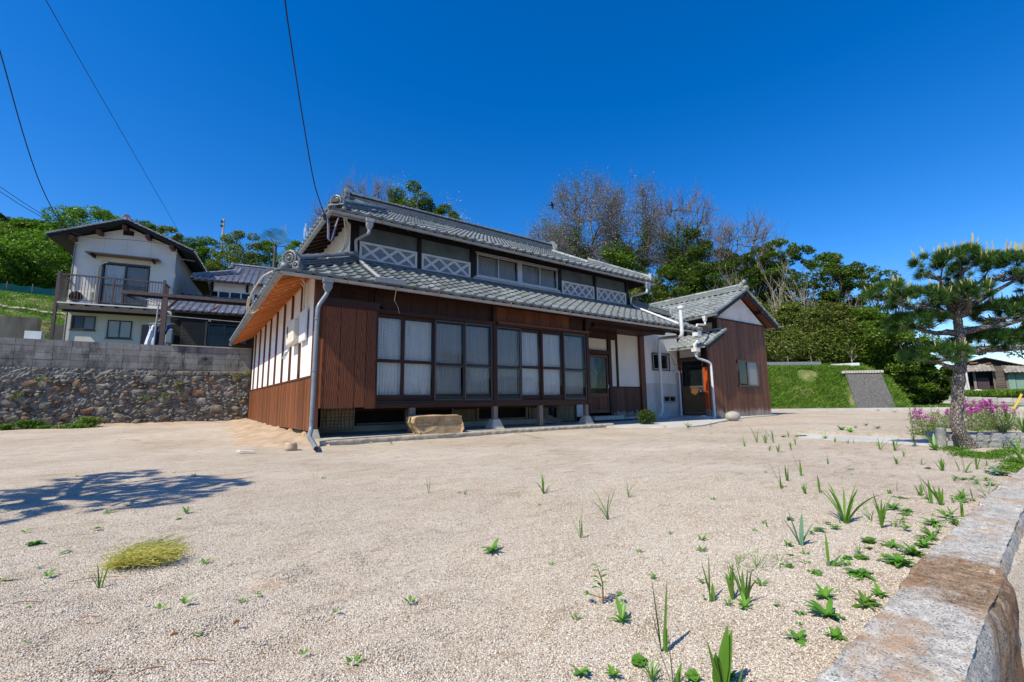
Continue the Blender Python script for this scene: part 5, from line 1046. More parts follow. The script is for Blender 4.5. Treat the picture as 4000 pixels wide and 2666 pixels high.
gutter(T, (3.9, -2.36, 4.80), (12.5, -2.36, 4.78), .05, 'gutter_brown'); pipe(T, 'roof_pipe', [(5.6, -.2, 5.92), (5.5, -1.2, 5.4), (5.35, -2.1, 5.02)], .035, 'rust'); m = MB(); m.beam((3.75, -2.3, 4.9), (3.75, .55, 6.2), .06, .12); m.build('bargeboard', 'redwood', T)
TB_('lower_wall', 'dark', (3.95, 12, -1.75, -1.65, 2.4, 4.85)); TB_('lower_fascia', 'black_timber', (3.9, 12, -1.82, -1.75, 4.48, 4.78))
sh = TB_('roller_shutter', 'brownmetal', (4.22, 5.13, -1.80, -1.78, 2.5, 4.45)); 
for k in range(30): z = 2.52+k*.064; m = MB(); m.tube([(4.23, -1.80, z+.03), (5.12, -1.80, z+.03)], .024, 6); m.build('shutter_slat', 'sash', sh)
TB_('shutter_guide', 'greywood', (5.13, 5.20, -1.84, -1.76, 2.5, 4.5)); window(T, 'patio_window', 5.24, 6.78, 2.5, 4.42, -1.80, .05, 'sash', mull=(5.9,), pane_mats=['glass', 'glass_screen'], curtain='curtain2')
TB_('grey_tank', 'slatepipe', (3.72, 4.0, -2.1, -1.8, 3.4, 4.05), bevel=.05)
# terrace frame with laundry
TF = thing('terrace_frame', 'long dark brown metal canopy beam on a post above the block wall', 'canopy', NO, NA)
m = MB(); m.beam((2.86, -5, 4.95), (7.6, -5, 4.92), .14, .12); m.build('beam', 'brownmetal', TF); m = MB(); m.beam((3.05, -4.95, 4.86), (7.6, -4.95, 4.80), .10, .08); m.build('gutter_rail', 'black_timber', TF); 
m = MB(); m.box(4.15, 4.30, -5.06, -4.94, 2.4, 4.86); m.build('post', 'brownmetal', TF); pipe(TF, 'drain', [(3.3, -4.95, 4.84), (3.98, -5.05, 4.62), (4.03, -5.05, 4.5), (4.0, -5.05, 2.6)], .03, 'gutter', .05)
m = MB(); m.beam((3.0, -5, 4.84), (3.3, -5, 4.72), .06, .05); m.build('brace', 'black_timber', TF)
LP = thing('laundry_pole', 'thin steel laundry pole under the blue grey tiled eave', 'pole', NO, NA); MB().tube([(4.0, -4, 4.31), (6.9, -4, 4.22)], .016, 8).build('tube', 'steel', LP)
for x in (5.55, 5.6): MB().torus((x, -4, 4.2), (1, 0, 0), .04, .006, n=10, m=5).build('peg', 'whiteflower', LP)
def cloth(name, pts, mat, label, th=.04):
    rt = thing(name, label, 'laundry', NO, NA); rows = 9; cols = 7; V = []; F = []
    for j in range(rows):
        t = j/(rows-1)
        for i in range(cols):
            s_ = i/(cols-1); a = Vector(pts[0]).lerp(Vector(pts[1]), s_); b = Vector(pts[3]).lerp(Vector(pts[2]), s_); p = a.lerp(b, t); p.y += th*math.sin(s_*9+t*3)+.02*math.sin(t*11+s_*5); p.x += .02*math.sin(t*6); V.append(tuple(p))
    for j in range(rows-1):
        for i in range(cols-1): a = j*cols+i; F.append((a, a+1, a+cols+1, a+cols))
    m = MB(); m.add(V, F); o = m.build('fabric', mat, rt, smooth=True); sm = o.modifiers.new('t', 'SOLIDIFY'); sm.thickness = .006; return rt
cloth('white_shirt', [(3.78, -4.9, 3.74), (4.0, -4.9, 3.80), (3.98, -4.9, 2.9), (3.68, -4.9, 2.9)], 'cloth_white', 'white and pale blue shirt hung from the brown post'); cloth('navy_garment', [(3.98, -4.85, 3.76), (4.2, -4.85, 3.74), (4.16, -4.85, 2.9), (3.92, -4.85, 2.9)], 'cloth_navy', 'dark navy patterned garment hung beside the white shirt'); cloth('blue_towel', [(4.30, -4.9, 3.78), (4.5, -4.9, 3.84), (4.34, -4.9, 3.45), (4.28, -4.9, 3.40)], 'cloth_blue', 'bright blue cloth pegged right of the brown post')
HG = thing('clothes_hanger', 'pale plastic clothes drying hanger above the laundry', 'hanger', NO, NA); m = MB(); m.beam((3.75, -4.9, 3.82), (4.55, -4.9, 3.86), .05, .015); m.tube([(3.9, -4.9, 3.83), (4.15, -4.9, 4.05), (4.5, -4.9, 3.86)], .006, 5); m.build('frame', 'white_paint', HG); m = MB(); m.tube([(4.15, -4.9, 4.05), (4.15, -4.9, 4.25)], .006, 5); m.build('hook', 'steel', HG)
# dark rendered retaining wall behind, left
DW = thing('rendered_wall', 'dark weathered retaining wall of rough render left of the white house', 'wall', NO, NA)
MB().box(-14, -2.3, 3, 3.4, 2.3, 4.96).build('wall_face', plain('dark_render', (.14, .135, .125), (.05, .05, .048), 1.8, .95, .6, bscale=14, stretch=(1, 1, .35), world=False), DW); MB().box(-2.3, .2, 4.6, 5.0, 2.3, 4.9).build('wall_return', plain('darker_render', (.10, .098, .09), (.045, .045, .042), 2, .95, .5, bscale=14), DW)
m = MB(); m.box(-.85, -.35, -1.8, -1.5, 3.35, 3.72); tag(m.build('cabinet', 'white_paint'), 'small white steel cabinet peeping over the block wall', 'cabinet'); bpy.data.objects['cabinet'].location = NO; bpy.data.objects['cabinet'].rotation_euler = (0, 0, NA)
# ================================================================== TERRAIN beyond the yard
def kerb_r(az):                      # distance of the far kerb along a bearing (from +Y towards +X), between two points
    ax, ay, bx, by = 24.5, 14.6, 37.5, 3.2; s, c = math.sin(az), math.cos(az); dx, dy = bx-ax, by-ay
    den = s*dy-c*dx; t = (ax*dy-ay*dx)/den if abs(den) > 1e-6 else 60; return t if 5 < t < 90 else 40
PR = [  # bearing, list of (r, z)
 (-60, [(18, -.4), (19.2, 2.4), (32.4, 2.4), (33.4, 4.8), (42, 8.3), (50, 9), (85, 22), (120, 26), (200, 20)]),
 (-15, [(18.4, -.4), (19.4, 2.4), (32.2, 2.4), (33.2, 4.8), (42, 7.9), (50, 8.6), (85, 19.5), (120, 24), (200, 20)]),
 (-6, [(18.2, -.4), (19.1, 2.4), (34.0, 2.4), (35.0, 5.0), (43, 8.1), (52, 9), (85, 19), (120, 22), (200, 18)]),
 (8, [(18.6, -.4), (19.4, 2.3), (40, 2.6), (46, 6.0), (52, 8.4), (60, 10), (85, 18), (120, 20), (200, 18)]),
 (24, [(20.0, -.4), (20.9, 1.5), (40, 2.6), (46, 5.0), (52, 7.0), (60, 9), (85, 16), (120, 18), (200, 15)]),
 (45, [(27, -.4), (28.5, .5), (33, 2.0), (38, 3.2), (46, 6.5), (60, 11), (85, 15), (120, 16), (200, 12)]),
 (60, [(-.3, -.25), (.15, .02), (3.0, 2.6), (5.0, 2.85), (12, 5.0), (22, 8.5), (45, 11), (90, 13), (160, 10)]),
 (73.5, [(-.3, -.25), (.15, .02), (3.0, 2.45), (5.2, 2.75), (10, 3.6), (18, 6.2), (40, 8), (90, 9), (160, 8)]),
 (75.5, [(-.3, -.25), (.15, .02), (3.0, 1.5), (5.2, 1.9), (10, 2.2), (18, 4.0), (40, 5), (90, 6), (160, 6)]),
 (77, [(-.3, -.25), (.15, .0), (6, .0), (11, .0), (17, -.1), (24, .6), (40, 1.5), (90, 2), (160, 3)]),
 (100, [(-.3, -.25), (.15, .0), (6, .0), (11, .0), (17, -.1), (24, .4), (40, .6), (90, 1), (160, 2)])]
def prof(i, r, az):
    a, L = PR[i]; L = [((x+kerb_r(az)) if a >= 60 else x, z) for x, z in L]
    if r <= L[0][0]: return L[0][1]
    for (r1, z1), (r2, z2) in zip(L, L[1:]):
        if r <= r2: t = (r-r1)/(r2-r1); return z1+(z2-z1)*t
    return L[-1][1]
def terr(x, y):
    az = math.atan2(x, y); d = math.degrees(az); r = math.hypot(x, y)
    if d <= PR[0][0]: return prof(0, r, az)
    for i in range(len(PR)-1):
        if d <= PR[i+1][0]:
            t = (d-PR[i][0])/(PR[i+1][0]-PR[i][0]); return prof(i, r, az)*(1-t)+prof(i+1, r, az)*t
    return prof(len(PR)-1, r, az)
def polar(az, r): return (math.sin(R(az))*r, math.cos(R(az))*r)
V = []; F = []; azs = np.arange(-60, 100.1, 1.0); rs = np.concatenate([np.arange(17, 60, .55), np.arange(60, 210, 6)]); n = len(azs)
for r_ in rs:
    for a in azs:
        x, y = polar(a, r_); z = terr(x, y); z += (.10*fbm(x*.8, y*.8)+.05*fbm(x*2.6, y*2.6)) if z > .15 else 0
        if y < 19.7 and a < 25: z = -.4
        V.append((x, y, z))
for j in range(len(rs)-1):
    for i in range(n-1): F.append((j*n+i, j*n+i+1, (j+1)*n+i+1, (j+1)*n+i))
hk = NT('hill_ground'); P_ = hk.pos(); col = hk.ramp(hk.noise(P_, .7, 6, .65), [(.30, (.045, .08, .015)), (.5, (.10, .14, .035)), (.62, (.26, .21, .12)), (.8, (.36, .29, .18))]); hk.bump(hk.noise(P_, 6, 5), .6, .1); MAT['hill'] = hk.fin(col, .95, .1)
struct(npmesh('hillside', V, F, 'hill', smooth=True))
# low hills right round the horizon, behind the photographer too
V = []; F = []; n = 180
for j, (r_, zf) in enumerate([(150, 0), (190, .6), (260, 1.0), (330, .9), (420, 0)]):
    for i in range(n):
        a = 2*PI*i/n; h = (16+9*fbm(math.cos(a)*3, math.sin(a)*3)+3*fbm(math.cos(a)*11, math.sin(a)*11))*min(1, max(.55, (abs(math.degrees((a-R(55)+PI) % (2*PI)-PI))-62)/25)); V.append((math.sin(a)*r_, math.cos(a)*r_, -1+h*zf*(1+.04*math.sin(i*2.7+j))))
for j in range(4):
    for i in range(n): i2 = (i+1) % n; F.append((j*n+i, j*n+i2, (j+1)*n+i2, (j+1)*n+i))
struct(npmesh('distant_hills', V, F, 'hill', smooth=True))
# road on which the photographer stands, below the granite wall
rd = MB(); rd.box(-60, 60, -6, .24, -.95, -.9); struct(rd.build('road', plain('asphalt', (.07, .07, .07), (.045, .045, .045), 6, .9, .3, world=True)))

# ================================================================== FOLIAGE TOOLS
def leaves(centers, size, up=.5, aspect=.55, rs=None, flat=None):
    """diamond leaves with random direction, slightly upward facing -> verts, quads"""
    g = rs or rng; c = np.asarray(centers, np.float32); n = len(c); s = (np.asarray(size) if np.ndim(size) else np.full(n, size))*g.uniform(.6, 1.35, n)
    nrm = g.normal(size=(n, 3)); nrm[:, 2] = np.abs(nrm[:, 2])+up; nrm /= np.linalg.norm(nrm, axis=1, keepdims=True)
    t = g.normal(size=(n, 3)) if flat is None else flat+g.normal(size=(n, 3))*.3
    t -= nrm*(t*nrm).sum(1, keepdims=True); t /= np.linalg.norm(t, axis=1, keepdims=True); b = np.cross(nrm, t); L = t*s[:, None]; W = b*(s*aspect)[:, None]*.5; droop = nrm*(s*.12)[:, None]
    V = np.stack([c-L*.5-droop, c-W+droop*.5, c+L*.5-droop, c+W+droop*.5], 1).reshape(-1, 3); F = np.arange(n*4).reshape(-1, 4); return V, F
def branch_system(base, height, spread, g, levels=3, trunk_r=.15, lean=(0, 0), n1=7, start=.35, upw=.6, kink=.12):
    """recursive limbs; returns list of (points, radii) and the tips"""
    out = []; tips = []
    def grow(p, d, L, r, lev):
        k = 5 if lev == 0 else 4; pts = [Vector(p)]; dd = Vector(d).normalized()
        for i in range(k):
            dd = (dd+Vector((g.gauss(0, kink), g.gauss(0, kink), g.gauss(0, kink*.6)+(.05 if lev else 0)))).normalized(); pts.append(pts[-1]+dd*L/k)
        rr = [max(.004, r*(1-.62*i/k)) for i in range(k+1)]; out.append((pts, rr, lev))
        if lev >= levels: tips.append(pts[-1]); tips.append(pts[-2]); return
        nb = n1 if lev == 0 else (5 if lev == 1 else 4)
        for b in range(nb):
            t = start+(1-start)*(b+g.random()*.8)/nb if lev == 0 else .3+.7*(b+g.random())/nb
            i = min(k-1, int(t*k)); q = pts[i].lerp(pts[i+1], t*k-i); a = g.uniform(0, 2*PI); o = Vector((math.cos(a), math.sin(a), 0))
            nd = (dd*.5+o*spread+Vector((0, 0, upw*g.uniform(.5, 1.2)))).normalized(); grow(q, nd, L*g.uniform(.42, .62)*(1.15-.4*t if lev == 0 else 1), rr[i]*.55, lev+1)
        tips.append(pts[-1])
    grow(Vector(base), Vector((lean[0], lean[1], 1)), height, trunk_r, 0); return out, tips
def fan_system(x, y, z0, topz, cw, q, r0_):
    """bare tree: limbs, branches and fine twigs reaching out to a broad rounded crown, each joined to the one below"""
    h = topz-z0; ch = h*.66; cz = topz-ch*.5; out = []; nodes = [[], [], [], []]; fork = Vector((x+q.normal()*.2, y+q.normal()*.2, z0+h*.30)); base = Vector((x, y, z0))
    tr = [base, base.lerp(fork, .5)+Vector((.1, .05, 0)), fork]; out.append((tr, [r0_*1.2, r0_, r0_*.85], 0)); nodes[0] = [fork, tr[1].lerp(fork, .6)]
    for lev, K, f0, f1, rad in ((1, 8, .35, .6, r0_*.55), (2, 60, .45, .85, r0_*.27), (3, 560, .5, 1.0, .018)):
        for k in range(K):
            a = q.uniform(0, 2*PI); u = q.uniform(-.75, 1) if lev < 3 else q.uniform(-.85, 1); rr_ = math.sqrt(max(0, 1-u*u*.8)); f = q.uniform(f0, f1)
            t = Vector((x+cw*rr_*f*math.cos(a), y+cw*rr_*f*math.sin(a), cz+ch*.5*u*(f if lev < 3 else max(f, .75)))); best = None; bd_ = 1e9
            for n_ in nodes[lev-1]:
                dz = t.z-n_.z; d = (t-n_).length+(4 if dz < .15 else 0)
                if d < bd_: bd_ = d; best = n_
            s_ = best; L = (t-s_).length; m1 = s_.lerp(t, .35)+Vector((q.normal(), q.normal(), .6))*L*.06; m2 = s_.lerp(t, .7)+Vector((q.normal(), q.normal(), .4))*L*.06
            out.append(([s_, m1, m2, t], [rad, rad*.8, rad*.6, rad*.4], lev)); nodes[lev] += [m1, m2, t, m1.lerp(m2, .5)]
    for k in range(1500):
        s_ = nodes[3][q.integers(0, len(nodes[3]))]; d = (s_-Vector((x, y, cz-ch*.4))).normalized()+Vector((q.normal(), q.normal(), q.normal()))*.35; L = q.uniform(.3, .9); out.append(([s_, s_+d*L*.5+Vector((q.normal(), q.normal(), 0))*.04, s_+d*L], [.011, .009, .006], 4))
    return out, []
def limbs_mesh(sys_, name, mat, parent, maxlev=9, minr=0):
    V = []; F = []
    m = MB()
    for pts, rr, lev in sys_:
        m.tube(pts, [max(r_, minr) for r_ in rr], 6 if lev == 0 else (4 if lev == 1 else 3), cap=False)
    return m.build(name, mat, parent)
def tree(label, az, r, topz, cw, leaf='leaf_mid', n=6000, size=.16, bark='bark_dark', seed=1, name='tree', cat='tree', crown=.62, lumps=26, group=None, dead=0, flat=1.0, base=None, lumpr=.3, twigs=True, bare=False, extra=None, lean=(0, 0)):
    g = random.Random(seed); q = np.random.default_rng(seed)
    x, y = polar(az, r) if base is None else base; z0 = terr(x, y)-.1; h = topz-z0; t = thing(name, label, cat, (x, y, z0), 0, group)
    sys_, tips = fan_system(x, y, z0, topz, cw, q, max(.05, h*.014)) if bare else branch_system((x, y, z0), h*(.62 if not bare else .55), .75 if not bare else 1.0, g, 3 if not bare else 4, max(.05, h*.016), lean, 8 if bare else 6, .3 if not bare else .22, .7 if not bare else .55)
    # fit the tips into the wished height
    tips = tips or [Vector((x+1, y, z0+1))]; zmax = max(p.z for p in tips); sc = (topz-.3-z0)/(zmax-z0) if bare else min(1.15, (topz-.4-z0)/(zmax-z0)); xm = max(abs(p.x-x) for p in tips); sx = min(1.8, cw/xm) if bare else min(1.0, cw*.85/xm)
    for pts, rr, lev in (() if bare else sys_):
        for p in pts: p.x = x+(p.x-x)*sx; p.y = y+(p.y-y)*sx; p.z = z0+(p.z-z0)*sc
    tips = [s_[0][-1] for s_ in sys_ if s_[2] >= 2]
    limbs_mesh([s_ for s_ in sys_ if s_[2] < 2], 'trunk', bark, t)
    if twigs or bare: limbs_mesh([s_ for s_ in sys_ if s_[2] >= 2], 'twigs', bark, t, minr=.009 if bare else 0)
    if n:
        ch = h*crown; cz = topz-ch/2; C_ = []
        for i in range(lumps):
            a = q.uniform(0, 2*PI); u = q.uniform(-.9, 1); rr = math.sqrt(max(0, 1-u*u))*q.uniform(.55, 1.0)
            C_.append((x+cw*rr*math.cos(a), y+cw*rr*math.sin(a), cz+ch/2*u*.85, cw*lumpr*q.uniform(.6, 1.3)))
        pts = []
        per = n//lumps
        for (a, b, c, rr) in C_:
            d = q.normal(size=(per, 3)); d /= np.linalg.norm(d, axis=1, keepdims=True); d *= (q.uniform(.35, 1, (per, 1))**.6)*rr; d[:, 2] *= .62*flat; pts.append(d+np.array([a, b, c]))
        V, F = leaves(np.concatenate(pts), size, rs=q); npmesh('crown', V, F, leaf, t)
    if extra: extra(t, sys_, tips, q)
    return t
def cluster_part(name, mat, n, size, spread, where='tips', aspect=.5, drop=0, frac=1.0):
    def f(t, sys_, tips, q):
        P_ = np.array([tuple(p) for p in tips]); P_ = P_[q.random(len(P_)) < frac]
        if not len(P_): return
        c = P_[q.integers(0, len(P_), n)]+q.normal(size=(n, 3))*spread; c[:, 2] -= q.uniform(0, drop, n) if drop else 0
        V, F = leaves(c, size, rs=q, aspect=aspect); npmesh(name, V, F, mat, t)
    return f
def multi(*fs):
    def f(*a):
        for g in fs: g(*a)
    return f
def limb_leaves(name, mat, n, size, rad, zlo=0, zhi=1, aspect=.55):
    """leaves clothing the trunk and the main limbs (ivy)"""
    def f(t, sys_, tips, q):
        segs = [(a, b) for pts, rr, lev in sys_ if lev <= 1 for a, b in zip(pts, pts[1:])]; z0 = min(a.z for a, b in segs); z1 = max(b.z for a, b in segs); segs = [s_ for s_ in segs if zlo <= (s_[0].z-z0)/(z1-z0) <= zhi]
        idx = q.integers(0, len(segs), n); tt = q.random(n); A_ = np.array([tuple(segs[i][0]) for i in idx]); B_ = np.array([tuple(segs[i][1]) for i in idx]); c = A_+(B_-A_)*tt[:, None]+q.normal(size=(n, 3))*rad
        V, F = leaves(c, size, rs=q, aspect=aspect); npmesh(name, V, F, mat, t)
    return f
def mass(name, label, cat, regions, mat, n, size, seed, aspect=.5, kind='stuff', up=.5):
    """undergrowth that reads as one mass: many overlapping leaf clumps over the terrain; regions = (az0, az1, r0, r1, h0, h1)"""
    q = np.random.default_rng(seed); pts = []
    for (a0, a1, r0_, r1_, h0, h1, share) in regions:
        k = int(n*share); nc = max(20, k//150); az = q.uniform(a0, a1, nc); rr = q.uniform(r0_, r1_, nc)
        for a, r_ in zip(az, rr):
            kr = kerb_r(R(a)) if r0_ < 25 else 0; x, y = polar(a, r_+kr); z = terr(x, y); H_ = q.uniform(h0, h1); w = q.uniform(.5, 1.3)*min(1.6, .4+H_*.35); m_ = k//nc
            d = q.normal(size=(m_, 3)); d /= np.linalg.norm(d, axis=1, keepdims=True); d *= q.uniform(.5, 1, (m_, 1)); c = d*np.array([w, w, H_*.5]); c += np.array([x, y, z+H_*.5]); pts.append(c)
    V, F = leaves(np.concatenate(pts), size, rs=q, aspect=aspect, up=up); o = npmesh(name, V, F, mat); o['kind'] = kind; o['label'] = label; o['category'] = cat; return o
def grass_patch(name, label, fn, n, h, seed, mat='grass', w=.012, lean=.35):
    """thin blades; fn(q, n) gives x,y,z arrays"""
    q = np.random.default_rng(seed); x, y, z = fn(q, n); n = len(x); hh = h*q.uniform(.45, 1.3, n); a = q.uniform(0, 2*PI, n); ww = w*q.uniform(.7, 1.4, n)
    dx = np.cos(a)*ww; dy = np.sin(a)*ww; lx = q.normal(0, lean, n)*hh; ly = q.normal(0, lean, n)*hh
    V = np.stack([np.stack([x-dx, y-dy, z], 1), np.stack([x+dx, y+dy, z], 1), np.stack([x+dx*.6+lx*.45, y+dy*.6+ly*.45, z+hh*.6], 1), np.stack([x-dx*.2+lx, y-dy*.2+ly, z+hh], 1)], 1).reshape(-1, 3)
    o = npmesh(name, V, np.arange(n*4).reshape(-1, 4), mat); o['kind'] = 'stuff'; o['label'] = label; o['category'] = 'grass'; return o
def tz(x, y): return np.array([terr(a, b) for a, b in zip(x, y)])
def polar_fn(a0, a1, r0_, r1_, kerb=False, keep=None):
    def f(q, n):
        a = np.radians(q.uniform(a0, a1, n)); r_ = q.uniform(r0_, r1_, n)
        if kerb: r_ = r_+np.array([kerb_r(v) for v in a])
        x = np.sin(a)*r_; y = np.cos(a)*r_
        if keep is not None: k = keep(x, y, a, r_); x, y = x[k], y[k]
        return x, y, tz(x, y)-.03
    return f
# ================================================================== LEFT: lawn terraces, hedge net and wooded hill
grass_patch('terrace_grass', 'short green grass on the terraces left of the white house', polar_fn(-18, 2, 33.2, 50), 60000, .14, 3, w=.022)
# two low earth banks across the terrace
for k, (rr_, zz) in enumerate(((37.5, 0),)):
    m = MB(); 
    for a in np.arange(-18, 3, .35):
        x, y = polar(a, rr_+.15*math.sin(a*3)); m.sphere((x, y, terr(x, y)+.02), random.uniform(.12, .2), 6, 4, (1.3, 1, .6))
    o = m.build('terrace_stones', 'conc_rough', None); o['kind'] = 'stuff'; o['label'] = 'low row of stones along the grass terrace'; o['category'] = 'stones'
NF = thing('net_fence', 'low dark green net fence between the grass terrace and the woods', 'fence', (*polar(-10, 47), 8))
fp = [Vector((*polar(a, 47), terr(*polar(a, 47)))) for a in np.arange(-18, 3.1, 1.5)]
for a, b in zip(fp, fp[1:]):
    m = MB(); m.add([a+Vector((0, 0, .05)), b+Vector((0, 0, .05)), b+Vector((0, 0, 1.0)), a.lerp(b, .5)+Vector((0, 0, .9)), a+Vector((0, 0, 1.0))], [(0, 1, 2, 3, 4)]); m.build('net_panel', 'net', NF)
for a in fp: MB().tube([a, a+Vector((0, 0, 1.15))], .03, 5).build('fence_post', 'greywood', NF)
LT = [ # label, az, r, topz, crown radius, leaf, n, size, seed, crown frac
 ('big bright green bush swelling in front of the hill woods', -10.8, 52, 15.0, 4.6, 'leaf_bright', 22000, .20, 11, .95),
 ('bright green shrub at the far left edge behind the net', -14.6, 51, 13.0, 3.0, 'leaf_bright', 9000, .2, 12, .95),
 ('mid green rounded tree directly left of the white gable', -6.6, 55, 15.3, 3.4, 'leaf_mid', 12000, .2, 13, .9),
 ('dark evergreen crown highest at the far left skyline', -14.6, 78, 23.2, 3.2, 'leaf_dark', 9000, .26, 14, .6),
 ('fresh green tree second along the left skyline', -12.4, 74, 21.9, 3.4, 'leaf_bright', 9000, .26, 15, .6),
 ('yellowish green tree below the left skyline', -10.6, 70, 19.6, 3.0, 'leaf_olive', 8000, .24, 16, .7),
 ('leafy green tree rising right behind the white gable ridge', -8.4, 62, 20.9, 4.2, 'leaf_bright', 11000, .23, 17, .6),
 ('second leafy crown behind the white gable, further right', -5.4, 64, 21.6, 2.6, 'leaf_mid', 7000, .23, 18, .6),
 ('olive brown tree right of the white gable on the skyline', -3.0, 70, 23.4, 2.6, 'leaf_olive', 6000, .24, 19, .6),
 ('green tree above the roof between the two neighbour houses', .8, 66, 21.8, 3.2, 'leaf_mid', 10000, .23, 20, .7),
 ('bright bamboo clump above the blue grey tiled ridge', 3.8, 60, 21.4, 3.6, 'leaf_bamboo', 14000, .22, 21, .9),
 ('tall light green tree right of the bamboo clump', 6.2, 62, 21.2, 2.6, 'leaf_bright', 8000, .22, 22, .8),
 ('low green shrub beside the farmhouse roof corner', 9.2, 60, 21.3, 2.4, 'leaf_bright', 8000, .2, 23, .9),
 ('mid green tree deep in the left hill woods', -16.4, 66, 18.5, 3.4, 'leaf_mid', 9000, .24, 24, .8),
 ('dark green thicket tree halfway up the left hill', -12.8, 62, 17.5, 3.0, 'leaf_dark', 9000, .22, 25, .8),
 ('olive thicket tree halfway up the hill near the white house', -8.8, 63, 17.8, 3.0, 'leaf_olive', 8000, .22, 26, .8)]
for lb_, az, r_, tzz, cw, lf, n_, sz, sd_, cf in LT: tree(lb_, az, r_, tzz, cw, lf, n_, sz, seed=sd_, crown=cf, lumps=60, lumpr=.25)
mass('hill_woods', 'mixed green woods covering the hill behind the neighbour houses', 'woods', [(-22, 12, 51, 60, 1.5, 4.5, .3), (-22, 14, 60, 80, 3, 6, .4), (-22, 14, 80, 95, 3, 5.0, .3)], 'leaf_mid', 110000, .28, 31)
mass('hill_scrub', 'brownish green scrub patches on the hill behind the neighbour houses', 'woods', [(-20, 12, 60, 84, 2.5, 6, 1)], 'leaf_olive', 34000, .26, 32)
mass('slope_scrub', 'dark green scrub behind the farmhouse and tiled roofs', 'woods', [(8, 58, 42, 62, 2, 5, 1)], 'leaf_dark', 60000, .3, 33)
# fan palm peeping over the ridge
pt = thing('palm', 'fan palm peeping over the neighbour ridge near the antenna', 'palm', (*polar(6.9, 48), terr(*polar(6.9, 48)))); px, py = polar(6.9, 48); pz = terr(px, py)
MB().tube([(px, py, pz), (px+.1, py, 16.0)], .14, 7).build('trunk', 'bark_dark', pt)
for k in range(22):
    a = k*2.4; e = random.uniform(-.2, 1.1); c = Vector((px+.1+math.cos(a)*.9*math.cos(e), py+math.sin(a)*.9*math.cos(e), 16.1+.9*math.sin(e))); m = MB(); m.tube([(px+.1, py, 16.0), c], .02, 3); d = (c-Vector((px+.1, py, 16.0))).normalized(); sdv = d.cross(Vector((0, 0, 1))).normalized()
    for j in range(-5, 6): q_ = d*math.cos(j*.26)+sdv*math.sin(j*.26); m.add([c, c+q_*.75+sdv*.03, c+q_*.8, c+q_*.75-sdv*.03], [(0, 1, 2, 3)])
    m.build('palm_leaf', 'leaf_dark', pt)
# ================================================================== behind the farmhouse ridge
tree('evergreen with pale blossom heads just behind the farmhouse ridge', 22.6, 46, 24.0, 3.0, 'leaf_dark', 15000, .22, seed=41, crown=.5, lumps=30, extra=cluster_part('blossom', 'blossom', 3000, .12, .4, drop=.3, frac=.6))
tree('smaller blossoming evergreen to the right behind the farmhouse ridge', 26.6, 46, 22.2, 2.4, 'leaf_dark', 7000, .22, seed=42, crown=.5, lumps=20, extra=cluster_part('blossom', 'blossom', 1300, .12, .35, drop=.3, frac=.6))
bl = cluster_part('young_leaves', 'leaf_bright', 800, .10, .15)
tree('bare twiggy tree behind the left end of the farmhouse ridge', 15.4, 50, 25.9, 2.6, n=0, seed=43, bare=True, bark='bark_dark', extra=bl); tree('thin leafless tree above the farmhouse ridge end', 18.9, 52, 27.4, 2.0, n=0, seed=44, bare=True, bark='bark_dark', extra=cluster_part('young_leaves', 'leaf_mid', 400, .1, .15)); tree('low bare tree beside the upper eave corner of the farmhouse', 12.3, 50, 22.4, 2.2, n=0, seed=45, bare=True, bark='bark_dark')
# ================================================================== RIGHT: the wooded hill
ww = cluster_part('wisteria', 'wisteria', 9000, .13, .35, drop=1.6, frac=.35, aspect=.7)
tree('tall bare elm hung with mauve wisteria, left of the right hand group', 45.2, 44, 23.6, 4.6, n=0, seed=51, bare=True, bark='bark_dark', extra=multi(cluster_part('young_leaves', 'leaf_olive', 9000, .12, .22, frac=.8), limb_leaves('climbing_leaves', 'leaf_mid', 15000, .15, .5, 0, .7), ww))
tree('second tall bare elm with ivy up its trunk above the roof', 51.4, 45, 22.9, 4.2, n=0, seed=52, bare=True, bark='bark_dark', extra=multi(cluster_part('young_leaves', 'leaf_olive', 6000, .11, .22), limb_leaves('climbing_leaves', 'leaf_dark', 15000, .16, .4, 0, .9), cluster_part('wisteria', 'wisteria', 6500, .13, .35, drop=1.5, frac=.3, aspect=.7)))
tree('low wisteria covered tree at the left foot of the elms', 40.6, 42, 18.2, 3.0, n=0, seed=53, bare=True, bark='bark_dark', extra=multi(cluster_part('young_leaves', 'leaf_bright', 2200, .14, .6), cluster_part('wisteria', 'wisteria', 5200, .13, .3, drop=1.3, aspect=.7)))
tree('green climbing mass filling the gap under the wisteria', 47.2, 42, 15.6, 4.6, 'leaf_mid', 15000, .2, seed=54, crown=.8, lumps=26, extra=cluster_part('wisteria', 'wisteria', 9000, .13, .8, drop=1.6, aspect=.7))
bd = cluster_part('buds', 'bud', 1900, .10, .15)
tree('bare tree with orange buds over an ivy clad trunk, centre right', 57.4, 44, 20.6, 4.0, n=0, seed=55, bare=True, bark='bark_dark', extra=multi(bd, limb_leaves('ivy', 'leaf_dark', 20000, .16, .5, 0, .8)))
tree('dark ivy column standing beside the orange budded tree', 58.6, 42, 16.3, 1.3, 'leaf_dark', 9000, .18, seed=56, crown=.85, lumps=16, lumpr=.6)
tree('dark ivy mound at the foot of the budded trees', 61.0, 43, 14.6, 2.3, 'leaf_dark', 12000, .19, seed=57, crown=.85, lumps=22)
tree('leaning bare tree with orange buds above the annex roof', 64.0, 42, 16.4, 3.2, n=0, seed=58, bare=True, bark='bark_dark', extra=cluster_part('buds', 'bud', 1600, .10, .15), lean=(.2, -.1))
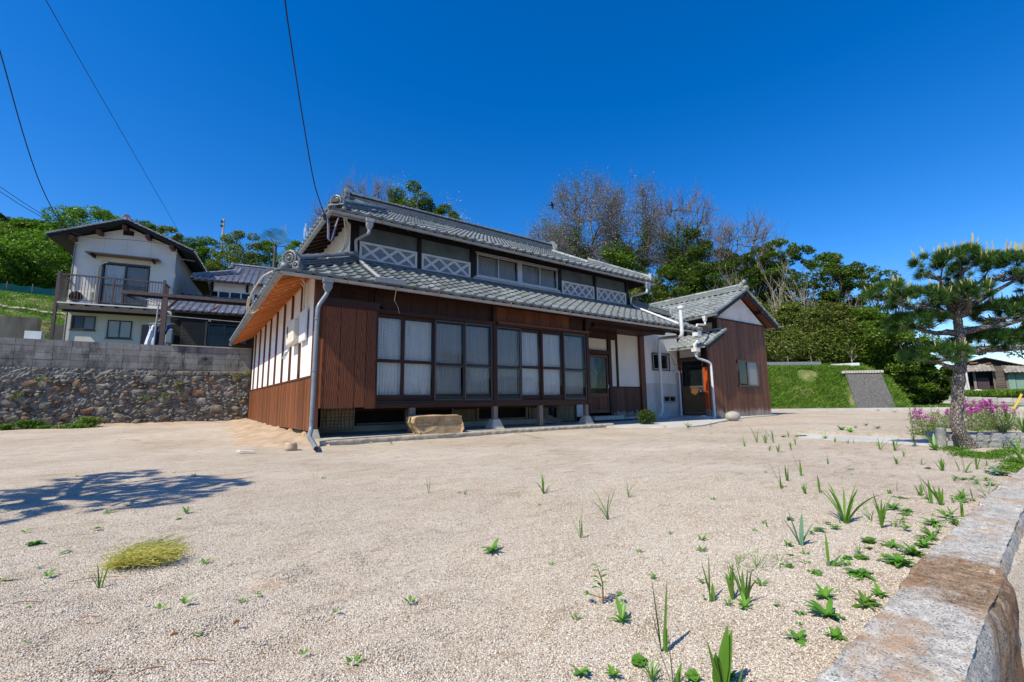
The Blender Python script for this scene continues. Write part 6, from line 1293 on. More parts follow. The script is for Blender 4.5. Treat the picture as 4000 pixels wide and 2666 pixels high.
RT = [
 ('green tree rising behind the annex ridge', 52.4, 38, 11.4, 2.6, 'leaf_olive', 11000, .19, 61, .85), ('mid green tree above the left end of the annex roof', 49.2, 39, 11.9, 2.6, 'leaf_mid', 10000, .19, 62, .85),
 ('broad dark tree above the annex gable', 57.0, 39, 12.6, 3.0, 'leaf_dark', 14000, .19, 63, .85),
 ('evergreen with pale trunk, first right of the annex gable', 63.2, 41, 13.0, 2.6, 'leaf_dark', 8500, .19, 64, .55), ('tall evergreen on a pale trunk, second right of the annex', 65.2, 41, 13.4, 2.3, 'leaf_dark', 8000, .19, 65, .5),
 ('evergreen with open top, third right of the annex', 67.2, 41, 13.8, 2.0, 'leaf_mid', 6500, .19, 66, .5), ('evergreen on a forked pale trunk, fourth right of the annex', 69.4, 40, 12.6, 2.4, 'leaf_dark', 9000, .18, 67, .55),
 ('evergreen beside it with lighter tips', 71.6, 41, 12.0, 2.1, 'leaf_mid', 8000, .18, 68, .55), ('airy evergreen at the right end of the tall row', 74.0, 41, 10.9, 2.1, 'leaf_dark', 6500, .18, 69, .5), ('thin spreading tree at the far right of the woods', 76.2, 41, 10.1, 1.7, 'leaf_dark', 3600, .17, 70, .5)]
for lb_, az, r_, tzz, cw, lf, n_, sz, sd_, cf in RT: tree(lb_, az, r_, tzz, cw, lf, n_, sz, seed=sd_, crown=min(.8, cf+.22), lumps=64, lumpr=.2, bark='bark_pale')
for i, (az, r_, tzz, lf, lb_) in enumerate([(61.8, 37.5, 7.6, 'leaf_bamboo', 'yellow green bamboo clump just right of the annex wall'), (64.8, 38, 8.4, 'leaf_bamboo', 'tall yellow green bamboo clump above the grass slope'), (68.2, 38, 7.8, 'leaf_bamboo', 'olive bamboo clump in the middle of the slope top'), (71.0, 38.5, 7.6, 'leaf_olive', 'brownish thicket tree above the pale sheet'), (73.2, 39, 7.0, 'leaf_mid', 'green thicket tree above the concrete slope face'), (75.6, 38.5, 6.2, 'leaf_mid', 'leafy tree right above the concrete slope face'), (77.0, 39, 5.2, 'leaf_mid', 'leafy tree sloping down behind the garden pine'), (78.4, 41, 3.4, 'leaf_dark', 'lowest leafy tree overhanging the rusty shed')]):
    tree(lb_, az, r_, tzz, 2.2 if i < 6 else 1.4, lf, 15000, .16 if lf != 'leaf_bamboo' else .2, seed=80+i, crown=.97, lumps=70, lumpr=.24)
mass('right_woods', 'dense green woods on the hill to the right', 'woods', [(56, 78, 6.5, 12, 2, 4.0, .35), (55, 68, 11, 20, 4, 7.5, .22), (67, 77.5, 11, 20, 3, 4.6, .13), (36, 60, 38, 50, 3, 6.5, .3)], 'leaf_mid', 140000, .2, 34)
mass('bamboo_thicket', 'olive bamboo thicket along the top of the grass slope', 'woods', [(58, 73, 5.6, 9, 1.5, 4.5, 1)], 'leaf_bamboo', 46000, .2, 35, aspect=.25)
mass('bright_thicket', 'bright leafy undergrowth right of the slope', 'woods', [(71, 77.8, 5.5, 10, 1.5, 3.2, 1)], 'leaf_mid', 30000, .17, 36)
# kerb, grass bank, concrete slope face
V = []; 
KB = MB(); ps = [Vector((math.sin(R(a))*kerb_r(R(a)), math.cos(R(a))*kerb_r(R(a)), 0)) for a in (59, 86)]
KB.beam(ps[0]+Vector((0, 0, .04)), ps[1]+Vector((0, 0, .04)), .3, .16); struct(KB.build('kerb', 'conc_pale')); KD = (ps[1]-ps[0]).normalized(); KN = Vector((-KD.y, KD.x, 0)); KN = KN if KN.dot(ps[0]) > 0 else -KN
def keep_bank(x, y, a, r_):
    d = np.degrees(a); bare = (np.sin(x*1.1+y*.7)*np.cos(y*1.3-x*.4) > .74); face = (d > 72.2) & (d < 75.3); return ~(bare | (face & (r_-np.array([kerb_r(v) for v in a]) < 2.6)))
grass_patch('bank_grass', 'lush green grass on the bank behind the kerb', polar_fn(57, 76.5, .2, 5.8, True, keep_bank), 105000, .19, 5, w=.014, lean=.6)
grass_patch('bank_grass_right', 'rough grass between the bank and the far block wall', polar_fn(75, 79.6, .4, 12, True), 26000, .2, 6, w=.018, lean=.5)
fc = thing('slope_face', 'grey ribbed concrete face set in the grass bank', 'retaining wall', (*polar(73.8, 33), 0)); m = MB()
a0, a1 = R(72.3), R(75.2); 
def bk(az, d, z): r_ = kerb_r(az)+d; return Vector((math.sin(az)*r_, math.cos(az)*r_, z))
m.prism([bk(R(72.9), .06, .02), bk(R(75.9), .06, .02), bk(R(75.0), 2.42, 2.22), bk(R(72.15), 2.42, 2.22)], Vector((0, 0, -.5)), None)
ribk = NT('ribbed_concrete'); vv = ribk.pos(); ns = ribk.noise(ribk.mapped(vv, (7, 7, 1.4)), 2.2, 5, .7, 1.2); cl = ribk.ramp(ns, [(.35, (.06, .06, .056)), (.6, (.16, .155, .145)), (.8, (.26, .25, .235))]); ribk.bump(ns, 1.0, .05); m.build('face', ribk.fin(cl, .95, .1), fc)
m = MB(); m.beam(bk(R(72.0), 2.5, 2.26), bk(R(75.15), 2.5, 2.26), .2, .14); m.build('coping', 'conc_pale', fc)
for k in range(14): p = bk(R(72.1+.21*k), 2.36, 2.0); MB().box(p.x-.09, p.x+.09, p.y-.09, p.y+.09, 2.17, 2.29).build('coping_stone', 'conc', fc)
# low dark panel fence on top of the bank, and the pale sheet
DF = thing('panel_fence', 'low dark corrugated fence along the top of the grass bank', 'fence', (*polar(65, 34), 2.7))
for k in range(22):
    a = 61+.42*k; p0 = bk(R(a), 4.6, 0); p1 = bk(R(a+.42), 4.6, 0); z = terr(p0.x, p0.y); m = MB(); m.beam(Vector((p0.x, p0.y, z+.18)), Vector((p1.x, p1.y, z+.18)), .03, .36); m.build('fence_panel', 'slatepipe', DF)
    if k % 5 == 0: MB().tube([(p0.x, p0.y, z), (p0.x, p0.y, z+.75)], .02, 5).build('fence_stake', 'steel', DF)
PS = thing('white_sheeting', 'pale plastic sheeting on the bank top above the concrete face', 'sheet', (*polar(72.4, 34), 2.7)); m = MB(); p0 = bk(R(71.1), 4.3, 2.72); p1 = bk(R(73.4), 4.3, 2.78); m.beam(p0, p1, .08, .28); m.build('sheet', 'white_paint', PS)
for i, (az, dd) in enumerate(((72.9, 4.6),)):
    g = random.Random(4); bt = thing('dead_tree', 'small pale dead tree at the top of the bank', 'tree', (*bk(R(az), dd, 0).xy, 2.6)); b_ = bk(R(az), dd, 2.6); s_, t_ = branch_system(b_, 1.1, .9, g, 2, .04, (0, 0), 5, .3, .8); limbs_mesh(s_, 'trunk', 'bark_pale', bt)
# slim pale trunks visible in the woods
for i, (az, dd, h_) in enumerate(((62.0, 7, 4.6), (63.4, 7.5, 5), (66.4, 7.5, 5.4), (69.4, 7.5, 5), (70.1, 7.2, 4.4), (73.4, 8, 3.6), (60.8, 7, 4))):
    g = random.Random(i+60); b_ = bk(R(az), dd, 0); b_.z = terr(b_.x, b_.y); bt = thing('slender_tree', 'slender pale grey trunk with twigs %s' % ['near the annex wall', 'second from the annex wall', 'in the middle of the bamboo', 'right of the bamboo middle', 'just left of the sheeting', 'above the concrete face', 'hard against the annex wall'][i], 'tree', b_); s_, t_ = branch_system(b_, h_, .6, g, 2, .07, (0, 0), 9, .25, .9, .08); limbs_mesh(s_, 'trunk', 'bark_pale', bt)
# ================================================================== FAR RIGHT: sheds above a low block wall
A75 = R(75); FN = Vector((math.sin(A75), math.cos(A75), 0)); FD = Vector((math.cos(A75), -math.sin(A75), 0)); FRZ = -(math.pi/2-math.atan2(FN.y, FN.x))
def KP(u, z, D0, D):            # position measured at distance D0, moved out to its true distance D along the line of sight
    k = D/D0; return (u*k, (z-CAMZ)*k+CAMZ)
def fthing(name, label, cat, D): p = FN*D; return thing(name, label, cat, (p.x, p.y, 0), FRZ)
# in these frames x runs to the right, y away from the photographer, z up
W_ = fthing('low_block_wall', 'low grey concrete block wall below the old sheds', 'wall', 54)
u0, zt0 = KP(1.93, .78, 36, 54); u1, zt1 = KP(7.5, .45, 36, 54); L_ = u1-u0; bmx = MB().box(-.42, .42, 0, .2, -.19, .19).mesh('concrete_block'); bmx.materials.append(plain('far_block', (.42, .41, .39), (.26, .26, .24), 1.2, .95, .2, rnd=.12))
MB().box(u0, u1, .05, .25, -.4, .55).build('mortar_core', 'mortar', W_); MB().prism([(u0, .05, .5), (u1, .05, .2), (u1, .05, zt1), (u0, .05, zt0)], (0, .2, 0), None).build('wall_core', 'mortar', W_)
for i in range(int(L_/.86)+1):
    for j in range(3):
        z = zt0+(zt1-zt0)*i*.86/L_-.2-.4*j; place(bmx, 'concrete_block', W_, TR(u0+.43+i*.86, 0, z))
def corrugated(parent, name, x0, x1, z0, z1, y, mat, pitch=.09, amp=.014, top=None):
    n = int((x1-x0)/pitch*6); V = []; F = []
    for i in range(n+1): x = x0+(x1-x0)*i/n; V += [(x, y+amp*math.sin(2*PI*(x-x0)/pitch), z0), (x, y+amp*math.sin(2*PI*(x-x0)/pitch), z1 if top is None else top(x))]
    for i in range(n): F.append((2*i, 2*i+2, 2*i+3, 2*i+1))
    m = MB(); m.add(V, F); return m.build(name, mat, parent)
RS = fthing('rusty_shed', 'shed clad in rust streaked corrugated sheets behind the pine trunk', 'shed', 60)
f = lambda u, z: KP(u, z, 38, 60)
us = [2.02, 2.43, 2.81, 3.19, 3.6, 3.80]
xl, zb = f(2.02, .9); xr, _ = f(3.95, .9); tl = f(2.0, 1.93)[1]; tr = f(3.5, 2.12)[1]
topf = lambda x: tl+(tr-tl)*(x-xl)/(f(3.5, 0)[0]-xl)
for i in range(5): a = f(us[i], 0)[0]; b = f(us[i+1], 0)[0]; corrugated(RS, 'corrugated_sheet', a+.03, b-.03, zb-.3, 3, 0, 'rustsheet' if i < 3 else 'paleesheet', .11, .015, topf); MB().box(a-.03, a+.03, -.04, .02, zb-.3, topf(a)).build('batten', 'greywood', RS)
m = MB(); m.beam((xl-.2, -.1, topf(xl)+.03), (xr, -.1, topf(xr)+.03), .5, .05); m.build('roof_edge', 'paleesheet', RS); MB().box(xl, xr, .1, 3, zb-.3, tl-.05).build('shed_body', 'dark', RS)
corrugated(RS, 'corrugated_sheet', f(3.62, 0)[0], f(3.98, 0)[0], zb-.3, f(0, 2.1)[1], -.3, 'paleesheet', .11); pp = f(4.0, 0)[0]; MB().tube([(pp-.05, -.4, zb-.3), (pp-.15, -.4, f(0, 2.2)[1])], .07, 8).build('drainpipe', 'pvc', RS)
HT = fthing('old_hut', 'old hut with weathered tile roof strip, dark doorway and louvred boards', 'hut', 60)
f = lambda u, z: KP(u, z, 39, 60)
x0, zb = f(4.16, .9); x1 = f(5.27, 0)[0]; ze = f(0, 2.18)[1]; zt_ = f(0, 2.6)[1]
MB().box(x0, f(6.3, 0)[0], .6, 4, zb-.4, ze-.1).build('hut_body', 'dark', HT)
hr = slab(HT, 'tile_strip', [(x0-.1, -.5, ze), (x1, -.5, ze), (x1, .6, zt_), (x0-.1, .6, zt_)], .06, 'greywood'); TILE['old'] = tile_mesh('tile_new'); TILE['old'].materials.clear(); TILE['old'].materials.append(plain('old_tile', (.33, .30, .26), (.20, .18, .155), 7, .8, .3, rnd=.25)); ETILE['old'] = TILE['old']
itf = tile_field(hr, (x0-.1, -.52, ze), (1, 0, 0), (0, 1, (zt_-ze)/1.1), x1-x0+.1, 1.25, lambda u, v: True, 'old')
MB().box(f(4.34, 0)[0], f(4.46, 0)[0], .2, .3, zb-.3, ze).build('door_jamb', 'greywood', HT); MB().box(f(4.5, 0)[0], f(5.0, 0)[0], .25, .3, zb-.3, f(0, 1.8)[1]).build('door', 'marooon', HT)
xa, xb = f(5.16, 0)[0], f(5.72, 0)[0]; z = zb-.2; k = 0
while z < f(0, 2.45)[1]: m = MB(); m.beam((xa+.02*math.sin(k*2), .15, z), (xb+.03*math.sin(k*5), .12, z+.02*math.sin(k*3)), .05, .075, (0, -.5, 1)); m.build('louvre_board', 'greywood', HT); z += .098; k += 1
MB().box(xa, xa+.08, .05, .2, zb-.2, f(0, 2.5)[1]).build('post', 'greywood', HT); MB().box(xb-.05, xb+.05, .05, .2, zb-.3, f(0, 2.5)[1]).build('post', 'greywood', HT)
xg, xh = f(5.76, 0)[0], f(7.2, 0)[0]; z2 = f(0, 2.05)[1]; z3 = f(0, 2.48)[1]
hr2 = slab(HT, 'tile_strip', [(xg-.2, -.5, z2), (xh, -.5, z2), (xh, .6, z3), (xg-.2, .6, z3)], .06, 'greywood'); itf += tile_field(hr2, (xg-.2, -.52, z2), (1, 0, 0), (0, 1, (z3-z2)/1.1), xh-xg, 1.25, lambda u, v: True, 'old')
pieces('roof_tile', itf, 200, 'roof_tiles'); corrugated(HT, 'corrugated_sheet', xg, f(6.05, 0)[0], zb-.4, z2-.05, 0, 'greensheet', .11); corrugated(HT, 'corrugated_sheet', f(6.07, 0)[0], xh, zb-.4, z2-.05, .03, 'greensheet', .11)
gx, gz = f(5.0, 3.04); ga, gza = f(4.1, 2.75); gb, gzb = f(6.4, 2.5); 
m = MB(); m.prism([(ga-.6, .7, ze), (gb, .7, ze), (gb, .7, gzb-.1), (gx, .7, gz-.1), (ga-.6, .7, gza-.1)], (0, 3.2, 0), None); m.build('gable_body', 'black_timber', HT); m = MB(); m.beam((gx-.05, 1.6, gz), (gb+.2, 1.6, gzb-.05), 2.6, .06, (0, 0, 1)); m.build('roof_slope', 'greywood', HT); m = MB(); m.beam((ga-1.2, 1.6, gza-.3), (gx, 1.6, gz), 2.6, .06, (0, 0, 1)); m.build('roof_slope', 'greywood', HT)
for a, b, zq in ((4.3, 4.65, 2.72), (5.0, 5.2, 2.66)): m = MB(); m.beam((f(a, 0)[0], .5, f(0, zq)[1]), (f(b, 0)[0], .5, f(0, zq+.02)[1]), .3, .1); m.build('loose_rust_sheet', 'rust', HT)
TBt = fthing('tub', 'round turquoise plastic tub standing on the low block wall', 'tub', 55); ux, uz = KP(2.27, .80, 36.5, 55); m = MB(); m.tube([(ux, .1, uz), (ux, .1, uz+.22), (ux, .1, uz+.24)], [.25, .28, .30], 16); m.build('body', 'turq', TBt); MB().disc((ux, .1, uz+.25), (0, 0, 1), .27, .02, 16).build('lid', 'paleesheet', TBt)
bx_, bz_ = KP(4.45, 1.0, 39, 57); m = MB(); m.sphere((0, 0, 0), .16, 10, 6, (2.0, 1, .7)); WBg = fthing('white_sack', 'white sack lying by the dark doorway of the old hut', 'sack', 57); o = m.build('sack', 'white_paint', WBg); o.location = (bx_, 0, bz_+.05)
YP = fthing('yellow_pole', 'leaning yellow pole at the right edge by the kerb', 'pole', 36); f = lambda u, z: KP(u, z, 35, 36); p = [f(5.19, .02), f(5.57, .80), f(5.60, .9)]
MB().beam((p[0][0], 0, p[0][1]), (p[1][0], 0, p[1][1]), .09, .09).build('pole_shaft', 'yellow', YP); MB().beam((p[1][0], 0, p[1][1]), (p[2][0]+.1, 0, p[2][1]+.05), .11, .11).build('pole_tip', 'black', YP)
def band(D0_, D1_, u0_, u1_, z_):
    def f_(q, n):
        d = q.uniform(D0_, D1_, n); u = q.uniform(u0_, u1_, n); return FN.x*d+FD.x*u, FN.y*d+FD.y*u, np.full(n, z_)+(d-D0_)*.02
    return f_
grass_patch('shed_weeds', 'green weeds between the low block wall and the sheds', band(54.4, 59.8, 2.6, 12, .72), 16000, .42, 9, w=.04, lean=.5)
tf = MB(); a_ = FN*54.2+FD*2.8; b_ = FN*54.2+FD*14; c_ = FN*64+FD*14; d_ = FN*64+FD*2.0; tf.add([(a_.x, a_.y, .70), (b_.x, b_.y, .55), (c_.x, c_.y, .85), (d_.x, d_.y, .85)], [(0, 1, 2, 3)]); struct(tf.build('shed_terrace', 'hill'))
tree('pale distant tree at the right edge above the sheds', 84.6, 75, 10.5, 3.2, 'leaf_olive', 3500, .25, seed=95, crown=.6, lumps=16); tree('second distant tree between the pine and the hut roof', 81.0, 80, 9.6, 2.6, 'leaf_olive', 2500, .25, seed=96, crown=.6, lumps=14)

# ================================================================== SKY LINE THINGS: wires, aerial, mast, pole, bird
def wire(label, pts, r=.012, extra=None):
    w = thing('overhead_wire', label, 'wire', (0, 0, 0)); P_ = [AT(x*1.7, y*1.7, t) for (x, y, t) in pts]; out = []
    for i in range(len(P_)-1):
        p0 = P_[max(0, i-1)]; p1 = P_[i]; p2 = P_[i+1]; p3 = P_[min(len(P_)-1, i+2)]
        for k in range(6):
            t = k/6; out.append(.5*((2*p1)+(p2-p0)*t+(2*p0-5*p1+4*p2-p3)*t*t+(3*p1-p0-3*p2+p3)*t**3))
    out.append(P_[-1]); MB().tube(out, r, 5).build('cable', 'black', w); return w, out
wire('thin overhead wire falling to the right of the white neighbour gable', [(60, -75, 9), (105, 0, 10), (190, 150, 13), (300, 340, 18), (418, 545, 26)], .009)
wire('thick twisted wire dropping to the left eave of the white house', [(-30, 20, 11), (0, 118, 13), (60, 330, 16.5), (100, 440, 18.4), (145, 525, 20.2)], .017)
wire('upper one of two slack wires from the left edge to the white house eave', [(-60, 395, 14), (0, 430, 16), (60, 470, 18), (146, 524, 20.2)], .011); wire('lower one of two slack wires from the left edge to the white house eave', [(-60, 410, 14), (0, 441, 16), (60, 479, 18), (146, 526, 20.2)], .011)
w, out = wire('heavy black service wire dropping to the farmhouse upper eave corner', [(650, -90, 5.4), (655, 0, 6), (672, 120, 7), (697, 280, 8), (722, 420, 8.8), (745, 492, 9.15)], .011)
m = MB(); m.tube([out[-1], out[-1]+Vector((.03, .02, -.12))], .035, 8); m.build('insulator', 'black', w)
wire('green cable crossing the white neighbour gable', [(148, 527, 20.0), (200, 545, 19.4), (300, 552, 18.9), (385, 562, 18.4)], .010)
an = AT(1116, 898, 45); AN = thing('aerial', 'small television aerial on a thin mast above the woods', 'antenna', an); m = MB(); m.tube([an+Vector((0, 0, -3)), an+Vector((0, 0, .6))], .025, 5); m.build('mast', 'steel', AN)
a, b = AT(1094, 884, 45), AT(1130, 902, 45); m = MB(); m.tube([a, b], .02, 4); m.build('boom', 'steel', AN); side_ = (b-a).cross(Vector((0, 0, 1))).normalized()
for k in range(8): c = a.lerp(b, k/7); L = .12+.03*k; MB().tube([c-side_*L*.7-Vector((0, 0, L*.5)), c+side_*L*.7+Vector((0, 0, L*.5))], .012, 4).build('element', 'steel', AN)
tw = AT(1215, 1000, 120); TW_ = thing('cell_mast', 'lattice phone mast with antenna panels behind the farmhouse roof', 'mast', tw)
zb_, zt__ = tw.z-8, AT(1217, 880, 120).z; m = MB(); cor = [(-.7, -.7), (.7, -.7), (.7, .7), (-.7, .7)]
for cx, cy in cor: MB().tube([(tw.x+cx, tw.y+cy, zb_), (tw.x+cx*.8, tw.y+cy*.8, zt__-.5)], .09, 5).build('leg', 'steel', TW_)
z = zb_; k = 0
while z < zt__-1.5:
    for i in range(4): (ax, ay), (bx, by) = cor[i], cor[(i+1) % 4]; m.tube([(tw.x+ax*.9, tw.y+ay*.9, z), (tw.x+bx*.9, tw.y+by*.9, z+1.3)], .04, 4, False)
    z += 1.3
m.build('cross_bracing', 'steel', TW_); bpy.data.objects[-1] if False else None
for zz, rr_ in ((zt__-3.2, 1.6), (zt__-1.2, 1.5)):
    MB().torus((tw.x, tw.y, zz), (0, 0, 1), rr_, .08, n=14, m=5).build('platform_ring', 'steel', TW_)
for k in range(9): a = 2*PI*k/9; c = Vector((tw.x+1.9*math.cos(a), tw.y+1.9*math.sin(a), 0)); MB().box(c.x-.14, c.x+.14, c.y-.14, c.y+.14, zt__-3.4+(k % 2)*1.2, zt__-1.2+(k % 3)*.7).build('antenna_panel', 'white_paint', TW_)
up_ = AT(872, 893, 60); UPo = thing('utility_pole', 'distant utility pole top rising from the hill woods', 'pole', up_); MB().tube([up_+Vector((0, 0, -4)), up_+Vector((0, 0, 1.3))], .12, 6).build('shaft', 'conc', UPo)
for k, dz in enumerate((.9, .3)): MB().box(up_.x-.35, up_.x+.1, up_.y-.1, up_.y+.1, up_.z+dz-.12, up_.z+dz+.12).build('fitting', 'sash', UPo)
bp_ = AT(2156, 802, 25); BD = thing('bird', 'small dark bird flying above the farmhouse roof with wings down', 'bird', bp_)
hd = cr; m = MB(); m.tube([bp_-hd*.20+Vector((0, 0, .02)), bp_-hd*.08, bp_+hd*.04, bp_+hd*.13+Vector((0, 0, .03))], [.015, .045, .05, .012], 8); m.sphere(bp_+hd*.14+Vector((0, 0, .035)), .032, 8, 6); m.tube([bp_+hd*.16+Vector((0, 0, .035)), bp_+hd*.2+Vector((0, 0, .03))], [.01, .002], 5)
w1 = [bp_+hd*.08, bp_-hd*.04, bp_+hd*.02+Vector((0, 0, -.26))+fw*.05, bp_+hd*.10+Vector((0, 0, -.12))]; m.add([tuple(p) for p in w1]+[tuple(p+fw*.008) for p in w1], [(0, 1, 2, 3), (7, 6, 5, 4), (0, 4, 5, 1), (1, 5, 6, 2), (2, 6, 7, 3), (3, 7, 4, 0)])
w2 = [bp_+hd*.06-fw*.02, bp_-hd*.05-fw*.02, bp_-hd*.06+Vector((0, 0, .14))-fw*.2, bp_+hd*.03+Vector((0, 0, .10))-fw*.15]; m.add([tuple(p) for p in w2]+[tuple(p+Vector((0, 0, .008))) for p in w2], [(0, 1, 2, 3), (7, 6, 5, 4), (0, 4, 5, 1), (1, 5, 6, 2), (2, 6, 7, 3), (3, 7, 4, 0)])
tl_ = [bp_-hd*.18+fw*.02, bp_-hd*.18-fw*.02, bp_-hd*.30-fw*.06, bp_-hd*.30+fw*.06]; m.add([tuple(p) for p in tl_]+[tuple(p+Vector((0, 0, .006))) for p in tl_], [(0, 1, 2, 3), (7, 6, 5, 4), (0, 4, 5, 1), (1, 5, 6, 2), (2, 6, 7, 3), (3, 7, 4, 0)]); m.build('body', 'black', BD)

# ================================================================== GARDEN PINE
def pine(base, label, scale=1.0, rot=0, seed=3):
    g = random.Random(seed); q = np.random.default_rng(seed); B0 = Vector((8.70, 1.48, 0)); t = thing('pine_tree', label, 'tree', B0)
    def trunk_tube(m, pts, rs, n=14):
        fine = []; rr = []
        for i in range(len(pts)-1):
            for k in range(4): s_ = k/4; fine.append(Vector(pts[i]).lerp(Vector(pts[i+1]), s_)); rr.append(rs[i]+(rs[i+1]-rs[i])*s_)
        fine.append(Vector(pts[-1])); rr.append(rs[-1]); m.tube(fine, rr, n, True, lambda i, k: .09*math.sin(i*2.1+k*1.7)+.07*math.sin(i*.9-k*2.9)+.05*math.sin(i*5.3+k*4.1))
    m = MB(); trunk_tube(m, [(8.74, 1.46, -.05), (8.70, 1.48, .03), (8.64, 1.50, .12), (8.55, 1.52, .24), (8.50, 1.51, .45), (8.49, 1.47, .70), (8.47, 1.43, .95), (8.50, 1.39, 1.15), (8.50, 1.36, 1.40), (8.46, 1.36, 1.62), (8.43, 1.35, 1.80)], [.125, .10, .085, .072, .068, .065, .063, .06, .057, .05, .042])
    m.build('trunk', 'bark', t, smooth=True)
    pads = [((8.10, 1.43, 2.42), .27, .15, 1), ((8.64, 1.05, 2.36), .36, .19, 1), ((8.95, .80, 2.38), .30, .17, 1), ((8.30, 1.20, 2.50), .22, .13, 1), ((7.62, 1.84, 2.06), .24, .11, 1), ((7.92, 1.62, 1.98), .30, .12, 1), ((8.36, 1.28, 1.98), .27, .11, 1), ((8.12, 1.72, 1.70), .34, .10, 0), ((8.28, 1.60, 1.25), .34, .11, .6), ((8.86, .98, 1.80), .34, .11, 1), ((9.15, .72, 1.84), .32, .12, 1), ((8.98, 1.15, 1.42), .38, .12, 0), ((9.35, .65, 1.46), .36, .12, 0), ((9.3, .50, 2.2), .34, .16, 1), ((8.1, 1.15, 2.02), .2, .09, 1), ((8.75, 1.6, 2.1), .3, .13, .5)]
    trunk_pts = [Vector((8.50, 1.38, 1.2)), Vector((8.46, 1.36, 1.62)), Vector((8.43, 1.35, 1.80))]
    for i, (c, rx, rz, cd) in enumerate(pads):
        c = Vector(c); lo = 1.05 if c.z < 1.35 else (1.3 if c.z < 1.6 else (1.55 if c.z < 1.9 else 1.78)); st = Vector((8.49, 1.38, min(lo, 1.8))); mid = st.lerp(c, .5)+Vector((g.uniform(-.05, .05), g.uniform(-.05, .05), -.06)); m2 = MB()
        trunk_tube(m2, [st, st.lerp(mid, .5)+Vector((0, 0, .02)), mid, c+Vector((0, 0, -rz*.7))], [.05, .04, .032, .018], 8)
        for k in range(7): a = 2*PI*k/7+g.random(); e = c+Vector((math.cos(a)*rx*.75, math.sin(a)*rx*.75, -rz*.15)); m2.tube([mid.lerp(c, .6), (mid.lerp(c, .6)).lerp(e, .5)+Vector((0, 0, -.02)), e], [.014, .01, .006], 5)
        br_ = m2.build('branch', 'bark', t, smooth=True); N_ = int(46*(rx/.3)**2); V = []; cnd = MB()
        per = 120; cc = []; nn = []
        for k in range(N_):
            u = math.sqrt(g.random()); a = g.uniform(0, 2*PI); h_ = math.sqrt(max(0, 1-u*u)); top = g.random() < .8; p = c+Vector((math.cos(a)*u*rx, math.sin(a)*u*rx, (h_*rz if top else -.35*rz*h_)+g.uniform(-.02, .02))); ax = Vector((math.cos(a)*u*.8, math.sin(a)*u*.8, .75 if top else -.1)).normalized()
            d = q.normal(size=(per, 3))*.62+np.array(ax); d /= np.linalg.norm(d, axis=1, keepdims=True); ln = q.uniform(.06, .11, per)[:, None]; b0 = np.array(p)+d*.006+q.normal(size=(per, 3))*.006; sdv = np.cross(d, q.normal(size=(per, 3))); sdv /= np.linalg.norm(sdv, axis=1, keepdims=True); w_ = .0021
            V.append(np.stack([b0-sdv*w_, b0+sdv*w_, b0+d*ln+sdv*w_*.5, b0+d*ln-sdv*w_*.5], 1).reshape(-1, 3))
            if top and g.random() < .8*cd:
                for j in range(g.choice((1, 1, 2))): L = g.uniform(.06, .17)*(1.3 if c.z > 2.2 else 1); e = Vector((ax.x*.35+g.uniform(-.12, .12), ax.y*.35+g.uniform(-.12, .12), 1)).normalized(); cnd.tube([p+Vector((.01*j, 0, .0)), p+e*L*.5, p+e*L+Vector((0, 0, 0))], [.0075, .0066, .005], 5)
        V = np.concatenate(V); nd = npmesh('needles', V, np.arange(len(V)).reshape(-1, 4), 'needle', br_)
        if cnd.v: cnd.build('candles', 'candle', br_)
    return t
PN = pine(None, 'cloud pruned garden pine with rough curved trunk and upright pale shoots')
PN2 = PN.copy(); C.objects.link(PN2); PN2['label'] = 'second garden pine off the left edge, its shadow crossing the gravel'
def copy_children(src, dst):
    for i_, ch in enumerate([c for c in src.children]):
        if dst is PN2 and i_ in (2, 4, 7, 10, 12, 14, 15): continue
        c2 = ch.copy(); C.objects.link(c2); c2.parent = dst; copy_children(ch, c2)
copy_children(PN, PN2); PN2.location = (-2.3, 4.62, -.1); PN2.rotation_euler = (0, 0, R(150)); PN2.scale = (1.0, 1.0, 1.0)
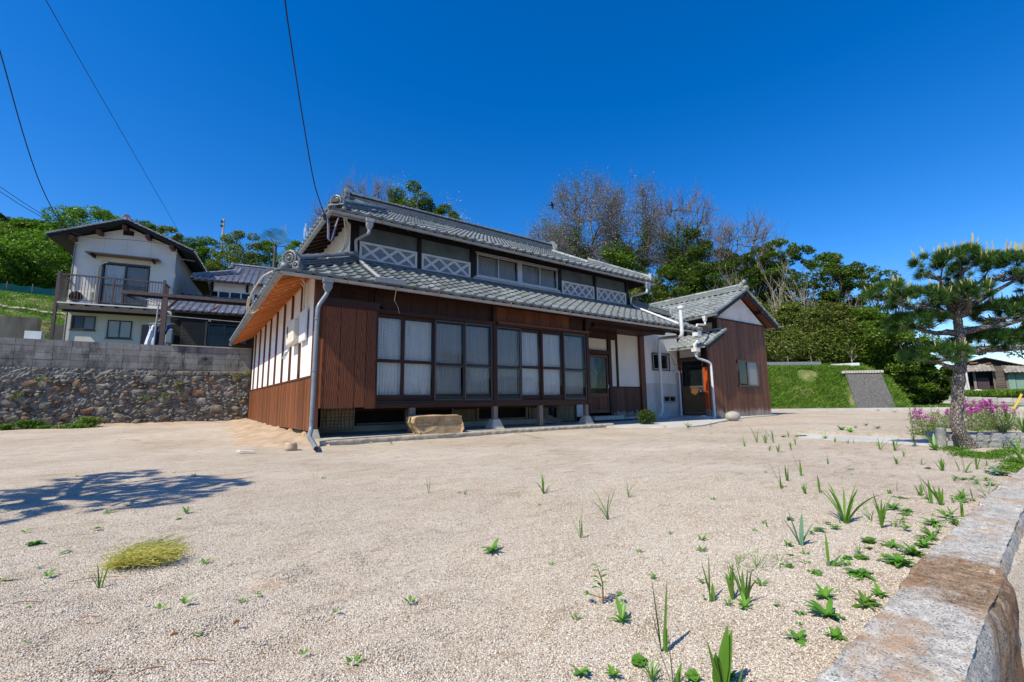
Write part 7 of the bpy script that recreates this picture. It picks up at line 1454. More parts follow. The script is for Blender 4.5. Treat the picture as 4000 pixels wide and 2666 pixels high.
# ================================================================== GRANITE WALL in the right foreground
GW = thing('granite_wall', 'low wall of big rough granite blocks along the right foreground edge', 'wall', (2.4, .5, 0))
def yl_(x): return float(np.interp(x, [-2, 1.2, 1.9, 2.4, 2.76, 3.9, 4.76, 5.7, 8.5], [.47, .515, .55, .60, .61, .66, .69, .71, .78]))
def yr_(x): return float(np.interp(x, [-2, 1.0, 1.5, 1.9, 2.38, 2.6, 3.76, 5.7, 8.5], [.24, .27, .295, .325, .34, .385, .455, .52, .58]))
def granite_block(x0, x1, zt, seed, end_round=.02):
    rr = random.Random(seed); g_ = rr.uniform(0, 9); nx = max(6, int((x1-x0)/.022)); V = []; rows = 0
    sec = [(-.02, -.9), (.005, -.6), (.0, -.35), (.006, -.2), (-.004, -.1), (.004, -.03), (.016, .0)]   # near face going up, z relative to the top
    for i in range(nx+1):
        x = x0+(x1-x0)*i/nx; e = min(1, min(i, nx-i)/1.6); sh = (1-e)*end_round; ya, yb = yr_(x), yl_(x); pts = []
        for dy, dz in sec: pts.append((ya+dy*1.0+sh+(.010*fbm(x*11+g_, dz*13)+.006*fbm(x*31, dz*37+g_)), zt+min(dz, -.0)-(.012 if dz == 0 else 0)-sh*.3))
        for k in range(9): t = (k+.6)/9; pts.append((ya+(yb-ya)*t+(.004*fbm(x*20, t*9)), zt-sh*.5+.004*fbm(x*14+g_, t*7)+.0035*fbm(x*47, t*29+g_)+rr.uniform(-.0008, .0008)))
        for dy, dz in ((-.004, -.006), (.004, -.03), (.01, -.12)): pts.append((yb+dy-sh+.007*fbm(x*23+g_, dz*20), zt+dz))
        rows = len(pts); V += [(x+(.004*fbm(x*9, p[0]*30) if 0 < i < nx else .006*fbm(p[0]*30, p[1]*20+g_)), p[0], p[1]) for p in pts]
    F = [(i*rows+j, (i+1)*rows+j, (i+1)*rows+j+1, i*rows+j+1) for i in range(nx) for j in range(rows-1)]
    m = MB(); m.add(V, F+[tuple(range(rows)), tuple(nx*rows+j for j in range(rows-1, -1, -1))]); return m.build('granite_block', 'granite', GW, smooth=True)
for i, (a, b, z) in enumerate([(-2.4, .3, .055), (.303, 2.415, .066), (2.423, 3.90, .058), (3.906, 4.75, .060), (4.756, 5.72, .056), (5.728, 7.0, .05), (7.01, 8.3, .05)]): granite_block(a, b, z, i+2)
struct(flat('roadside_channel', [(-3, -.25), (9, -.25), (9, .40), (-3, .22)], -.36, 'conc', .3))
# ================================================================== concrete strip and stepped planter beside the pine
def Z7(x, y, z=0): return G(x/3.485+3400, y/3.485+1500, z)
def poly_flat(name, pts, z, mat, th): return flat(name, [(p.x, p.y) for p in pts], z, mat, th)
farl = [G(3120, 1694), Z7(0, 722), Z7(480, 745), Z7(940, 775)]; nearl = [Z7(980, 856), Z7(480, 835), Z7(0, 792), G(3120, 1712)]
struct(poly_flat('concrete_strip', farl+nearl, .012, 'conc_pale', .05))
m = MB()
for a, b in zip(farl, farl[1:]): m.beam(a+Vector((.05, .06, .02)), b+Vector((.05, .06, .02)), .09, .075)
struct(m.build('strip_kerb', 'conc_rough'))
PL = thing('planter', 'low two course planter edging of rough grey split blocks beside the pine', 'planter', Z7(950, 850)); a = Z7(1040, 858); b = Vector((9.35, .15, 0)); d = (b-a).normalized(); nrm = Vector((-d.y, d.x, 0)); nrm = nrm if nrm.x > 0 else -nrm
bmb = MB(); n_ = 5
for j in range(n_+1):
    for i in range(n_+1): pass
def rough_brick(seed):
    rr = random.Random(seed); m = MB(); W, Hh, D = .066, .042, .05; nx, nz = 6, 4; V = [(-W+2*W*i/nx, -D-(.012*rr.random() if 0 < i < nx and 0 < j < nz else 0), -Hh+2*Hh*j/nz) for j in range(nz+1) for i in range(nx+1)]
    m.add(V, [(j*(nx+1)+i, j*(nx+1)+i+1, (j+1)*(nx+1)+i+1, (j+1)*(nx+1)+i) for j in range(nz) for i in range(nx)]); m.box(-W, W, -D, D, -Hh, Hh); me = m.mesh('brick'); me.materials.append(MAT['brick']); return me
rbm = [rough_brick(i) for i in range(5)]
for c in range(2):
    for k in range(11): p = a+d*(.07+.137*k+.03*c)+Vector((0, 0, .044+.087*c)); place(rbm[(k*3+c) % 5], 'brick', PL, basis(p, d, nrm, Vector((0, 0, 1))))
a2 = a+nrm*.62-d*.1
for k in range(11): p = a2+d*(.07+.137*k)+Vector((0, 0, .13)); place(rbm[(k*2) % 5], 'brick', PL, basis(p, d, nrm, Vector((0, 0, 1))))
m = MB(); m.prism([a+nrm*.05+Vector((0, 0, .02)), b+nrm*.05+Vector((0, 0, .02)), b+nrm*.66+Vector((0, 0, .02)), a+nrm*.60+Vector((0, 0, .02))], (0, 0, .10), None); m.build('soil_fill', 'soil', PL)
pc = Z7(985, 850)+nrm*.02; m = MB(); m.tube([pc, pc+Vector((0, 0, .245)), pc+Vector((0, 0, .262))], [.066, .064, .05], 18); m.build('end_post', 'brick', PL)
hs_ = Z7(1700, 870); blob('stone', 'conc_pale', (hs_.x, hs_.y+.02, .05), .10, .14, .075, 'pale half round stone leaning on the planter edging', 'stone', 8, box=.3)
# ================================================================== PLANTS
def blade(p, az, lean, h, w, mat, parent, curve=.35, name='leaf', twist=0):
    d = Vector((math.cos(az), math.sin(az), 0)); s_ = Vector((-math.sin(az+twist), math.cos(az+twist), 0)); n = 7; V = []
    for i in range(n+1):
        t = i/n; q = Vector(p)+d*(lean*h*(t*.55+curve*t*t*1.2))+Vector((0, 0, h*(t-curve*lean*.45*t*t*t))); ww = w*(.62+.6*t if t < .45 else .89*(1-(t-.45)/.55)**.7+.02)*.5; V += [q-s_*ww, q+d*ww*.25, q+s_*ww]
    F = [(3*i+k, 3*i+k+1, 3*i+k+4, 3*i+k+3) for i in range(n) for k in (0, 1)]; m = MB(); m.add(V, F); return m.build(name, mat, parent, smooth=True)
def iris(p, h, n, label, mat='iris', w=.016, spread=.35, seed=None, dirs=None, group=None, name='iris_plant', cat='plant', curve=.35):
    g = random.Random(seed if seed is not None else int(p.x*1000+p.y*333)); t = thing(name, label, cat, p, 0, group)
    for k in range(n):
        if dirs: az, ln, hh = dirs[k % len(dirs)]
        else: az = g.uniform(0, 2*PI); ln = g.uniform(.1, 1)*spread*1.5; hh = g.uniform(.55, 1)
        blade(p+Vector((g.uniform(-.006, .006), g.uniform(-.006, .006), -.01)), az, ln, h*hh, w*g.uniform(.8, 1.15), mat, t, curve, 'leaf', g.uniform(-.5, .5))
    return t
def leaf_mesh(p, az, L, w, mat, parent, lift=.25, name='leaf', droop=.5):
    d = Vector((math.cos(az), math.sin(az), 0)); s_ = Vector((-math.sin(az), math.cos(az), 0)); n = 6; V = []
    for i in range(n+1): t = i/n; q = Vector(p)+d*L*t+Vector((0, 0, L*(lift*t*2-droop*t*t))); ww = w*math.sin(PI*min(.985, .06+t*.94))**.8*.5; V += [q-s_*ww+Vector((0, 0, ww*.3)), q, q+s_*ww+Vector((0, 0, ww*.3))]
    m = MB(); m.add(V, [(3*i+k, 3*i+k+1, 3*i+k+4, 3*i+k+3) for i in range(n) for k in (0, 1)]); return m.build(name, mat, parent, smooth=True)
def rosette(p, r, n, label, mat='weed', w=.4, lift=.22, seed=None, group=None, name='weed', layers=1, round_=False):
    g = random.Random(seed if seed is not None else int(p.x*977+p.y*331)); t = thing(name, label, 'weed', p, 0, group)
    for k in range(n):
        az = 2*PI*k/n*1.0+g.uniform(-.3, .3)+(k//7)*.4; L = r*g.uniform(.6, 1.1)*(1-.25*(k // 8)); off = Vector((g.uniform(-.3, .3)*r, g.uniform(-.3, .3)*r, 0)) if round_ else Vector((0, 0, 0))
        leaf_mesh(p+off+Vector((0, 0, .004+.004*(k//6))), az, L*(.6 if round_ else 1), L*w*(1.7 if round_ else 1)*g.uniform(.8, 1.2), mat, t, lift*.62*g.uniform(.4, 1.9), droop=.42)
    return t
ZG = lambda x, y, z=0: G(x/1.471+2800, y/1.471+1600, z)
ZB = lambda x, y, z=0: G(x/3.0387+2250, y/3.0387+2150, z)
Z6 = lambda x, y, z=0: G(x/1.6229, y/1.6229+1700, z)
Z0 = lambda x, y, z=0: G(x*1.7, y*1.7, z)
def hpx(p, px): t = (p-Vector((0, 0, CAMZ))).dot(fw); return px*t/FPX
# image-right and away directions on the ground, for leaning leaves
RT_ = math.atan2(r0.y, r0.x)
def az_(deg): return RT_+R(deg)
iw = .018
I = [ # x, y, height px (in zg pixels), n, label, options
 (ZG(740, 650), 250, 9, 'large fan of dark green blade leaves standing alone mid right on the gravel', dict(w=.017, spread=.75)),
 (ZG(480, 790), 190, 4, 'blue green plant with four broad stiff leaves spreading like a hand', dict(mat='iris_blue', w=.022, dirs=[(az_(180), .75, .85), (az_(150), .32, 1.0), (az_(20), .2, .95), (az_(0), .8, .7)], curve=.15)),
 (ZG(955, 675), 200, 5, 'narrow upright dark blade plant beside the leafy weeds, mid right', dict(w=.014, spread=.25)),
 (ZG(645, 915), 190, 4, 'pointed dark blade plant with one leaf bent to the right', dict(w=.016, dirs=[(az_(170), .12, .55), (az_(60), .05, 1.0), (az_(10), .9, .45), (az_(0), 1.5, .42)])),
 (ZG(90, 1080), 190, 4, 'small bright green blade plant left of the densest blade clump', dict(w=.012, spread=.35)),
 (ZG(165, 1115), 215, 9, 'densest clump of bright green blades in the right foreground', dict(w=.016, spread=.35)),
 (ZG(375, 460), 165, 3, 'blade plant with one long leaf leaning far to the left', dict(w=.02, dirs=[(az_(180), .62, 1.0), (az_(170), .1, .8), (az_(90), .05, .45)], curve=.1)),
 (ZG(487, 387), 145, 2, 'two broad dark blades crossing, left of the scattered irises', dict(w=.026, dirs=[(az_(178), .45, 1.0), (az_(60), .08, .62)], curve=.1)),
 (ZG(405, 415), 100, 3, 'short split blade plant right beside the far leaning one', dict(w=.012, spread=.3)),
 (ZG(512, 490), 85, 3, 'low three bladed sprout in front of the crossing blades', dict(w=.014, spread=.4)), (ZG(592, 482), 115, 3, 'upright narrow sprout beside a fallen bent stalk', dict(w=.013, spread=.2)),
 (ZG(1230, 548), 168, 3, 'tall blade pair leaning left near the granite wall', dict(w=.022, dirs=[(az_(175), .35, 1.0), (az_(160), .15, .7), (az_(60), .1, .8)], curve=.15)),
 (ZG(1287, 555), 165, 5, 'blade fan with one leaf arching far left near the granite wall', dict(w=.020, dirs=[(az_(178), .75, 1.0), (az_(20), .1, .65), (az_(10), .25, .6), (az_(120), .2, .5), (az_(170), .3, .7)], curve=.2)),
 (ZG(1172, 500), 75, 3, 'jagged short green sprout left of the tall blade pair', dict(w=.016, spread=.5)), (ZG(1030, 470), 110, 1, 'single upright dark blade standing alone near the granite wall', dict(w=.012, spread=.1)), (ZG(995, 492), 46, 4, 'stubby cut off fan of green leaves', dict(w=.02, spread=.4)),
 (ZG(1565, 515), 150, 7, 'grey green spiky tuft hard against the granite wall', dict(mat='iris_blue', w=.009, spread=.7)), (ZG(1475, 515), 100, 2, 'thin spiky shoot left of the grey green tuft', dict(mat='iris_blue', w=.008, spread=.4)),
 (ZG(1298, 357), 100, 4, 'fan of broad green blades in front of the concrete strip', dict(w=.020, spread=.55)), (ZG(1392, 355), 92, 2, 'thin leaning blade between two broad blade fans', dict(w=.011, spread=.3)), (ZG(1426, 365), 168, 3, 'tallest dark blade in front of the pine trunk', dict(w=.022, dirs=[(az_(175), .08, 1.0), (az_(5), .75, .42), (az_(150), .1, .55)])), (ZG(1493, 342), 112, 3, 'olive blade plant right of the tallest dark blade', dict(w=.016, spread=.25)), (ZG(1553, 327), 62, 4, 'short olive sprout behind the ground cover', dict(w=.012, spread=.4)),
 (ZG(1035, 317), 66, 5, 'spreading five bladed sprout near the concrete strip', dict(w=.011, spread=.6)), (ZG(940, 232), 82, 9, 'bushy dark tuft at the left in front of the concrete strip', dict(w=.010, spread=.6)), (ZG(1022, 236), 78, 7, 'bushy dark tuft with a red tip in front of the concrete strip', dict(w=.014, spread=.7)),
 (ZG(1075, 265), 48, 7, 'low fine grassy tuft near the concrete strip', dict(w=.005, spread=.7)),
 (ZG(230, 192), 105, 5, 'slender iris at the far left of the scattered group', dict(w=.013, spread=.4)), (ZG(280, 196), 92, 6, 'slender iris second in the far left group', dict(w=.012, spread=.45)), (ZG(326, 192), 105, 5, 'slender iris with seed head third in the far left group', dict(w=.012, spread=.45)), (ZG(157, 216), 68, 4, 'small iris furthest left towards the annex', dict(w=.011, spread=.5)),
 (ZG(352, 246), 60, 3, 'small leaning sprout in front of the slender irises', dict(w=.012, spread=.5)), (ZG(302, 241), 42, 5, 'lowest sprout in front of the slender irises', dict(w=.010, spread=.6)), (ZG(426, 231), 55, 3, 'short dark sprout right of the slender irises', dict(w=.012, spread=.2)), (ZG(452, 205), 50, 3, 'short pointed sprout behind the dark one', dict(w=.014, spread=.3)), (ZG(413, 160), 45, 3, 'tiny upright shoot left of the round green mat', dict(w=.010, spread=.3)),
 (ZG(820, 562), 60, 2, 'pale thin shoot right of the large blade fan', dict(w=.008, spread=.1)), (ZG(700, 652), 62, 1, 'single light green shoot between two leafy mats', dict(w=.008, spread=.05)), (ZG(285, 670), 52, 1, 'single light green blade alone left of the blue green plant', dict(w=.010, spread=.1)), (ZG(1410, 612), 92, 4, 'sprout with an orange base against the granite edge', dict(w=.012, spread=.3)),
 (ZG(680, 190), 42, 4, 'tiny tuft at the concrete strip, left one', dict(w=.010, spread=.3)), (ZG(755, 198), 38, 5, 'tiny tuft at the concrete strip, middle one', dict(w=.009, spread=.4)), (ZG(787, 200), 40, 3, 'tiny tuft at the concrete strip, right one', dict(w=.009, spread=.2)), (ZG(640, 316), 62, 3, 'thin shoot with a yellow tip in open gravel', dict(w=.008, spread=.1)),
 (ZG(1770, 322), 150, 9, 'wide dark bladed clump at the right edge behind the granite wall', dict(w=.024, spread=1.0)), (ZG(1745, 262), 110, 7, 'second dark bladed clump at the right edge under the pine', dict(w=.020, spread=.8)),
 (ZB(1045, 1187), 247*1.471, 5, 'tall bright green blade pair with a dry bent stem at bottom centre right', dict(w=.017, dirs=[(az_(170), .12, 1.0), (az_(15), .14, .98), (az_(178), .3, .55), (az_(150), .1, .5), (az_(30), .1, .45)], curve=.15)),
 (ZB(1610, 577), 155*1.471, 4, 'bright green three bladed iris with shadow to its right', dict(w=.015, dirs=[(az_(175), .45, .65), (az_(172), .3, .85), (az_(20), .08, 1.0), (az_(60), .05, .4)], curve=.12)),
 (ZB(1170, 1650), 200*1.471, 4, 'dark iris cut by the bottom edge, left of the large one', dict(w=.017, dirs=[(az_(175), .5, 1.0), (az_(150), .08, 1.05), (az_(5), .45, .5), (az_(20), .3, .4)], curve=.1)),
 (ZB(1720, 1680), 225*1.471, 5, 'large broad bladed iris cut by the bottom edge', dict(w=.034, dirs=[(az_(10), .35, .95), (az_(8), .3, 1.0), (az_(170), .15, .7), (az_(178), .3, .8), (az_(100), .1, .6)], curve=.12)), (ZB(1930, 1690), 105*1.471, 2, 'single broad blade at the very bottom right of the large iris', dict(w=.028, dirs=[(az_(10), .55, 1.0), (az_(170), .1, .5)], curve=.1)),
 (Z0(985, 1133), 55*1.7*1.471, 3, 'thin bent double blade alone in the middle of the yard', dict(w=.012, dirs=[(az_(175), .15, .6), (az_(30), .12, 1.0), (az_(10), .1, .5)])), (Z0(1249, 1133), 44*1.7*1.471, 6, 'small leaning tuft in the middle of the yard', dict(w=.012, spread=.9)), (Z0(1397, 1190), 72*1.7*1.471, 6, 'thin spreading grass plant at the centre right', dict(w=.008, spread=1.0)), (Z0(1335, 1237), 78*1.7*1.471, 4, 'very thin brownish grass stalks left of centre right', dict(w=.005, spread=.3)), (Z0(1445, 1142), 40*1.7*1.471, 5, 'pale fine tuft behind the spreading grass plant', dict(w=.006, spread=.6)),
 (Z0(1192, 1144), 26*1.7*1.471, 1, 'tiny single shoot left of the small leaning tuft', dict(w=.008)), (Z0(1068, 1138), 22*1.7*1.471, 2, 'tiny pale shoot right of the bent double blade', dict(w=.008)), (Z0(720, 1101), 24*1.7*1.471, 2, 'tiny curved shoot in front of the downpipe spout', dict(w=.006)), (Z0(1105, 1172), 28*1.7*1.471, 1, 'hair thin stalk at the centre of the yard', dict(w=.004)),
 (Z6(637, 955), 170/1.6229*1.471, 4, 'thin wispy grass right of the dry tuft, left foreground', dict(w=.006, spread=.4)), (Z6(-10, 930), 60*1.471/1.6229*1.6, 4, 'dark blades entering at the left edge', dict(w=.014, dirs=[(az_(5), 1.6, .8), (az_(-10), 1.9, .5), (az_(20), 1.0, .6), (az_(0), .5, .4)]))]
for p, h, n_, lb_, kw in I: iris(p, hpx(p, h/1.471)*1.15, n_+(2 if n_ > 2 and 'dirs' not in kw else 0), lb_, **kw)
for (x, y), h, lb_ in (((235, 925), 200, 'arching fine grass plant in the right foreground'), ((122, 905), 150, 'second arching grass plant left of the first'), ((365, 888), 120, 'thin wispy stalks right of the arching grass'), ((885, 630), 150, 'thin wiry stalks left of the upright dark blade plant'), ((1180, 320), 60, 'grey wiry stalks near the concrete strip')):
    p = ZG(x, y); iris(p, hpx(p, h/1.471), 11, lb_, w=.0035, spread=1.1, curve=.9, name='grass_plant', cat='grass')
RO = [ # rosettes and leafy weeds: x, y, width px, n leaves, label
 (ZG(830, 965), 205, 16, 'biggest dark leafy rosette in the right foreground', dict(w=.3, lift=.3)), (ZG(1060, 900), 215, 18, 'wide bushy rosette against the granite wall', dict(w=.3, lift=.4)), (ZG(1130, 845), 160, 14, 'leafy weed behind the wide bushy rosette', dict(w=.28, lift=.5)), (ZG(1010, 800), 120, 10, 'leafy weed left of the bushy rosettes', dict(w=.28, lift=.4)), (ZG(1195, 800), 110, 12, 'leafy clump hugging the granite edge', dict(w=.35, lift=.5)),
 (ZG(1255, 668), 150, 16, 'spreading leafy weed at the granite edge, second row', dict(w=.3, lift=.4)), (ZG(1320, 625), 90, 10, 'wiry leafy weed at the granite edge, third row', dict(w=.25, lift=.6)), (ZG(1020, 575), 110, 12, 'leafy weed behind the upright dark blade plant', dict(w=.3, lift=.45)), (ZG(1100, 585), 75, 9, 'flat leafy weed right of it', dict(w=.35)), (ZG(1092, 692), 80, 9, 'small star shaped weed mid right', dict(w=.3, lift=.5)), (ZG(1165, 735), 50, 7, 'tiny weed beside the granite wall middle', dict(w=.4)),
 (ZG(415, 915), 95, 14, 'round leaved mat in front of the arching grass', dict(w=.5, round_=True)), (ZG(570, 955), 112, 16, 'dense round leaved mat in the right foreground', dict(w=.5, round_=True)), (ZG(600, 698), 85, 12, 'round leaved mat right of the blue green plant', dict(w=.45, round_=True)), (ZG(683, 683), 62, 10, 'small mat around the single light green shoot', dict(w=.5, round_=True)), (ZG(640, 657), 42, 8, 'little bright mat behind', dict(w=.5, round_=True)), (ZG(420, 636), 60, 9, 'yellow green mat behind the blue green plant', dict(w=.5, round_=True, mat='leaf_bright')),
 (ZG(750, 862), 80, 12, 'light green mat left of the orange tinged weed', dict(w=.5, round_=True)), (ZG(830, 862), 95, 14, 'mat with an upright yellowish sprig', dict(w=.5, round_=True)), (ZG(820, 835), 70, 8, 'upright yellowish sprig on the mat', dict(w=.2, lift=1.1, mat='leaf_bright')), (ZG(880, 775), 88, 9, 'bright round clover like leaves', dict(w=.6, round_=True, mat='leaf_bright', lift=.8)), (ZG(880, 805), 60, 7, 'lower bright round leaves', dict(w=.6, round_=True, mat='leaf_bright')),
 (ZG(945, 1082), 120, 9, 'dark toothed weed close to the granite edge', dict(w=.32, lift=.5)), (ZG(920, 1132), 62, 7, 'smaller weed nearest the granite edge', dict(w=.4)), (ZG(640, 1205), 190, 8, 'large leaved seedling in the right foreground, upper one', dict(w=.34, lift=.5)), (ZG(700, 1215), 100, 7, 'large leaved seedling touching its right side', dict(w=.34, lift=.4)), (ZG(470, 1335), 175, 8, 'large leaved seedling, lower left one', dict(w=.34, lift=.4)), (ZG(690, 1325), 155, 11, 'large leaved seedling, lower right one by the granite', dict(w=.34, lift=.45)), (ZG(480, 1182), 72, 6, 'small reddish seedling above the lower left one', dict(w=.35)), (ZG(475, 1245), 52, 6, 'small pale seedling left of centre', dict(w=.4)),
 (ZG(348, 1137), 46, 9, 'tiny round mat alone on the gravel', dict(w=.5, round_=True, mat='leaf_bright')), (ZG(425, 846), 46, 8, 'tiny mat right of the arching grass', dict(w=.5, round_=True)), (ZG(415, 795), 62, 6, 'reddish stemmed seedling right of the arching grass', dict(w=.45, lift=.6)), (ZG(720, 122), 62, 12, 'dark pansy like tuft beyond the strip, left one', dict(w=.4, lift=.6)), (ZG(770, 138), 62, 12, 'dark pansy like tuft beyond the strip, middle one', dict(w=.4, lift=.6)), (ZG(860, 95), 36, 8, 'dark tuft further back beyond the strip', dict(w=.4, lift=.6)), (ZG(925, 112), 42, 9, 'dark tuft right, beyond the strip', dict(w=.4, lift=.6)), (ZG(800, 108), 30, 8, 'tiny light tuft beyond the strip', dict(w=.4, lift=.8, mat='leaf_bright')),
 (ZG(490, 157), 92, 22, 'bright round mat left of the concrete strip', dict(w=.4, round_=True, mat='leaf_bright')), (ZG(385, 157), 42, 8, 'small mat left of the bright round one', dict(w=.4, round_=True)), (ZG(625, 172), 52, 16, 'fine green tuft at the left end of the strip', dict(w=.15, lift=.9)), (ZG(770, 347), 46, 7, 'small flat weed in open gravel', dict(w=.25)), (ZG(1215, 342), 52, 10, 'small bright mat near the blade fans', dict(w=.4, round_=True, mat='leaf_bright')), (ZG(1255, 238), 70, 9, 'broad leaved light green plant in front of the planter', dict(w=.4, lift=1.2)),
 (ZG(1640, 382), 110, 9, 'variegated hosta leaves behind the granite wall', dict(w=.55, lift=.5, mat='iris_blue')), (ZG(1590, 372), 80, 7, 'second variegated hosta left of the first', dict(w=.55, lift=.4, mat='iris_blue')),
 (Z0(1130, 1271), 58*1.7*1.471, 13, 'dark jagged leafy weed alone at the centre of the yard', dict(w=.3, lift=.45)), (ZB(550, 872), 285/3.0387*1.471, 9, 'low bright weed in front of the sapling', dict(w=.32, lift=.8)), (ZB(760, 1350), 250/3.0387*1.471, 9, 'big round clover leaves at bottom centre right', dict(w=.7, round_=True)), (ZB(60, 1500), 260/3.0387*1.471, 7, 'seedling at the bottom edge left of the irises', dict(w=.4, lift=.5)), (ZB(445, 1520), 240/3.0387*1.471, 7, 'second seedling at the bottom edge', dict(w=.35, lift=.5)), (ZB(1395, 1520), 200/3.0387*1.471, 6, 'round leaves at the bottom edge between two irises', dict(w=.75, round_=True)), (ZB(905, 1575), 330/3.0387*1.471, 9, 'silvery narrow leaved weed at the bottom edge', dict(w=.14, lift=1.0)), (ZB(1840, 1540), 200/3.0387*1.471, 7, 'dark seedling behind the large broad iris', dict(w=.45, lift=.5)), (ZB(2010, 690), 210/3.0387*1.471, 5, 'broad leaved seedling at the foot of the densest clump', dict(w=.42, lift=.7)), (ZB(920, 330), 110/3.0387*1.471, 7, 'small weed between the sapling and the bright iris', dict(w=.4, lift=.4)), (ZB(1520, 560), 60/3.0387*1.471, 4, 'tiny weed beside the bright iris foot', dict(w=.5)), (ZB(1475, 375), 110/3.0387*1.471, 4, 'red stemmed seedling left of the bright iris', dict(w=.4, lift=.4, mat='leaf_bright')),
 (Z6(205, 702), 115/1.6229*1.471, 16, 'round leaved mat at the left, behind the dry tuft', dict(w=.5, round_=True)), (Z6(300, 905), 92/1.6229*1.471, 4, 'seedling with curled leaves in the left foreground', dict(w=.35, lift=.5)), (Z6(1172, 1080), 105/1.6229*1.471, 4, 'three leaved seedling in the left foreground', dict(w=.35, lift=.7)), (Z6(887, 1055), 38/1.6229*1.471, 5, 'tiny bright seedling left of the three leaved one', dict(w=.4, lift=.5, mat='leaf_bright')), (Z6(190, 1095), 42/1.6229*1.471, 4, 'small seedling in the far left foreground', dict(w=.4)), (Z6(415, 746), 74/1.6229*1.471, 5, 'flat thin weed left of the dry tuft', dict(w=.25)), (Z6(615, 597), 58/1.6229*1.471, 8, 'small bright mat behind the dry tuft', dict(w=.4, round_=True)), (Z6(1132, 537), 40/1.6229*1.471, 7, 'small dark mat at the tip of the tree shadow', dict(w=.5, round_=True)), (Z6(1182, 500), 62/1.6229*1.471, 8, 'reddish green weed just right of the tree shadow', dict(w=.3, lift=.9)), (Z6(685, 503), 70/1.6229*1.471, 8, 'dark weed inside the tree shadow', dict(w=.25, lift=.4)), (Z6(935, 442), 38/1.6229*1.471, 7, 'small round mat inside the tree shadow', dict(w=.5, round_=True)), (Z6(810, 452), 60/1.6229*1.471, 9, 'flat grassy weed inside the tree shadow', dict(w=.15)), (Z6(860, 402), 40/1.6229*1.471, 8, 'little weed at the upper rim of the tree shadow', dict(w=.2, lift=.5)), (Z6(1632, 1018), 50/1.6229*1.471, 4, 'small seedling right of the three leaved one', dict(w=.4, lift=.4)), (Z6(1935, 862), 28/1.6229*1.471, 4, 'tiny light seedling near the centre foreground', dict(w=.4, lift=.8, mat='leaf_bright')), (Z6(250, 848), 44/1.6229*1.471, 5, 'tiny brownish weed left of the dry tuft', dict(w=.35, lift=.3))]
for p, w_, n_, lb_, kw in RO: rosette(p, hpx(p, w_/1.471)*.58, int(n_*1.6), lb_, **{**kw, 'w': kw.get('w', .4)*1.0})
# tiny sprouts nobody would tell apart
q = np.random.default_rng(77); proto = None
for k in range(96):
    if k < 70: x = q.uniform(2700, 3900); y = 1690+(q.random()**1.3)*700; 
    else: x = q.uniform(60, 2700); y = q.uniform(1800, 2600)
    p = G(x, y)
    if p.y < yl_(p.x)+.06 or p.x > 11: continue
    t = thing('sprout', 'tiny green weed sprout scattered over the open gravel', 'weed', p, q.uniform(0, 6), 'tiny sprouts on the gravel')
    if proto is None:
        m = MB(); OFF[t.name] = Vector((0, 0, 0)); V = []
        for j in range(5):
            a = j*1.26; L = .022; d = Vector((math.cos(a), math.sin(a), .6)); s_ = Vector((-math.sin(a), math.cos(a), 0)); m.add([(0, 0, 0), tuple(d*L*.5-s_*.005), tuple(d*L), tuple(d*L*.5+s_*.005)], [(0, 1, 2, 3)])
        proto = m.mesh('leaves'); proto.materials.append(MAT['weed'])
    o = bpy.data.objects.new('leaves', proto); C.objects.link(o); o.parent = t; o.scale = (s__ := q.uniform(.5, 1.6),)*3; OFF.pop(t.name, None)
q = np.random.default_rng(31); gs_ = 0
for k in range(34):
    x = q.uniform(1.7, 5.6); p = Vector((x, yl_(x)+.03+abs(q.normal())*.16, 0)); rosette(p, q.uniform(.028, .06), int(q.integers(7, 13)), 'small leafy weed in the tangle beside the granite wall', w=q.uniform(.2, .4), lift=q.uniform(.25, .8), mat=('weed', 'leaf_bright', 'iris')[k % 3], seed=k, group='leafy weeds along the granite wall')
# sapling
sp = ZB(320, 627); SPt = thing('sapling', 'dark stemmed sapling with toothed leaves at the centre right foreground', 'sapling', sp); hh = hpx(sp, 440/3.0387); MB().tube([sp, sp+Vector((.002, 0, hh*.5)), sp+Vector((-.012, .008, hh*.9))], [.0035, .0028, .0015], 6).build('stem', 'rust', SPt)
for k, (f_, a_, L) in enumerate([(.9, 170, .28), (.78, 190, .24), (.78, 10, .2), (.6, 175, .26), (.62, 20, .24), (.5, 185, .22), (.48, -5, .2), (.35, 200, .3), (.4, 110, .2), (.45, 270, .26)]): leaf_mesh(sp+Vector((-.006*f_, .004, hh*f_)), az_(a_), hh*L, hh*L*.42, 'weed', SPt, .35)
for a_, L in ((175, .36), (-5, .42)):
    e = sp+Vector((math.cos(az_(a_))*hh*L, math.sin(az_(a_))*hh*L, hh*.22)); MB().tube([sp+Vector((0, 0, hh*.12)), e], .0018, 5).build('side_stem', 'rust', SPt)
    for da in (-50, 0, 50, 100): leaf_mesh(e, az_(a_+da), hh*.17, hh*.08, 'weed', SPt, .3)
# dry tuft
dt = thing('dry_grass_tuft', 'flattened yellow green tuft of dry grass in the left foreground', 'grass', Z6(900, 810)); q = np.random.default_rng(8); n_ = 1500; V = []
b0 = Z6(690, 835); b1 = Z6(960, 812); e0 = Z6(1130, 800)
for k in range(n_):
    t = q.random(); s_ = b0.lerp(b1, t)+Vector((q.normal()*.012, q.normal()*.02+.02*q.random(), 0)); L = q.uniform(.05, .17); dr = az_(q.normal()*38+8); el_ = abs(q.normal())*.45+.04; mid = s_+Vector((math.cos(dr)*L*.5, math.sin(dr)*L*.5, L*.5*math.sin(el_)+.018*q.random())); e = s_+Vector((math.cos(dr)*L, math.sin(dr)*L, L*math.sin(el_)*.6+q.random()*.03)); w_ = .0011; up = Vector((0, 0, w_)); V += [s_-up, s_+up, mid+up, mid-up, mid-up, mid+up, e+up*.5, e-up*.5]
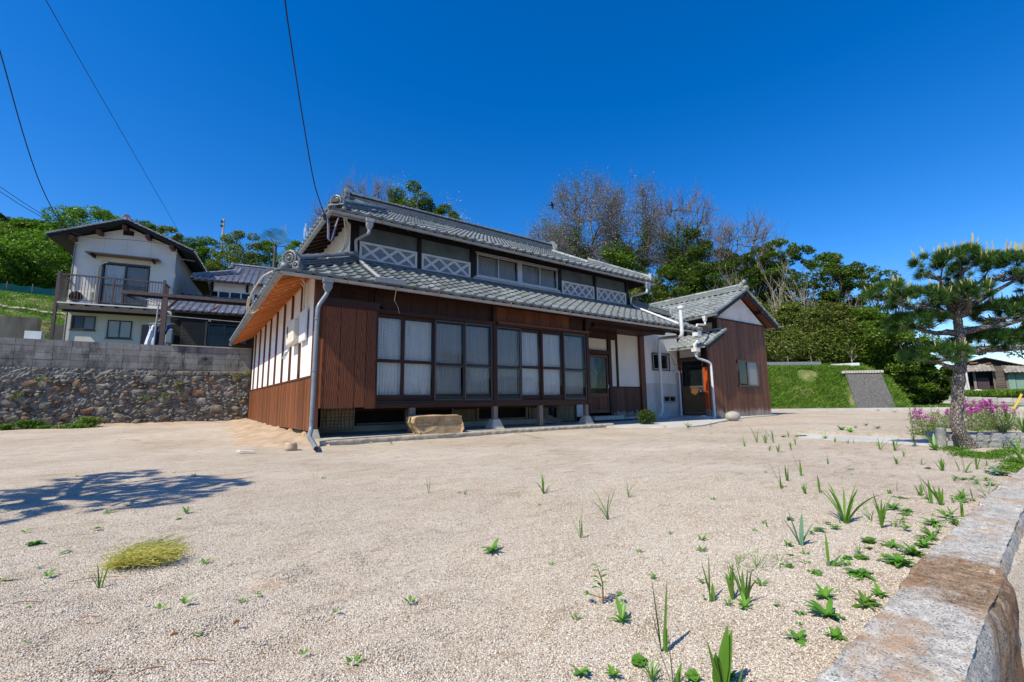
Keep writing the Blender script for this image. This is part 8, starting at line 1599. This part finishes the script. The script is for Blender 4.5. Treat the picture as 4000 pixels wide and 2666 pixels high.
npmesh('dry_blades', [tuple(v) for v in V], np.arange(len(V)).reshape(-1, 4), 'straw', dt); c = np.array([tuple(b0.lerp(e0, q.random())+Vector((q.normal()*.03, q.normal()*.05, .02+abs(q.normal())*.028))) for _ in range(1500)]); V, F = leaves(c, .009, rs=q); npmesh('seed_heads', V, F, 'straw', dt)
# shrub by the slab
sb = G(790/2.4122+2200, 1478/2.4122+1050); SB = thing('shrub', 'small glossy green shrub growing at the slab corner by the entrance', 'shrub', sb); q = np.random.default_rng(9); d = q.normal(size=(3600, 3)); d /= np.linalg.norm(d, axis=1, keepdims=True); d *= (q.random((3600, 1))**.4)*np.array([[.27, .27, .24]]); c = d+np.array([sb.x, sb.y, .22]); V, F = leaves(c, .034, rs=q); npmesh('foliage', V, F, 'leaf_dark', SB); g = random.Random(3); s_, t_ = branch_system(Vector((sb.x, sb.y, 0)), .35, .9, g, 2, .01, (0, 0), 7, .1, .7); limbs_mesh(s_, 'stems', 'bark_dark', SB)
for x, y, w_, lb_ in ((1022, 1444, 20, 'grass tuft on the concrete apron by the entrance'), (960, 1500, 22, 'flat weed at the rim of the concrete apron'), (1180, 1503, 60, 'row of weeds along the rim of the concrete apron')):
    p = G(x/2.4122+2200, y/2.4122+1050, .035); rosette(p, hpx(p, w_/2.4), 18, lb_, w=.16, lift=.6)
p = G(1390/2.4122+2200, 1490/2.4122+1050); iris(p, .16, 3, 'dark three bladed sprout in front of the annex downpipe', w=.012)
for x, y, w_, lb_ in ((335, 1530, 34, 'bright moss tuft on the gravel below the stepping stone'), (130, 1535, 34, 'brown withered weed below the shutter box')): p = G(x/2.6133+1400, y/2.6133+1150); rosette(p, hpx(p, w_/2.6), 20, lb_, w=.15, lift=.6, mat='leaf_bright' if x > 200 else 'straw')
# weeds at the foot of the stone wall
for x, y, w_, h_, lb_, mt in ((30, 1030, 110, 70, 'bright weeds at the stone wall foot, cut by the left edge', 'leaf_bright'), (265, 1020, 190, 95, 'big spread of bright feathery weeds at the stone wall foot', 'leaf_bright'), (420, 1018, 110, 45, 'low bright weeds right of the feathery ones', 'leaf_bright'), (570, 1015, 110, 40, 'yellowish low weeds along the stone wall foot', 'leaf_bamboo'), (680, 1012, 150, 55, 'spreading green weeds along the stone wall foot', 'leaf_bright'), (800, 1005, 150, 110, 'dark taller weeds at the right end of the wall foot row', 'leaf_mid')):
    p = G(x/2.353, y/2.353+1250, .05); r_ = hpx(p, w_/2.353)*.5; hh = hpx(p, h_/2.353); t = thing('weed_clump', lb_, 'weed', p); q = np.random.default_rng(x); n_ = int(500+w_*9); c = np.array(p)+q.normal(size=(n_, 3))*np.array([r_*.5, .09, 0])+np.stack([np.zeros(n_), np.zeros(n_)+.05, q.random(n_)*hh], 1); V, F = leaves(c, .07, rs=q, aspect=.3); npmesh('leaves', V, F, mt, t)
for x, y in ((375, 545), (165, 690), (1640, 580), (1660, 650), (2170, 520), (2270, 480), (1330, 715), (1510, 695)):
    x_, y_ = x/2.353, y/2.353+1250; d_ = ray(x_, y_); tt = 18.72/d_.y; c0 = Vector((d_.x*tt, 18.70, CAMZ+d_.z*tt)); t = thing('wall_fern', 'small green tuft rooted in the joints of the stone wall', 'weed', c0, 0, 'tufts in the stone wall'); q = np.random.default_rng(x); c = np.array(c0)+q.normal(size=(120, 3))*np.array([.07, .03, .06]); V, F = leaves(c, .05, rs=q, aspect=.35); npmesh('leaves', V, F, 'leaf_bamboo', t)
# ground cover under the pine
def gcov(q, n): 
    P_ = [Z7(*c) for c in ((1180, 905), (1450, 980), (1750, 960), (1650, 1000), (2000, 1060), (1950, 1170), (2060, 1100), (1080, 890), (2080, 930), (1300, 960), (1850, 930))]; k = q.integers(0, len(P_), n); x = np.array([P_[i].x for i in k])+q.normal(size=n)*.16; y = np.array([P_[i].y for i in k])+q.normal(size=n)*.055; return x, y
q = np.random.default_rng(12); x, y = gcov(q, 9000); c = np.stack([x, y, q.random(9000)*.022+.004], 1); V, F = leaves(c, .020, up=1.6, rs=q, aspect=.7); o = npmesh('ground_cover', V, F, 'leaf_bright'); o['kind'] = 'stuff'; o['label'] = 'bright green creeping ground cover under the pine'; o['category'] = 'ground cover'
# flowers
def stock(p, h, n, label, fl='purple', r=.09, seed=1, fn=38, leafn=200):
    q = np.random.default_rng(seed); t = thing('flower_clump', label, 'flower', p); m = MB(); tips = []
    for k in range(n): a = q.uniform(0, 6.28); e = Vector((p.x+math.cos(a)*r*q.random()*1.3, p.y+math.sin(a)*r*q.random()*1.3, p.z+h*q.uniform(.72, 1.05))); s_ = Vector((p.x+math.cos(a)*r*.3, p.y+math.sin(a)*r*.3, p.z)); m.tube([s_, s_.lerp(e, .5)+Vector((0, 0, .02)), e], .0022, 4); tips.append(e)
    m.build('stems', 'leaf_bamboo', t); c = np.concatenate([np.array(e)+q.normal(size=(fn, 3))*np.array([.015, .015, .026]) for e in tips]); V, F = leaves(c, .020, rs=q, aspect=.9); npmesh('petals', V, F, fl, t, 'stuff')
    c = np.array([[p.x, p.y, p.z]])+q.normal(size=(leafn, 3))*np.array([r*.8, r*.8, 0])+np.stack([np.zeros(leafn), np.zeros(leafn), q.random(leafn)**1.3*h*.75], 1); V, F = leaves(c, .055, rs=q, aspect=.16, up=.1); npmesh('leaves', V, F, 'leaf_mid', t)
names_ = ['purple stocks at the left end of the flower bed', 'purple stocks second from the left of the bed', 'pale greenish stocks with white buds, left part of the bed', 'purple stock just left of the pine trunk', 'dark purple low flower in front of the left stocks', 'pink stock hidden behind the pine trunk', 'purple stocks directly right of the pine trunk', 'densest purple stocks right of the trunk', 'tall purple stocks in the middle of the right bed', 'purple stocks with a white flower in the right bed', 'tallest single purple stock of the right bed', 'purple stocks above the orange leaved plant', 'last purple stocks at the right of the bed', 'light purple stock behind the middle of the bed']
FL = [((670, 690), 95, 6), ((770, 720), 100, 7), ((900, 610), 85, 7), ((1010, 600), 75, 4), ((850, 640), 50, 3), ((1080, 610), 70, 3), ((1340, 640), 92, 9), ((1420, 640), 105, 11), ((1530, 630), 112, 12), ((1640, 630), 100, 11), ((1830, 625), 118, 3), ((1740, 630), 96, 10), ((1870, 630), 88, 10), ((1580, 600), 105, 9)]
for i, ((x, y), h, n_) in enumerate(FL): p = Z7(x, y, .06 if x > 1250 else 0); stock(p, hpx(p, h), n_, names_[i], 'purple' if i != 2 else 'whiteflower', .14 if i > 5 else .10, i+1, 34 if i != 2 else 12, 420)
p = Z7(860, 590); stock(p, hpx(p, 75), 3, 'white stock between the purple ones on the left', 'whiteflower', .06, 40, 22, 120)
p = Z7(610, 862); tp = thing('tall_weed', 'tall leafy weed spike standing at the near edge of the concrete strip', 'weed', p); hh = hpx(p, 560/3.485*.97)
for k in range(3):
    e = p+Vector((.03*(k-1), .02*k, hh*(1-.28*k))); MB().tube([p, p.lerp(e, .5)+Vector((.01, 0, 0)), e], .003, 5).build('stem', 'leaf_bamboo', tp)
    for j in range(26-6*k): f_ = .08+.9*j/(26-6*k); leaf_mesh(p.lerp(e, f_), j*2.4, .05*(1.2-f_)+.012, .012, 'leaf_bamboo', tp, .5)
p = Z7(1790, 690, .1); ol = thing('lily_clump', 'clump of strap leaves turning orange and yellow in the planter', 'plant', p); hh = hpx(p, 70)
g = random.Random(5)
for k in range(34): blade(p+Vector((g.uniform(-.04, .04), g.uniform(-.04, .04), 0)), g.uniform(0, 6.28), g.uniform(.4, 1.6), hh*g.uniform(.6, 1.15), .016, 'orange_leaf' if k % 5 < 2 else ('iris' if k % 5 < 4 else 'straw'), ol, .6)
p = Z7(2080, 660, .1); iris(p, hpx(p, 105), 26, 'dense green strap leaved clump at the right end of the planter', w=.016, spread=.9, curve=.6); p = Z7(2000, 600, .1); iris(p, hpx(p, 60), 18, 'yellow striped low grass clump behind the planter', mat='straw', w=.01, spread=1.0, curve=.7); p = Z7(1880, 560, .06); iris(p, hpx(p, 75), 22, 'green leafy clump behind the orange leaves', w=.016, spread=.6)
for (x, y), lb_ in (((1760, 800), 'pale blue bellflower spike in front of the planter, left one'), ((1860, 830), 'pale blue bellflower spike in front of the planter, right one')): p = Z7(x, y+60); stock(p, hpx(p, 34), 3, lb_, 'blueflower', .05, x, 16, 60)
for (x, y), lb_ in (((2060, 860), 'dark blade tuft in front of the planter at the right edge'), ((1480, 690), 'feathery green tuft behind the trunk in the planter'), ((1140, 690), 'thin wispy tuft left of the trunk in the planter'), ((1060, 820), 'thin weed tuft at the corner post of the planter')): p = Z7(x, y, .0); iris(p, hpx(p, 42), 14, lb_, w=.007, spread=.6)
# bits on the far yard
for (x, y), w_, lb_ in (((110, 372), 95, 'green tuft near the far kerb, left'), ((335, 392), 130, 'flat green patch near the far kerb, right')): p = Z7(x, y); rosette(p, hpx(p, w_/3.485)*.5, 26, lb_, w=.12, lift=.5)
# dry needles and twigs on the gravel
for i, (x, y, L, a_) in enumerate(((150, 1065, 200, 3), (590, 915, 280, 14), (560, 1158, 110, 0), (930, 1495, 160, 28), (1280, 1435, 190, -5), (620, 1512, 120, 3), (1500, 1190, 30, 20), (1100, 1270, 36, 20))):
    p = Z6(x, y, .006); L_ = hpx(p, L/1.6229); e = p+Vector((math.cos(az_(a_))*L_, math.sin(az_(a_))*L_, .004)); tag(MB().tube([p-(e-p)*.5, p+Vector((0, 0, .006)), p+(e-p)*.5], .0016 if L > 40 else .005, 4).build('twig', 'rust'), ['long dry stalk in the far left foreground', 'dry stalk below the yellow tuft', 'short dry stalk in the left foreground', 'reddish dry stalk near the bottom edge', 'pale dry stalk near the bottom edge', 'faint dry stalk at the bottom left', 'dark wood chip right of the three leaved seedling', 'dark wood chip in the left foreground'][i], 'twig')
# ================================================================== PEBBLES near the camera (real stones, instanced)
def pebble_field():
    me = bpy.data.meshes.new('pebble_bed'); q = np.random.default_rng(21); N_ = 290000; pts = []
    d = np.sqrt(q.uniform(1.05**2, 5.2**2, N_*2)); keep = q.random(N_*2) < np.clip((4.9-d)/3.4, .0, 1); d = d[keep][:N_]; a = np.radians(q.uniform(-16, 88, len(d))); x = np.sin(a)*d; y = np.cos(a)*d
    k = y > np.array([np.interp(v, [-2, 1.2, 1.9, 2.4, 2.76, 3.9, 4.76, 5.7], [.47, .515, .55, .60, .61, .66, .69, .71]) for v in x])+.012; x, y = x[k], y[k]
    z = np.array([ground_h(u, v) for u, v in zip(x, y)]); z += q.uniform(-.0015, .0022, len(z)); me.vertices.add(len(x)); me.vertices.foreach_set('co', np.stack([x, y, z], 1).astype(np.float32).ravel()); me.update()
    o = bpy.data.objects.new('pebbles', me); C.objects.link(o); o['kind'] = 'stuff'; o['label'] = 'fine pinkish beige gravel stones of the yard'; o['category'] = 'gravel'
    coll = bpy.data.collections.new('pebble_kinds')
    for i in range(6):
        rr = random.Random(i); m = MB(); m.sphere((0, 0, 0), 1, 6, 4, (1, rr.uniform(.6, .95), rr.uniform(.5, .8))); m.v = [tuple(c*(1+rr.uniform(-.2, .2)) for c in v) for v in m.v]; mm = m.mesh('pebble_shape'); mm.materials.append(MAT['pebble']); po = bpy.data.objects.new('pebble', mm); coll.objects.link(po)
    ng = bpy.data.node_groups.new('scatter', 'GeometryNodeTree'); ng.interface.new_socket('Geometry', in_out='INPUT', socket_type='NodeSocketGeometry'); ng.interface.new_socket('Geometry', in_out='OUTPUT', socket_type='NodeSocketGeometry')
    N = ng.nodes; L = ng.links; gi = N.new('NodeGroupInput'); go = N.new('NodeGroupOutput'); mp = N.new('GeometryNodeMeshToPoints'); ip = N.new('GeometryNodeInstanceOnPoints'); ci = N.new('GeometryNodeCollectionInfo'); ci.inputs[0].default_value = coll; ci.inputs['Separate Children'].default_value = True; ci.inputs['Reset Children'].default_value = True
    r1 = N.new('FunctionNodeRandomValue'); r1.data_type = 'FLOAT_VECTOR'; r1.inputs[1].default_value = (6.28, 6.28, 6.28); r2 = N.new('FunctionNodeRandomValue'); r2.data_type = 'FLOAT'; r2.inputs[2].default_value = .0014; r2.inputs[3].default_value = .0032
    L.new(gi.outputs[0], mp.inputs[0]); L.new(mp.outputs[0], ip.inputs['Points']); L.new(ci.outputs[0], ip.inputs['Instance']); ip.inputs['Pick Instance'].default_value = True; L.new(r1.outputs[0], ip.inputs['Rotation']); L.new(r2.outputs[1], ip.inputs['Scale']); L.new(ip.outputs[0], go.inputs[0])
    md = o.modifiers.new('scatter', 'NODES'); md.node_group = ng
pebble_field()
